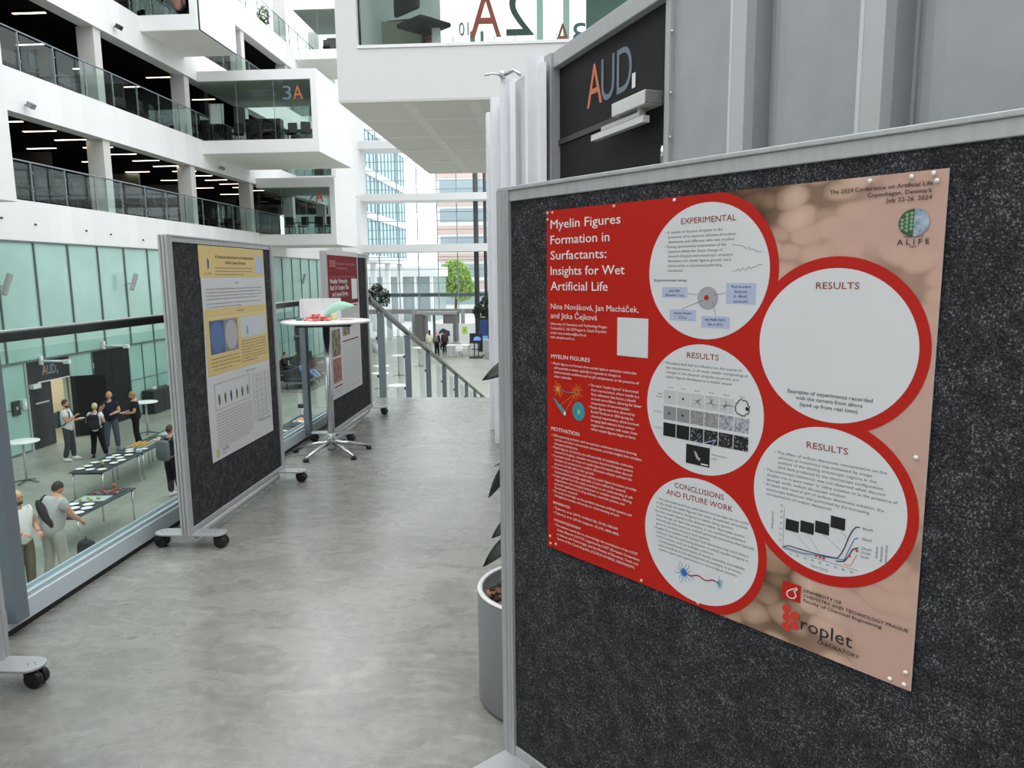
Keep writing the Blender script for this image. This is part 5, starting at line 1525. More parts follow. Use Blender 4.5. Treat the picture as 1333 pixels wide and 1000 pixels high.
# ================================================================== THE HALL BELOW
def hall_bar_table(x, y, label, rz=0.0):
    t = thing('bar_table', label, 'table', (x, y, LOW), rz, 'round bar tables in the hall')
    MB().lathe([(0.0, 1.085), (0.375, 1.085), (0.385, 1.09), (0.385, 1.115), (0.375, 1.12), (0.0, 1.12)], 40, cap=False).build('table_top', M_TABLEW, t)
    MB().lathe([(0.03, 0.04), (0.03, 1.085)], 16).build('column', M_ALU, t)
    for k in range(4):
        a = PI / 2 * k
        MB().tube([(0.03 * math.cos(a), 0.03 * math.sin(a), 0.07), (0.33 * math.cos(a), 0.33 * math.sin(a), 0.02)], [0.018, 0.012], 8).build('foot', M_STEELD, t)
    return t
hall_bar_table(-13.85, 17.85, 'round white bar table in the hall before the mint glass wall, beside the door pillar')
hall_bar_table(-13.95, 23.8, 'round white bar table in the hall behind the man in the dark sweater', 0.4)
hall_bar_table(-14.6, 27.9, 'round white bar table in the hall, half behind the yellow poster board', 0.2)
for i, (x, y, l) in enumerate(((-8.2, 33.6, 'bar table below the stair railing, seen behind its first post'), (-8.35, 38.1, 'bar table below the stair railing, seen between its first and second posts'),
                               (-8.05, 42.2, 'bar table below the stair railing, seen beyond its second post'), (-7.6, 31.0, 'bar table low behind the middle of the stair railing'),
                               (-9.6, 35.4, 'bar table at the far side, left of the first stair railing post'), (-6.1, 27.5, 'nearest bar table behind the lower stair railing posts'))):
    hall_bar_table(x, y, l, i * 0.3)

def long_table(x, y, L, rz, label):
    t = thing('folding_table', label, 'table', (x, y, LOW), rz, 'buffet tables')
    MB().box(-0.4, 0.4, 0, L, 0.71, 0.735).build('table_top', M_TABLED, t, 0.004)
    MB().box(-0.36, 0.36, 0.06, 0.10, 0.67, 0.71).box(-0.36, 0.36, L - 0.10, L - 0.06, 0.67, 0.71).build('apron', M_STEELD, t)
    for sx in (-0.35, 0.35):
        for yy in (0.08, L - 0.08):
            MB().lathe([(0.017, 0.0), (0.017, 0.71)], 12, tr(sx, yy, 0)).build('leg', M_CHROME, t)
    return t
TZ = LOW + 0.7355
long_table(-11.12, 16.22, 1.85, 0.06, 'long charcoal buffet table with white plates, nearest of the joined row')
long_table(-11.23, 18.12, 1.85, 0.06, 'middle buffet table of the joined row, with trays of yellow food')
long_table(-11.35, 20.02, 1.85, 0.06, 'farthest buffet table of the joined row, behind the grey backpack')
long_table(-9.58, 13.02, 2.0, 0.0, 'charcoal buffet table with a tray, behind the man in the pale grey T-shirt')
long_table(-8.0, 19.6, 1.9, 0.02, 'buffet table with white plates, seen below the yellow poster board')
long_table(-8.05, 21.6, 1.9, 0.02, 'buffet table with orange food, seen beside the bar table column')

def plates():
    base = MB().lathe([(0.0, 0.004), (0.07, 0.004), (0.105, 0.016), (0.108, 0.018), (0.105, 0.019), (0.07, 0.008), (0.0, 0.007)], 28, cap=False).build('plate', M_PLATE)
    spots = [('near', p) for p in ((-11.44, 16.5), (-11.42, 16.78), (-11.15, 16.45), (-10.87, 16.47), (-11.45, 17.11), (-11.29, 17.3), (-10.95, 17.08), (-11.37, 17.6), (-11.12, 17.6), (-10.92, 17.35), (-11.36, 17.85), (-11.06, 17.9))]
    spots += [('mid', p) for p in ((-11.25, 18.25), (-11.38, 18.48), (-11.03, 18.55))]
    spots += [('front', p) for p in ((-9.78, 13.80), (-9.46, 13.80), (-9.60, 13.55), (-9.34, 13.56), (-9.33, 13.28), (-9.56, 13.30))]
    spots += [('low', p) for p in ((-8.06, 20.85), (-7.75, 20.1), (-7.95, 19.85), (-8.2, 20.3))]
    labs = {'near': ('used white plate on the nearest table of the long buffet row', 'plates on the nearest buffet table'), 'mid': ('white plate at the near end of the middle buffet table, before the food trays', 'plates on the middle buffet table'),
            'front': ('white plate on the buffet table behind the man in the pale grey T-shirt', 'plates beside the man in pale grey'), 'low': ('white plate on the table seen below the yellow poster', 'plates below the yellow poster')}
    rr = random.Random(3)
    for i, (k, (x, y)) in enumerate(spots):
        o = base if i == 0 else base.copy()
        if i: COL.objects.link(o)
        o.location = (x, y, TZ); o.rotation_euler = (0, 0, rr.uniform(0, 6))
        tag(o, labs[k][0], 'plate', labs[k][1])
    def cup(x, y, label, m):
        t = thing('drinking_cup', label, 'cup', (x, y, TZ))
        MB().lathe([(0.0, 0.0), (0.03, 0.0), (0.042, 0.115), (0.040, 0.115), (0.029, 0.004), (0.0, 0.004)], 20, cap=False).build('cup_wall', m, t)
        MB().lathe([(0.0, 0.098), (0.038, 0.098)], 20, cap=False).build('drink', mat('coffee', (120, 74, 36), 0.3), t)
    cup(-11.07, 16.8, 'brown paper cup among the plates of the long buffet row', mat('kraft_cup', (176, 142, 92), 0.6))
    cup(-9.62, 14.94, 'tall brown cup behind the dark tray on the front buffet table', mat('amber_cup', (168, 118, 70), 0.6))
    def tray(x, y, sx, sy, rz, label, m, foods, pieces, fm, fr):
        t = thing('serving_tray', label, 'tray', (x, y, TZ), rz)
        MB().box(-sx, sx, -sy, sy, 0.0, 0.008).box(-sx, sx, -sy, -sy + 0.012, 0.008, 0.022).box(-sx, sx, sy - 0.012, sy, 0.008, 0.022).box(-sx, -sx + 0.012, -sy, sy, 0.008, 0.022).box(sx - 0.012, sx, -sy, sy, 0.008, 0.022).build('tray_base', m, t)
        r2 = random.Random(int(x * 100))
        nx = max(1, int(2 * sx * .86 / (fr * 2.25))); ny = max(1, int(2 * sy * .86 / (fr * 2.25)))
        cells = [(i, j) for j in range(ny) for i in range(nx)]
        if pieces < len(cells): cells = sorted(r2.sample(cells, pieces))
        for (i, j) in cells[:pieces]:
            px = -sx * .86 + (i + .5) * 2 * sx * .86 / nx + r2.uniform(-.003, .003)
            py = -sy * .86 + (j + .5) * 2 * sy * .86 / ny + r2.uniform(-.003, .003)
            o = MB(); o.ball((0, 0, 0), (fr, fr * .8, fr * .55), 10, 6)
            o = o.build(foods, fm)
            o.location = (x + px * math.cos(rz) - py * math.sin(rz), y + px * math.sin(rz) + py * math.cos(rz), TZ + 0.0095 + fr * .55)
            o.rotation_euler = (0, 0, r2.uniform(0, PI))
            tag(o, '%s on the %s' % (foods.replace('_', ' '), label), 'food', 'food on the ' + label)
    tray(-11.38, 19.02, 0.26, 0.34, 0.06, 'steel tray of yellow rolls on the middle buffet table', M_ALU, 'yellow_roll', 16, M_WOODY, 0.055)
    tray(-11.2, 19.70, 0.2, 0.24, 0.1, 'steel tray of pale rolls, on the middle buffet table', M_ALU, 'pale_roll', 7, mat('pale_food', (214, 194, 140), 0.7), 0.045)
    tray(-11.35, 20.55, 0.28, 0.3, 0.1, 'empty steel tray on the farthest buffet table', M_ALU, 'pale_crumb_roll', 2, mat('pale_food', (214, 194, 140), 0.7), 0.04)
    tray(-9.6, 14.66, 0.3, 0.2, 0.08, 'dark tray of red and white snacks on the front buffet table', mat('slate_tray', (92, 90, 92), 0.4), 'red_snack', 9, mat('red_food', (176, 84, 62), 0.6), 0.04)
    tray(-9.6, 14.18, 0.3, 0.2, 0.08, 'clear tray with a few salad leaves on the front buffet table', mat('pale_tray', (176, 188, 184), 0.3), 'salad_leaf', 4, mat('salad', (172, 188, 110), 0.6), 0.045)
    tray(-8.0, 22.5, 0.3, 0.3, 0.0, 'tray of orange snacks beside the bar table column', M_PLATE, 'orange_snack', 9, mat('orange_food', (206, 146, 92), 0.6), 0.05)
    bx = MB().box(-0.07, 0.07, -0.09, 0.09, 0, 0.07).build('napkin_box', mat('pale_blue_box', (190, 210, 218), 0.5), bevel=0.004)
    bx.location = (-11.0, 18.28, TZ); bx.rotation_euler = (0, 0, 0.4)
    tag(bx, 'pale blue napkin box among the plates of the buffet row', 'box')
plates()

def hall_fixtures():
    t = thing('low_cabinet', 'low black cabinet against the mint glass wall behind the bar table', 'cabinet', (-15.95, 27.35, LOW))
    MB().box(-0.2, 0.25, 0, 2.3, 0.02, 0.92).build('carcass', mat('cabinet_black', (40, 42, 44), 0.5), t, 0.01)
    for k in range(3):
        MB().box(0.25, 0.262, 0.04 + 0.76 * k, 0.74 + 0.76 * k, 0.06, 0.88).build('door_panel', mat('cabinet_front', (36, 38, 40), 0.5), t)
    for x, y, l in ((-15.95, 27.9, 'left of the two small white card stacks on the black cabinet'), (-15.92, 29.0, 'right of the two small white card stacks on the black cabinet')):
        b = MB().box(-0.05, 0.05, -0.1, 0.1, 0, 0.09).build('card_stack', M_PAPER); b.location = (x, y, LOW + 0.92)
        tag(b, l, 'cards')
    for y, l in ((20.4, 'tilted grey column loudspeaker high on the mint wall at the picture edge'), (26.85, 'tilted grey column loudspeaker high on the mint wall beside the poster board'), (45.6, 'tilted grey column loudspeaker on the far mint wall above the bar table')):
        t = thing('wall_loudspeaker', l, 'loudspeaker', (XF + 0.05, y, 1.38), 0)
        MB().box(-0.06, 0.06, -0.07, 0.07, -0.32, 0.32, tr(0.33, 0.06, 0.0) @ rot('X', -0.35) @ rot('Y', 0.15)).build('housing', mat('speaker_grey', (148, 152, 152), 0.5), t, 0.01)
        MB().tube([(0, 0, -0.1), (0.3, 0.04, -0.02)], 0.015, 8).build('bracket', M_STEEL, t)
    for y, z, l in ((21.95, -1.02, 'white wall lamp arm above the auditorium door with the AUD letters'), (25.2, -0.85, 'white wall lamp arm above the closed dark double door')):
        t = thing('wall_lamp', l, 'lamp', (XF + 0.06, y, z))
        MB().box(-0.05, 0.05, -0.05, 0.05, -0.12, 0.16).build('wall_plate', M_WHITE, t, 0.008)
        MB().tube([(0.03, 0, 0.0), (0.7, 0.12, -0.02)], 0.035, 10).build('arm', M_WHITE, t)
        MB().box(0.66, 0.86, 0.06, 0.18, -0.1, 0.03).build('lamp_head', M_WHITE, t, 0.01)
    t = thing('door_reader', 'black fire control box on the mint wall left of the auditorium door', 'control box', (XF + 0.01, 20.72, -2.3))
    MB().box(0, 0.06, -0.15, 0.15, -0.22, 0.22).build('case', M_BLACK, t, 0.01)
    MB().lathe([(0.05, 0.06), (0.05, 0.068)], 16, rot('Y', PI / 2)).build('dial', mat('dial_grey', (160, 164, 166), 0.4), t)
    t = thing('wall_switch', 'small white switch plate between the black box and the auditorium door', 'switch', (XF + 0.01, 21.1, -2.25))
    MB().box(0, 0.04, -0.1, 0.1, -0.16, 0.16).build('plate', mat('switch_pale', (186, 196, 196), 0.4), t, 0.01)
    MB().box(0.04, 0.055, -0.05, 0.05, -0.07, 0.07).build('button', M_WHITE, t)
    for y, z, l in ((22.5, 6.78, 'small spotlight on the white fascia at the upper left'), (35.5, 6.72, 'small spotlight on the white fascia under the 3A glass box'), (27.65, 10.65, 'small black camera on the white fascia near the top')):
        t = thing('wall_spotlight', l, 'spotlight', (XF, y, z))
        MB().tube([(0, 0, 0), (0.12, 0, 0.0)], 0.02, 8).build('bracket', M_STEEL, t)
        MB().box(-0.05, 0.14, -0.1, 0.1, -0.08, 0.08, tr(0.16, 0, 0) @ rot('Y', 0.5)).build('housing', M_STEELD if z > 8 else M_STEEL, t, 0.01)
    for i, (y, z) in enumerate(((22.4, 3.2), (24.9, 3.15), (26.3, 3.1), (28.4, 3.0), (21.0, 3.3))):
        o = MB().lathe([(0.03, 0), (0.03, 0.05), (0.02, 0.06)], 10, rot('Y', PI / 2)).build('fixing_stud', M_STEELD)
        o.location = (XF, y, z)
        tag(o, 'small dark fixing stud on the white fascia above the mint glass wall', 'stud', 'studs on the lowest fascia')
    t = thing('waste_bin', 'round stainless steel bin on the hall floor behind the bar table column', 'bin', (-8.85, 24.8, LOW))
    MB().lathe([(0.15, 0.0), (0.15, 0.68), (0.135, 0.70), (0.0, 0.70)], 28, cap=False).build('body', M_ALU, t)
    MB().lathe([(0.12, 0.70), (0.12, 0.72), (0.0, 0.735)], 24, cap=False).build('lid', M_CHROME, t)
    m = MB()
    c = Vector((0, 0, 0.24))
    vs = m.ball((0, 0, 0.24), (0.17, 0.11, 0.24), 18, 12)
    for v in vs:
        q = v.co - c
        v.co = c + Vector((math.copysign(0.17 * (abs(q.x) / 0.17) ** 0.55, q.x), q.y, math.copysign(0.24 * (abs(q.z) / 0.24) ** 0.6, q.z)))
    m.tube([(-0.04, 0, 0.46), (0, 0, 0.53), (0.04, 0, 0.46)], 0.01, 6)
    b = m.build('floor_bag', mat('bag_slate', (44, 46, 52), 0.8)); b.location = (-8.72, 12.55, LOW)
    tag(b, 'dark bag on the floor beyond the person in the pale grey T-shirt', 'bag')
hall_fixtures()

def lounge():
    def bench(x, y, L, label, cush):
        t = thing('lounge_bench', label, 'bench', (x, y, LOW + 0.012), 0)
        MB().box(-0.45, 0.45, 0, L, 0.30, 0.36).build('seat_frame', mat('bench_grey', (128, 134, 136), 0.5), t)
        n = max(1, int(L / 1.0)); w = L / n
        for k in range(n):
            MB().box(-0.42, 0.42, k * w + 0.02, (k + 1) * w - 0.02, 0.36, 0.47).build('cushion', cush, t, 0.02)
        MB().box(-0.5, -0.42, 0, L, 0.36, 0.86).build('backrest', cush, t, 0.02)
        for yy in (0.1, L - 0.1):
            for xx in (-0.38, 0.38):
                MB().box(xx - 0.03, xx + 0.03, yy - 0.03, yy + 0.03, 0, 0.30).build('leg', M_STEELD, t)
    dk = mat('cushion_black', (34, 36, 40), 0.8); mr = mat('cushion_maroon', (92, 52, 62), 0.8)
    bench(-14.25, 36.1, 3.0, 'dark lounge bench in the hall with the person in black', dk)
    bench(-12.3, 33.4, 2.6, 'dark lounge bench in the hall with the person in blue jeans', dk)
    bench(-12.5, 36.8, 1.8, 'maroon lounge bench beside the bar table column', mr)
    bench(-14.3, 39.6, 3.6, 'farther dark lounge bench before the mint glass wall', dk)
    rg = noise_mat('rug_mottled', [(0.35, (62, 64, 60)), (0.65, (132, 132, 124))], 6, 5, 0.95)
    o = MB().box(-3.3, 0.8, -1.0, 10.4, 0, 0.012).build('area_rug', rg); o.location = (-12.2, 33.6, LOW)
    tag(o, 'mottled dark rug under the lounge benches', 'rug')
lounge()

def far_hall():
    t = thing('standing_screen', 'black television on a wheeled stand in the far hall', 'television', (-5.15, 46.6, LOW))
    MB().box(-0.42, 0.42, -0.03, 0.03, 1.25 - 0.32, 1.58).build('screen_case', M_BLACK, t, 0.01)
    MB().box(-0.38, 0.38, -0.034, -0.03, 0.98, 1.54).build('screen', mat('screen_dark', (16, 18, 26), 0.15, emit=0.6), t)
    MB().poly2([(-0.2, 0), (0.24, 0), (0.3, 0.16), (0.05, 0.28), (-0.14, 0.2)]).build('picture', mat('screen_blue', (78, 112, 168), 0.3, emit=0.8), t).matrix_local = tr(0.02, -0.036, 1.12) @ rot('X', PI / 2)
    MB().box(-0.16, -0.1, -0.02, 0.04, 0.08, 1.0).box(0.1, 0.16, -0.02, 0.04, 0.08, 1.0).build('pole', M_STEELD, t)
    MB().box(-0.45, 0.45, -0.3, 0.3, 0.05, 0.09).build('base', M_STEELD, t, 0.01)
    for sx in (-0.4, 0.4):
        for sy in (-0.26, 0.26):
            MB().lathe([(0.04, -0.02), (0.04, 0.02)], 12, tr(sx, sy, 0.04) @ rot('X', PI / 2)).build('wheel', M_BLACK, t)
    for x, y, w, l, note in ((-7.55, 49.0, 1.15, 'white display panel with a dark blob drawing in the far hall', 0), (-6.05, 49.0, 1.05, 'white display panel with a lime green sheet in the far hall', 1)):
        t = thing('display_panel', l, 'display panel', (x, y, LOW))
        MB().box(-w / 2, w / 2, -0.02, 0.02, 0.75, 2.05).build('board', M_PAPER, t)
        MB().box(-w / 2 - 0.02, -w / 2, -0.03, 0.03, 0.0, 2.08).box(w / 2, w / 2 + 0.02, -0.03, 0.03, 0.0, 2.08).build('stand', mat('panel_blue', (120, 160, 210), 0.5), t)
        MB().box(-w / 2 - 0.02, -w / 2 + 0.02, -0.25, 0.25, 0.0, 0.03).box(w / 2 - 0.02, w / 2 + 0.02, -0.25, 0.25, 0.0, 0.03).build('foot', M_STEELD, t)
        if note:
            MB().box(-0.3, 0.05, -0.026, -0.02, 1.35, 1.85).build('green_sheet', mat('lime_sheet', (166, 206, 70), 0.5), t)
            MB().box(-0.2, -0.05, -0.03, -0.026, 1.5, 1.7).build('sheet_print', mat('lime_dark', (130, 176, 60), 0.5), t)
        else:
            MB().poly2([(-0.35, 0.1), (-0.1, 0.3), (0.35, 0.1), (0.4, -0.2), (0.15, -0.3), (0.05, -0.05), (-0.2, -0.02), (-0.4, -0.15)]).build('blob_drawing', mat('blob_ink', (62, 62, 82), 0.5), t).matrix_local = tr(0, -0.024, 1.45) @ rot('X', PI / 2)
    t = thing('information_pillar', 'tall dark blue information pillar under the far plant', 'information pillar', (-4.95, 50.5, LOW))
    MB().box(-0.45, 0.45, -0.12, 0.12, 0.0, 2.35).build('case', M_BLACK, t, 0.01)
    MB().box(-0.38, 0.2, -0.13, -0.12, 0.6, 2.2).build('screen', mat('screen_deep_blue', (30, 52, 84), 0.2, emit=0.5), t)
    MB().box(-0.38, 0.2, -0.135, -0.13, 0.6, 1.1).build('screen_foot', mat('screen_sky_blue', (88, 130, 170), 0.2, emit=0.5), t)
    t = thing('grey_counter', 'pale grey counter box right of the television in the far hall', 'counter', (-4.3, 48.0, LOW))
    MB().box(-0.55, 0.55, -0.3, 0.3, 0.08, 1.05).build('body', mat('counter_grey', (170, 172, 172), 0.5), t, 0.01)
    MB().box(-0.52, 0.52, -0.27, 0.27, 0.0, 0.08).build('plinth', M_BLACK, t)
    t = thing('meeting_table', 'white work table with people around it in the far hall', 'table', (-6.45, 47.6, LOW))
    MB().box(-0.75, 0.75, -0.4, 0.4, 0.72, 0.75).build('table_top', M_TABLEW, t)
    for sx in (-0.7, 0.7):
        for sy in (-0.34, 0.34):
            MB().box(sx - 0.02, sx + 0.02, sy - 0.02, sy + 0.02, 0, 0.72).build('leg', M_ALU, t)
    for i, (x, y, a) in enumerate(((-6.3, 46.85, 0.2), (-5.35, 47.75, 1.5), (-6.2, 48.4, 3.0))):
        t = thing('wire_chair', ('white wire chair at the near side of the far work table', 'black backed wire chair at the right end of the far work table', 'white wire chair behind the far work table')[i], 'chair', (x, y, LOW), a, 'chairs at the far work table')
        MB().box(-0.22, 0.22, -0.22, 0.22, 0.44, 0.46).build('seat', M_TABLEW if i != 1 else M_BLACK, t)
        MB().box(-0.22, 0.22, -0.24, -0.21, 0.55, 0.85).build('backrest', M_TABLEW if i != 1 else M_BLACK, t)
        for sx in (-0.2, 0.2):
            for sy in (-0.2, 0.2):
                MB().tube([(sx, sy, 0), (sx * .9, sy * .9, 0.44)], 0.012, 6).build('leg', M_CHROME, t)
            MB().tube([(sx * .9, -0.2, 0.44), (sx, -0.23, 0.8)], 0.01, 6).build('back_post', M_CHROME, t)
    t = thing('wire_basket', 'small wire basket on the floor before the grey counter', 'basket', (-4.3, 46.0, LOW))
    MB().box(-0.25, 0.25, -0.2, 0.2, 0.0, 0.02).box(-0.25, 0.25, -0.2, -0.18, 0.0, 0.4).box(-0.25, 0.25, 0.18, 0.2, 0.0, 0.4).build('basket_walls', mat('wire_grey', (150, 152, 152), 0.5, 0.3), t)
    MB().tube([(-0.25, 0, 0.4), (-0.2, 0, 0.6), (0.2, 0, 0.6), (0.25, 0, 0.4)], 0.012, 6).build('handle', M_STEEL, t)
    M_FIC = mat('ficus_leaves', (52, 62, 50), 0.6)
    for x, y, h, r, l, sd in ((-12.5, 50.5, 4.7, 0.85, 'tall indoor fig tree behind the top of the stair railing', 21), (-5.05, 51.6, 3.7, 0.75, 'indoor fig tree above the dark information pillar', 25)):
        t = thing('potted_fig_tree', l, 'plant', (x, y, LOW))
        MB().lathe([(0.0, 0), (0.35, 0), (0.42, 0.6), (0.38, 0.6), (0.36, 0.5), (0, 0.5)], 24, cap=False).build('pot', mat('pot_white', (210, 210, 208), 0.5), t)
        MB().tube([(0, 0, 0.5), (0.06, 0, h * 0.5), (0, 0.05, h * 0.8)], [0.06, 0.05, 0.03], 8).build('trunk', mat('bark', (92, 80, 66), 0.9), t)
        m = MB(); leaf_cloud(m, (0.2 * r, 0, h - 0.75), (r, r, 0.6), 420, 0.13, sd); leaf_cloud(m, (-0.55 * r, 0, h - 1.0), (r * .6, r * .6, 0.5), 240, 0.13, sd + 1); leaf_cloud(m, (0.6 * r, 0.2, h - 1.15), (r * .5, r * .5, 0.42), 200, 0.12, sd + 2); leaf_cloud(m, (0.1 * r, 0, h - 0.25), (r * .45, r * .45, 0.3), 140, 0.12, sd + 3); m.build('crown', M_FIC, t)
far_hall()
# ================================================================== PEOPLE
def skin_geo(pts, edges, rad, root=0, levels=2):
    me = bpy.data.meshes.new('skin_tmp')
    me.from_pydata([tuple(p) for p in pts], edges, [])
    ob = bpy.data.objects.new('skin_tmp', me)
    COL.objects.link(ob)
    sk = ob.modifiers.new('skin', 'SKIN')
    sk.use_smooth_shade = True
    if not me.skin_vertices:
        me.skin_vertices.new()
    d = me.skin_vertices[0].data
    for i, r in enumerate(rad):
        d[i].radius = (r * 1.24, r * 1.24)
        d[i].use_root = (i == root)
    ss = ob.modifiers.new('smooth', 'SUBSURF'); ss.levels = levels; ss.render_levels = levels
    bpy.context.view_layer.update()
    dg = bpy.context.evaluated_depsgraph_get()
    out = bpy.data.meshes.new_from_object(ob.evaluated_get(dg))
    bpy.data.objects.remove(ob)
    bpy.data.meshes.remove(me)
    return out

def add_mesh(mb, me, slot=0):
    n0 = len(mb.bm.faces)
    mb.bm.from_mesh(me)
    mb.bm.faces.ensure_lookup_table()
    for f in mb.bm.faces[n0:]:
        f.material_index = slot; f.smooth = True
    bpy.data.meshes.remove(me)

PJ = dict(pelvis=(0, 0, 0.95), belly=(0, -0.01, 1.10), chest=(0, -0.005, 1.29), neck=(0, 0.015, 1.46), head=(0, -0.01, 1.64),
          shL=(0.165, 0.01, 1.405), shR=(-0.165, 0.01, 1.405), elL=(0.215, 0.03, 1.13), elR=(-0.215, 0.03, 1.13), wrL=(0.22, -0.06, 0.89), wrR=(-0.22, -0.06, 0.89),
          hiL=(0.085, 0, 0.90), hiR=(-0.085, 0, 0.90), knL=(0.095, -0.015, 0.49), knR=(-0.095, -0.015, 0.49), anL=(0.10, 0.02, 0.085), anR=(-0.10, 0.02, 0.085))

def hand_into(mb, wr, el, slot, side, curl=0.9):
    wr = Vector(wr); el = Vector(el)
    d = (wr - el).normalized()
    s = d.cross(Vector((0, 0, 1)))
    if s.length < 0.2: s = d.cross(Vector((0, 1, 0)))
    s.normalize(); n = s.cross(d).normalized()
    if n.z > 0: n = -n
    T = Matrix((s, d, n)).transposed().to_4x4(); T.translation = wr + d * 0.045
    old = mb.slot; mb.slot = slot
    mb.ball((0, 0, 0), (0.036, 0.052, 0.017), 10, 8, T)
    for k in range(4):
        x = -0.027 + 0.018 * k; L = (0.058, 0.068, 0.064, 0.050)[k if side > 0 else 3 - k]
        p = [(x, 0.035, 0)]
        a = 0.0; y = 0.035; z = 0.0
        for j in range(3):
            a += curl * (0.35 + 0.25 * j)
            y += L * (0.45, 0.33, 0.25)[j] * math.cos(a); z += L * (0.45, 0.33, 0.25)[j] * math.sin(a)
            p.append((x, y, z))
        mb.tube([T @ Vector(q) for q in p], [0.0085, 0.008, 0.0075, 0.006], 6)
    sx = -side
    mb.tube([T @ Vector(q) for q in ((0.028 * sx, -0.02, 0.0), (0.052 * sx, 0.008, 0.012), (0.05 * sx, 0.036, 0.028))], [0.011, 0.009, 0.0065], 6)
    mb.slot = old

def person(label, loc, rz, H=1.78, joints=None, top=(230, 230, 230), sleeve='short', trousers=(40, 42, 46), hair=(46, 34, 28), hair_len=0.0, shoes=(30, 30, 32), turn=0.0, tilt=0.0,
           skin=(205, 150, 122), slim=1.0, curl=0.9, beard=None, cat='person', scarf=None, group=None, skirt=False, wide=1.0, hem=0.9):
    J = {k: Vector(v) for k, v in PJ.items()}
    for k, v in (joints or {}).items(): J[k] = Vector(v)
    s = H / 1.78
    t = thing('person', label, cat, loc, rz, group)
    t.scale = (s, s, s)
    ms = mat('skin_%d_%d_%d' % skin, skin, 0.55)
    order = ['pelvis', 'belly', 'chest', 'neck', 'shL', 'elL', 'wrL', 'shR', 'elR', 'wrR', 'hiL', 'knL', 'anL', 'hiR', 'knR', 'anR']
    ix = {k: i for i, k in enumerate(order)}
    pts = [J[k] for k in order]
    hb = J['neck'] + (J['head'] - J['neck']) * 0.55
    pts.append(hb); ix['hb'] = len(pts) - 1
    E = [('pelvis', 'belly'), ('belly', 'chest'), ('chest', 'neck'), ('neck', 'hb'), ('chest', 'shL'), ('shL', 'elL'), ('elL', 'wrL'), ('chest', 'shR'), ('shR', 'elR'), ('elR', 'wrR'), ('pelvis', 'hiL'), ('hiL', 'knL'), ('knL', 'anL'), ('pelvis', 'hiR'), ('hiR', 'knR'), ('knR', 'anR')]
    R = dict(pelvis=0.085, belly=0.085, chest=0.105, neck=0.055, shL=0.055, shR=0.055, elL=0.040, elR=0.040, wrL=0.029, wrR=0.029, hiL=0.064, hiR=0.064, knL=0.048, knR=0.048, anL=0.036, anR=0.036, hb=0.048)
    body = MB()
    add_mesh(body, skin_geo(pts, [(ix[a], ix[b]) for a, b in E], [R[k] * slim for k in order] + [R['hb']], 0))
    # feet inside the shoes
    # head with face
    HM = Matrix.Translation(J['head']) @ rot('Z', turn) @ rot('X', tilt)
    vs = body.ball((0, 0, 0), (0.074, 0.094, 0.115), 20, 14, HM)
    inv = HM.inverted()
    for v in vs:
        q = inv @ v.co
        if q.z < -0.03:                       # jaw narrows to the chin
            f = 1 - 0.32 * min(1, (-q.z - 0.03) / 0.085); q.x *= f
            if q.y < 0: q.y *= (1 - 0.10 * min(1, (-q.z - 0.03) / 0.085))
            else: q.y *= (1 - 0.35 * min(1, (-q.z - 0.03) / 0.085))
        if q.y < -0.075: q.y = -0.075 + (q.y + 0.075) * 0.6
        v.co = HM @ q
    body.tube([HM @ Vector(q) for q in ((0, -0.084, 0.022), (0, -0.098, 0.0), (0, -0.108, -0.018), (0, -0.088, -0.028))], [0.007, 0.010, 0.014, 0.009], 8)
    for sx in (-1, 1):
        body.ball((0.076 * sx, 0.012, -0.005), (0.010, 0.020, 0.031), 8, 6, HM)
    body.slot = 1
    for sx in (-1, 1):
        body.ball((0.029 * sx, -0.080, 0.012), (0.011, 0.007, 0.006), 8, 6, HM)
        body.tube([HM @ Vector(q) for q in ((0.014 * sx, -0.090, 0.030), (0.046 * sx, -0.080, 0.030))], [0.004, 0.003], 6)
    body.slot = 2
    body.ball((0, -0.084, -0.052), (0.022, 0.008, 0.007), 8, 6, HM)
    body.slot = 0
    hand_into(body, J['wrL'], J['elL'], 0, 1, curl)
    hand_into(body, J['wrR'], J['elR'], 0, -1, curl)
    body.build('body', [ms, mat('eye_dark', (46, 36, 32), 0.4), mat('lips', (168, 100, 88), 0.5)], t)
    # hair: a cap over the skull, down the neck for long hair
    hm = mat('hair_%d_%d_%d' % hair, hair, 0.7)
    h = MB()
    hv = h.ball((0, 0.014, 0.018), (0.083, 0.097, 0.112), 20, 14, HM)
    for v in hv:
        q = inv @ v.co
        lim = 0.045 if q.y < -0.02 else (-0.012 if q.y < 0.05 else -0.06)
        if q.z < lim:
            q.z = lim + (q.z - lim) * 0.12
            if q.y < -0.02: q.y *= 0.80
            q.x *= 0.985
        v.co = HM @ q
    if hair_len:
        h.tube([HM @ Vector(q) for q in ((0, 0.06, 0.02), (0, 0.085, -0.08), (0, 0.09, -0.08 - hair_len * 0.6), (0, 0.08, -0.08 - hair_len))], [0.07, 0.075, 0.065, 0.03], 12)
    if beard:
        pass
    h.build('hair', hm, t)
    if beard:
        b = MB()
        bv = b.ball((0, -0.030, -0.066), (0.062, 0.058, 0.052), 14, 10, HM)
        for v in bv:
            q = inv @ v.co
            if q.z > -0.045 and abs(q.x) < 0.03: q.z = -0.062
            v.co = HM @ q
        b.build('beard', mat('hair_%d_%d_%d' % beard, beard, 0.7), t)
    if scarf:
        m_ = MB()
        m_.ball((0, 0.012, 0.006), (0.092, 0.105, 0.128), 16, 12, HM @ tr(0, 0.02, 0.0))
        m_.tube([J['neck'] + Vector((0, 0.02, 0.08)), J['neck'] + Vector((0, 0.0, -0.02)), J['chest'] + Vector((0, 0.01, 0.08))], [0.085, 0.12, 0.15], 12)
        m_.build('headscarf', mat('scarf_%d_%d_%d' % scarf, scarf, 0.8), t)
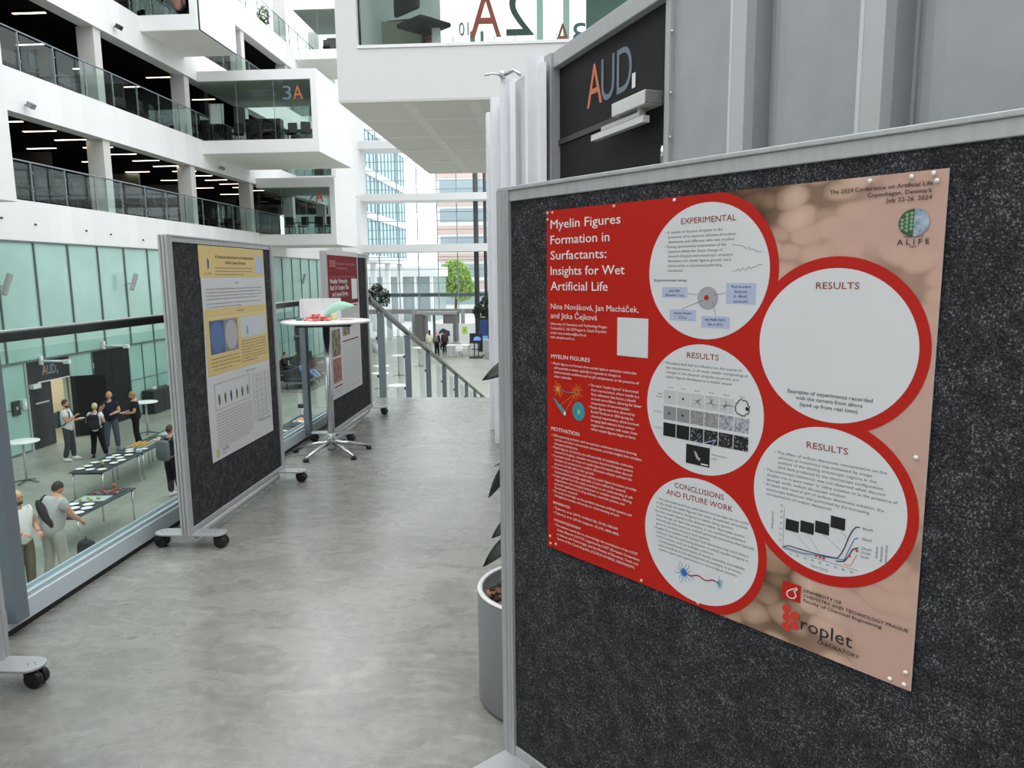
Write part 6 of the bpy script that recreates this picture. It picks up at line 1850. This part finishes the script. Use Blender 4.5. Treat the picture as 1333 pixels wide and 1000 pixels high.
    # shirt
    tm = mat('cloth_%d_%d_%d' % top, top, 0.8, spec=0.2)
    cut = 0.62 if sleeve == 'short' else None
    o2 = ['low', 'belly', 'chest', 'coll', 'shL', 'slL', 'shR', 'slR']
    P = {'low': J['pelvis'] + (J['pelvis'] - J['belly']) * hem, 'belly': J['belly'], 'chest': J['chest'], 'coll': J['chest'] + (J['neck'] - J['chest']) * 0.78, 'shL': J['shL'], 'shR': J['shR']}
    R2 = dict(low=0.152, belly=0.138, chest=0.134, coll=0.078, shL=0.074, shR=0.074)
    E2 = [('low', 'belly'), ('belly', 'chest'), ('chest', 'coll'), ('chest', 'shL'), ('chest', 'shR'), ('shL', 'slL'), ('shR', 'slR')]
    for sd in 'LR':
        if cut: P['sl' + sd] = J['sh' + sd] + (J['el' + sd] - J['sh' + sd]) * cut; R2['sl' + sd] = 0.066
        else:
            P['sl' + sd] = J['el' + sd]; R2['sl' + sd] = 0.052
            o2.append('cu' + sd); P['cu' + sd] = J['el' + sd] + (J['wr' + sd] - J['el' + sd]) * 0.92; R2['cu' + sd] = 0.041
            E2.append(('sl' + sd, 'cu' + sd))
    i2 = {k: i for i, k in enumerate(o2)}
    sb = MB(); add_mesh(sb, skin_geo([P[k] for k in o2], [(i2[a], i2[b]) for a, b in E2], [R2[k] * slim * wide for k in o2], 0))
    sb.build('shirt', tm, t)
    # trousers
    o3 = ['pelvis', 'hiL', 'knL', 'anL', 'hiR', 'knR', 'anR']
    P3 = {k: J[k] for k in o3}
    o3.append('waist'); P3['waist'] = J['pelvis'] + (J['belly'] - J['pelvis']) * 0.75
    for sd in 'LR': P3['an' + sd] = J['an' + sd] + (J['kn' + sd] - J['an' + sd]) * 0.03
    i3 = {k: i for i, k in enumerate(o3)}
    E3 = [('pelvis', 'waist'), ('pelvis', 'hiL'), ('hiL', 'knL'), ('knL', 'anL'), ('pelvis', 'hiR'), ('hiR', 'knR'), ('knR', 'anR')]
    R3 = dict(waist=0.110, pelvis=0.126, hiL=0.094, hiR=0.094, knL=0.070, knR=0.070, anL=0.058, anR=0.058)
    tb = MB(); add_mesh(tb, skin_geo([P3[k] for k in o3], [(i3[a], i3[b]) for a, b in E3], [R3[k] * slim for k in o3], 0))
    tb.build('trousers', mat('cloth_%d_%d_%d' % trousers, trousers, 0.85, spec=0.2), t)
    # shoes
    for sd in 'LR':
        a = J['an' + sd]; k = J['kn' + sd]
        sh = MB()
        d = Vector((0.12 * (1 if sd == 'L' else -1), -1, 0)).normalized()
        if (k - a).normalized().z < 0.4:      # leg stretched out: toes point up
            d = Vector((0, -0.35, 0.94))
        M = Matrix.Translation(a + Vector((0, 0, -0.045)) + d * 0.06)
        s_ = Vector((0, 0, 1)).cross(d).normalized(); u_ = d.cross(s_).normalized()
        T = Matrix((s_, d, u_)).transposed().to_4x4(); T.translation = a + d * 0.055 + Vector((0, 0, -0.036))
        vs = sh.ball((0, 0, 0), (0.048, 0.142, 0.052), 14, 10, T)
        ti = T.inverted()
        for v in vs:
            q = ti @ v.co
            if q.z < -0.036: q.z = -0.046
            if q.y > 0.05: q.z = q.z * 0.72 - 0.01
            v.co = T @ q
        o = sh.build('shoe', mat('shoe_%d_%d_%d' % shoes, shoes, 0.6), t)
    return t, J, s

def backpack(label, owner, J, colour, pocket, w=0.17, h=0.23, d=0.085, z=0.0):
    """rides on the wearer's back; stands at the wearer's place"""
    t = thing('backpack', label, 'backpack', owner.location, owner.rotation_euler.z)
    t.scale = owner.scale
    c = J['chest'] + Vector((0, 0.135 + d, -0.10 + z))
    m = MB()
    vs = m.ball((0, 0, 0), (w, d, h), 24, 18, Matrix.Translation(c))
    for v in vs:
        q = v.co - c
        f = lambda a, r: math.copysign(r * (abs(a) / r) ** 0.45, a) if abs(a) > 1e-6 else 0
        v.co = c + Vector((f(q.x, w), f(q.y, d) if q.y > 0 else q.y * 0.7, f(q.z, h)))
    cm = mat('fabric_%d_%d_%d' % colour, colour, 0.75)
    m.build('bag_body', cm, t)
    p = MB(); c2 = c + Vector((0, d * 0.98, -0.06))
    vs = p.ball((0, 0, 0), (w * 0.82, 0.035, h * 0.55), 18, 12, Matrix.Translation(c2))
    for v in vs:
        q = v.co - c2
        v.co = c2 + Vector((math.copysign(w * .82 * (abs(q.x) / (w * .82)) ** .5, q.x), q.y, math.copysign(h * .55 * (abs(q.z) / (h * .55)) ** .5, q.z)))
    p.build('front_pocket', mat('fabric_%d_%d_%d' % pocket, pocket, 0.75), t)
    for sx in (-1, 1):
        sh = J['shL'] if sx > 0 else J['shR']
        MB().tube([(sx * w * 0.55, c.y - d * 0.5, c.z + h * 0.85), (sx * 0.115, 0.03, sh.z + 0.075), (sx * 0.125, -0.115, sh.z + 0.02), (sx * 0.15, -0.13, sh.z - 0.16), (sx * 0.165, 0.02, c.z - h * 0.55), (sx * w * 0.8, c.y - d * 0.4, c.z - h * 0.75)], 0.019, 8).build('strap', cm, t)
    MB().tube([(-0.035, c.y - 0.02, c.z + h * 0.96), (0, c.y - 0.02, c.z + h * 0.96 + 0.05), (0.035, c.y - 0.02, c.z + h * 0.96)], 0.009, 6).build('grab_loop', cm, t)
    return t

def held_plate(label, owner, J, s, hand, m=M_PLATE, up=0.04):
    c = math.cos(owner.rotation_euler.z); q = math.sin(owner.rotation_euler.z)
    p = J[hand] * s
    d = (J[hand] - J['el' + hand[2]]).normalized() * 0.10
    x, y = p.x + d.x, p.y + d.y
    o = MB().lathe([(0.0, 0.004), (0.06, 0.004), (0.095, 0.016), (0.098, 0.018), (0.095, 0.019), (0.06, 0.008), (0.0, 0.007)], 24, cap=False).build('plate', m)
    o.location = (owner.location.x + x * c - y * q, owner.location.y + x * q + y * c, owner.location.z + p.z + d.z + up - 0.02)
    tag(o, label, 'plate')
    return o

def hall_people():
    # man in white T-shirt, seen in profile, facing right along the gathering
    t, J, s = person('person in white T-shirt with navy backpack holding a plate by the open door', (-14.22, 20.15, LOW), 1.85, 1.83,
                     dict(elL=(0.20, -0.03, 1.13), wrL=(0.10, -0.27, 1.16), elR=(-0.20, -0.06, 1.14), wrR=(-0.10, -0.25, 1.30), knL=(0.11, -0.05, 0.49), anL=(0.12, -0.06, 0.085), knR=(-0.08, 0.0, 0.49), anR=(-0.10, 0.10, 0.085)),
                     (226, 226, 226), 'short', (56, 58, 64), (44, 34, 30), shoes=(226, 226, 224), beard=(52, 40, 36), turn=-0.1)
    backpack('navy backpack on the man in white T-shirt by the open door', t, J, (42, 48, 62), (36, 42, 56))
    held_plate('white plate held by the man with the navy backpack', t, J, s, 'wrL')
    # blond person with black backpack, back to the viewer
    t, J, s = person('person with blond hair, white T-shirt and black backpack seen from behind', (-13.6, 20.52, LOW), PI + 0.25, 1.66,
                     dict(elL=(0.26, 0.02, 1.15), wrL=(0.14, -0.18, 1.12), elR=(-0.25, 0.03, 1.15), wrR=(-0.12, -0.2, 1.16), knL=(0.11, -0.02, 0.49), anL=(0.15, 0.02, 0.085), knR=(-0.14, -0.02, 0.48), anR=(-0.24, 0.0, 0.085), head=(0, -0.03, 1.64)),
                     (226, 226, 226), 'short', (24, 24, 27), (212, 190, 150), shoes=(30, 30, 32), tilt=0.15)
    backpack('black backpack on the blond person, seen from behind', t, J, (22, 22, 25), (28, 28, 32), 0.18, 0.24)
    # man in navy sweater facing the viewer, drinking
    t, J, s = person('person with fair hair in navy sweater and blue jeans facing the viewer, raising a cup', (-13.72, 21.45, LOW), 0.45, 1.86,
                     dict(elR=(-0.25, -0.12, 1.20), wrR=(-0.10, -0.24, 1.42), elL=(0.24, -0.03, 1.16), wrL=(0.10, -0.27, 1.15), anL=(0.13, 0.02, 0.085), knL=(0.12, -0.03, 0.49), anR=(-0.17, -0.02, 0.085), knR=(-0.13, -0.04, 0.49)),
                     (40, 38, 58), 'short', (82, 92, 104), (188, 138, 84), shoes=(90, 108, 124), turn=-0.15)
    c = MB().lathe([(0.0, 0.0), (0.03, 0.0), (0.038, 0.09), (0.036, 0.09), (0.0, 0.01)], 16, cap=False).build('drinking_cup', M_BLACK)
    q = J['wrR'] * s; a = t.rotation_euler.z
    q = q + Vector((0.04, -0.1, 0.02))
    c.location = (t.location.x + q.x * math.cos(a) - q.y * math.sin(a), t.location.y + q.x * math.sin(a) + q.y * math.cos(a), LOW + q.z)
    tag(c, 'dark cup raised to the mouth by the person in the navy sweater', 'cup')
    # man in dark sweater with white collar, facing left
    t, J, s = person('person with fair hair in dark sweater over white collar, black trousers, holding a plate', (-13.2, 21.9, LOW), -1.05, 1.80,
                     dict(elL=(0.22, -0.02, 1.13), wrL=(0.10, -0.25, 1.10), elR=(-0.22, -0.02, 1.13), wrR=(-0.06, -0.27, 1.13), head=(0, -0.045, 1.63), anR=(-0.08, 0.08, 0.085)),
                     (34, 36, 42), 'short', (26, 27, 28), (168, 124, 82), shoes=(40, 40, 42), tilt=0.3)
    MB().tube([(-0.07, 0.0, 1.49), (-0.04, -0.09, 1.455), (0.04, -0.09, 1.455), (0.07, 0.0, 1.49), (0, 0.07, 1.51), (-0.07, 0.0, 1.49)], 0.014, 6).build('collar', M_PAPER, t)
    held_plate('white plate held by the person in the dark sweater', t, J, s, 'wrL')
    # grey backpack
    t, J, s = person('person in black with a grey backpack seen from behind, standing by the far buffet table', (-9.32, 16.78, LOW), PI - 0.25, 1.78,
                     dict(elL=(0.22, -0.06, 1.15), wrL=(0.12, -0.25, 1.08), elR=(-0.22, -0.08, 1.15), wrR=(-0.1, -0.28, 1.12), knL=(0.08, -0.02, 0.49), anL=(0.07, 0.0, 0.085), knR=(-0.1, -0.04, 0.49), anR=(-0.12, -0.14, 0.085), head=(0, -0.04, 1.64)),
                     (40, 42, 45), 'long', (26, 26, 28), (78, 50, 36), shoes=(222, 222, 220), tilt=0.2)
    backpack('grey backpack on the person in black beside the board post', t, J, (104, 108, 112), (92, 96, 100), 0.18, 0.25)
    # man in pale grey T-shirt bending over the front table
    t, J, s = person('person in pale grey T-shirt and light trousers bending to the front buffet table', (-8.74, 11.72, LOW), PI - 0.12, 1.86,
                     dict(belly=(0, -0.03, 1.10), chest=(0, -0.09, 1.28), neck=(0, -0.14, 1.43), head=(0.03, -0.24, 1.555), shL=(0.17, -0.10, 1.38), shR=(-0.17, -0.08, 1.38), elR=(-0.27, -0.16, 1.13), wrR=(-0.25, -0.34, 0.98), elL=(0.25, -0.05, 1.12), wrL=(0.26, -0.19, 0.93),
                          knL=(0.11, -0.03, 0.49), anL=(0.13, 0.03, 0.085), knR=(-0.12, -0.05, 0.49), anR=(-0.17, 0.0, 0.085)),
                     (182, 184, 182), 'short', (178, 176, 168), (40, 32, 28), shoes=(214, 214, 212), tilt=0.55, wide=1.08, hem=1.15)
    b = MB()
    M = Matrix.Translation(Vector((0.03, 0.085, 1.22)))
    vs = b.ball((0, 0, 0), (0.09, 0.06, 0.27), 16, 14, M @ rot('Y', 0.62) @ rot('X', 0.12))
    b.tube([(0.13, 0.03, 1.43), (0.17, -0.10, 1.47), (0.12, -0.22, 1.36), (-0.02, -0.24, 1.18), (-0.14, -0.12, 1.03), (-0.12, 0.06, 1.05)], 0.018, 8)
    o = b.build('sling_bag', mat('sling_black', (34, 32, 33), 0.8))
    o.matrix_world = Matrix.Translation(t.location) @ rot('Z', t.rotation_euler.z) @ Matrix.Diagonal((s, s, s, 1))
    tag(o, 'black sling bag across the back of the person in the pale grey T-shirt', 'bag')
    # partly hidden by the railing post
    t, J, s = person('fair haired person in white T-shirt and khaki trousers, half hidden behind the railing post', (-8.98, 11.3, LOW), 1.2, 1.80,
                     dict(elL=(0.23, -0.02, 1.14), wrL=(0.16, -0.22, 1.05), elR=(-0.22, -0.05, 1.14), wrR=(-0.12, -0.26, 1.1)), (230, 230, 230), 'short', (112, 102, 84), (206, 176, 130), shoes=(214, 214, 212), beard=(60, 46, 40))
    # lounge
    person('person in black sitting on the lounge bench, arm raised, beyond the yellow poster board', (-14.12, 37.3, LOW + 0.012), 1.35, 1.78,
           dict(pelvis=(0, 0.05, 0.58), belly=(0, 0.07, 0.72), chest=(0, 0.05, 0.92), neck=(0, 0.06, 1.08), head=(0, 0.03, 1.26), shL=(0.165, 0.05, 1.03), shR=(-0.165, 0.05, 1.03), elL=(0.32, -0.08, 0.95), wrL=(0.42, -0.2, 1.14), elR=(-0.22, -0.05, 0.8), wrR=(-0.1, -0.24, 0.76),
                hiL=(0.09, 0.0, 0.56), hiR=(-0.09, 0.0, 0.56), knL=(0.11, -0.42, 0.52), knR=(-0.11, -0.42, 0.52), anL=(0.11, -0.44, 0.085), anR=(-0.11, -0.44, 0.085)),
           (36, 34, 40), 'long', (34, 35, 40), (30, 26, 24))
    person('person in blue jeans and blue shirt lounging on the bench behind the bar table', (-12.05, 34.5, LOW + 0.012), 1.15, 1.78,
           dict(pelvis=(0, 0.1, 0.58), belly=(0, 0.16, 0.70), chest=(0, 0.24, 0.86), neck=(0, 0.27, 1.02), head=(0, 0.2, 1.19), shL=(0.165, 0.24, 0.97), shR=(-0.165, 0.24, 0.97), elL=(0.22, 0.06, 0.8), wrL=(0.1, -0.05, 1.02), elR=(-0.24, 0.12, 0.74), wrR=(-0.16, -0.1, 0.72),
                hiL=(0.09, 0.04, 0.57), hiR=(-0.09, 0.04, 0.57), knL=(0.1, -0.34, 0.80), knR=(-0.12, -0.36, 0.72), anL=(0.1, -0.72, 0.52), anR=(-0.12, -0.74, 0.48)),
           (96, 134, 176), 'long', (118, 150, 186), (52, 40, 34), shoes=(60, 62, 66))
    # far group
    person('person with long dark hair in a pale yellow top in the far hall', (-8.5, 48.6, LOW), PI + 0.2, 1.68, None, (226, 226, 196), 'long', (196, 196, 192), (34, 28, 26), 0.22, skirt=True)
    t, J, s = person('person in black with a pink headscarf and grey backpack at the far work table', (-7.9, 47.9, LOW), PI - 0.2, 1.66, None, (34, 34, 38), 'long', (26, 26, 28), (40, 30, 28), scarf=(212, 150, 160))
    backpack('small grey backpack on the person with the pink headscarf', t, J, (112, 116, 112), (96, 100, 98), 0.14, 0.19)
    person('person in plum top and black trousers at the left end of the far work table', (-7.5, 48.7, LOW), PI, 1.66, None, (66, 50, 62), 'long', (24, 24, 26), (40, 26, 34), 0.1)
    person('tall person in black standing behind the white display panel', (-8.1, 51.5, LOW), 0.6, 1.86, None, (34, 34, 38), 'long', (28, 28, 32), (30, 26, 24))
    # behind the glass of the upper meeting box
    person('person in a pink top sitting behind the glass of the topmost left meeting box', (-15.05, 30.4, 11.63), PI, 1.74,
           dict(pelvis=(0, 0, 0.52), belly=(0, 0.02, 0.66), chest=(0, 0.02, 0.86), neck=(0, 0.02, 1.02), head=(0, -0.01, 1.2), shL=(0.165, 0.02, 0.97), shR=(-0.165, 0.02, 0.97), elL=(0.24, -0.02, 0.74), wrL=(0.14, -0.2, 0.72), elR=(-0.24, -0.02, 0.74), wrR=(-0.14, -0.2, 0.72),
                hiL=(0.09, -0.03, 0.50), hiR=(-0.09, -0.03, 0.50), knL=(0.11, -0.42, 0.48), knR=(-0.11, -0.42, 0.48), anL=(0.11, -0.42, 0.085), anR=(-0.11, -0.42, 0.085)),
           (214, 150, 140), 'long', (60, 62, 68), (70, 50, 40))
hall_people()
# ================================================================== INSIDE THE GALLERIES
def gallery_lamps():
    base = thing('linear_lamp', 'x', 'lamp')
    MB().box(-0.575, 0.575, -0.06, 0.06, 0.02, 0.05).build('lamp_housing', mat('lamp_grey', (150, 146, 140), 0.5), base)
    MB().box(-0.565, 0.565, -0.05, 0.05, 0.012, 0.02).build('diffuser', M_LAMP, base)
    spots = []
    for y in (18.4, 20.0, 21.6, 23.2, 24.75, 26.35, 27.95, 29.55, 31.25, 32.85, 34.5, 36.1, 37.75, 39.4, 41.0, 42.6): spots.append((-17.4, y, 6.40, 0))
    for y in (24.7, 27.9, 31.2, 34.4, 37.5, 40.9, 44.2): spots.append((-19.6, y, 6.40, 1))
    for y in (22.0, 26.4, 30.9, 35.3, 39.8): spots.append((-21.9, y, 6.40, 2))
    for y in (23.0, 24.97, 33.05, 37.2): spots.append((-17.5, y, 10.22, 3))
    for y in (24.9, 28.13, 31.4, 34.5): spots.append((-19.75, y, 10.22, 4))
    for y in (27.2, 30.55, 33.9): spots.append((-21.5, y, 10.22, 5))
    labs = ('linear lamp in the row nearest the front edge of the lower gallery ceiling', 'linear lamp in the second row back under the lower gallery ceiling', 'linear lamp deep inside the lower gallery',
            'linear lamp near the front edge of the upper gallery ceiling', 'linear lamp in the second row back under the upper gallery ceiling', 'linear lamp deep inside the upper gallery')
    grp = ('front lamps of the lower gallery', 'second row lamps of the lower gallery', 'deep lamps of the lower gallery', 'front lamps of the upper gallery', 'second row lamps of the upper gallery', 'deep lamps of the upper gallery')
    for i, (x, y, z, k) in enumerate(spots):
        o = base if i == 0 else dup(base)
        o.location = (x, y, z + 0.03)
        o['label'] = labs[k]; o['group'] = grp[k]
gallery_lamps()

def furniture():
    blk = mat('chair_black', (24, 25, 27), 0.6)
    ch = thing('office_chair', 'x', 'chair')
    MB().box(-0.24, 0.24, -0.24, 0.22, 0.44, 0.50).build('seat', blk, ch, 0.03)
    MB().box(-0.23, 0.23, 0.20, 0.26, 0.55, 1.02).build('backrest', blk, ch, 0.03)
    MB().lathe([(0.025, 0.08), (0.025, 0.44)], 10).build('column', M_STEELD, ch)
    f = MB()
    for k in range(5):
        a = 2 * PI * k / 5
        f.tube([(0, 0, 0.1), (0.28 * math.cos(a), 0.28 * math.sin(a), 0.03)], [0.025, 0.015], 6)
    f.build('base', M_STEELD, ch)
    tb = thing('work_table', 'x', 'table')
    MB().box(-0.8, 0.8, -0.4, 0.4, 0.71, 0.74).build('table_top', mat('dark_worktop', (54, 54, 56), 0.4), tb)
    for sx in (-0.75, 0.75):
        for sy in (-0.36, 0.36):
            MB().box(sx - 0.02, sx + 0.02, sy - 0.02, sy + 0.02, 0, 0.71).build('leg', M_STEELD, tb)
    sc = thing('computer_monitor', 'x', 'monitor')
    MB().box(-0.27, 0.27, -0.02, 0.02, 0.12, 0.46).build('screen', M_BLACK, sc)
    MB().box(-0.03, 0.03, 0.0, 0.03, 0.0, 0.2).box(-0.12, 0.12, -0.08, 0.08, 0, 0.012).build('stand', M_STEELD, sc)
    first = {'c': ch, 't': tb, 'm': sc}; used = set()
    def put(k, x, y, z, rz, label, group=None):
        o = first[k] if k not in used else dup(first[k])
        used.add(k)
        o.location = (x, y, z); o.rotation_euler = (0, 0, rz); o['label'] = label
        if group: o['group'] = group
        elif 'group' in o: del o['group']
    rr = random.Random(17)
    gal = ('lowest', 'second', 'third', 'top')
    for i in (0, 1):
        z = LV[i] + 0.004
        for k in range(7):
            y = 21.6 + 3.1 * k + rr.uniform(-.3, .3); x = -18.15 + rr.uniform(-.12, .08)
            put('t', x, y, z, PI / 2, 'dark work table behind the railing of the %s gallery' % gal[i], 'work tables on the %s gallery' % gal[i])
            put('m', x + 0.1, y - 0.3, z + 0.74, 1.3 + rr.uniform(-.4, .4), 'black monitor on a work table of the %s gallery' % gal[i], 'monitors on the %s gallery' % gal[i])
            for dx, dy, a in ((0.80, -0.42, PI / 2), (-0.80, 0.3, -PI / 2), (0.80, 0.42, PI / 2 + .2)):
                put('c', x + dx, y + dy, z, a + rr.uniform(-.2, .2) + PI, 'black office chair at the work tables of the %s gallery' % gal[i], 'office chairs on the %s gallery' % gal[i])
    # meeting boxes
    z = 7.715
    for k, (x, a) in enumerate(((-15.0, 0.2), (-14.3, -0.1), (-13.6, 0.1), (-12.5, 0.0), (-11.75, 0.3))):
        put('c', x, 35.2 + 0.15 * (k % 2), z, a, 'black chair with its back to the glass in the 3A box, %s from the gallery' % ('first', 'second', 'third', 'fourth', 'fifth')[k])
    put('t', -14.1, 36.3, z, 0, 'dark meeting table inside the 3A glass box')
    put('t', -12.3, 36.1, z, 0, 'dark table at the outer end inside the 3A glass box')
    for k, (x, a) in enumerate(((-14.9, 0.2), (-14.1, -0.2), (-13.2, 0.3), (-12.6, 0.0))):
        put('c', x, 41.0, 3.81, a, 'black chair behind the 2A box glass, %s from the gallery' % ('first', 'second', 'third', 'fourth')[k])
    put('t', -14.0, 41.9, 3.81, 0, 'dark table inside the left hand 2A glass box')
    put('c', -15.05, 31.6, 11.63, 0.4, 'black chair behind the person in pink in the top left box')
    put('c', -14.42, 30.6, 11.63, -0.2, 'black chair at the outer end of the top left box')
    for k, (x, a) in enumerate(((-14.6, 0.2), (-13.2, -0.1), (-12.3, 0.1))):
        put('c', x, 48.6, 15.43, a, 'black chair behind the glass of the highest box, %s from the gallery' % ('first', 'second', 'third')[k])
    put('c', -1.55, 9.0, 3.91, 2.4, 'black chair inside the overhead box, beside the olive board')
    t = thing('flip_chart', 'white flip chart standing behind the glass of the 3A box near the gallery', 'flip chart', (-15.7, 34.5, z), 0.1)
    MB().box(-0.33, 0.33, -0.01, 0.01, 0.85, 1.75, rot('X', -0.08)).build('paper_pad', M_PAPER, t)
    for p in ((-0.3, 0.0), (0.3, 0.0), (0.0, 0.5)):
        MB().tube([(p[0] * 1.1, p[1], 0), (p[0] * 0.8, 0.0 + p[1] * .2, 1.75)], 0.014, 6).build('leg', M_STEELD, t)
    t = thing('tall_cabinet', 'black cabinet behind the chairs in the 3A glass box', 'cabinet', (-14.9, 38.3, z))
    MB().box(-0.9, 0.9, -0.25, 0.25, 0, 1.75).build('carcass', mat('cabinet_dark', (38, 38, 40), 0.5), t)
    MB().box(-0.88, -0.01, -0.265, -0.25, 0.03, 1.72).build('door_panel', mat('cabinet_front2', (48, 48, 50), 0.5), t)
    MB().box(0.01, 0.88, -0.265, -0.25, 0.03, 1.72).build('door_panel', mat('cabinet_front2', (48, 48, 50), 0.5), t)
    t = thing('tall_cabinet', 'black cabinet at the back of the highest box', 'cabinet', (-14.3, 50.6, 15.43))
    MB().box(-0.8, 0.8, -0.25, 0.25, 0, 1.6).build('carcass', mat('cabinet_dark', (38, 38, 40), 0.5), t)
    MB().box(-0.78, 0.78, -0.262, -0.25, 0.03, 1.57).build('door_panel', mat('cabinet_front2', (48, 48, 50), 0.5), t)
    t = thing('green_plant', 'small green plant hanging over the railing of the top gallery', 'plant', (XF - 0.62, 44.0, LV[3]))
    MB().lathe([(0.0, 0), (0.15, 0), (0.18, 0.4), (0, 0.38)], 16, cap=False).build('pot', M_WHITE, t)
    m = MB(); leaf_cloud(m, (0, 0, 0.95), (0.3, 0.5, 0.55), 160, 0.14, 77); m.build('leaves', mat('olive_leaves', (104, 116, 62), 0.7), t)
furniture()

bpy.context.view_layer.update()
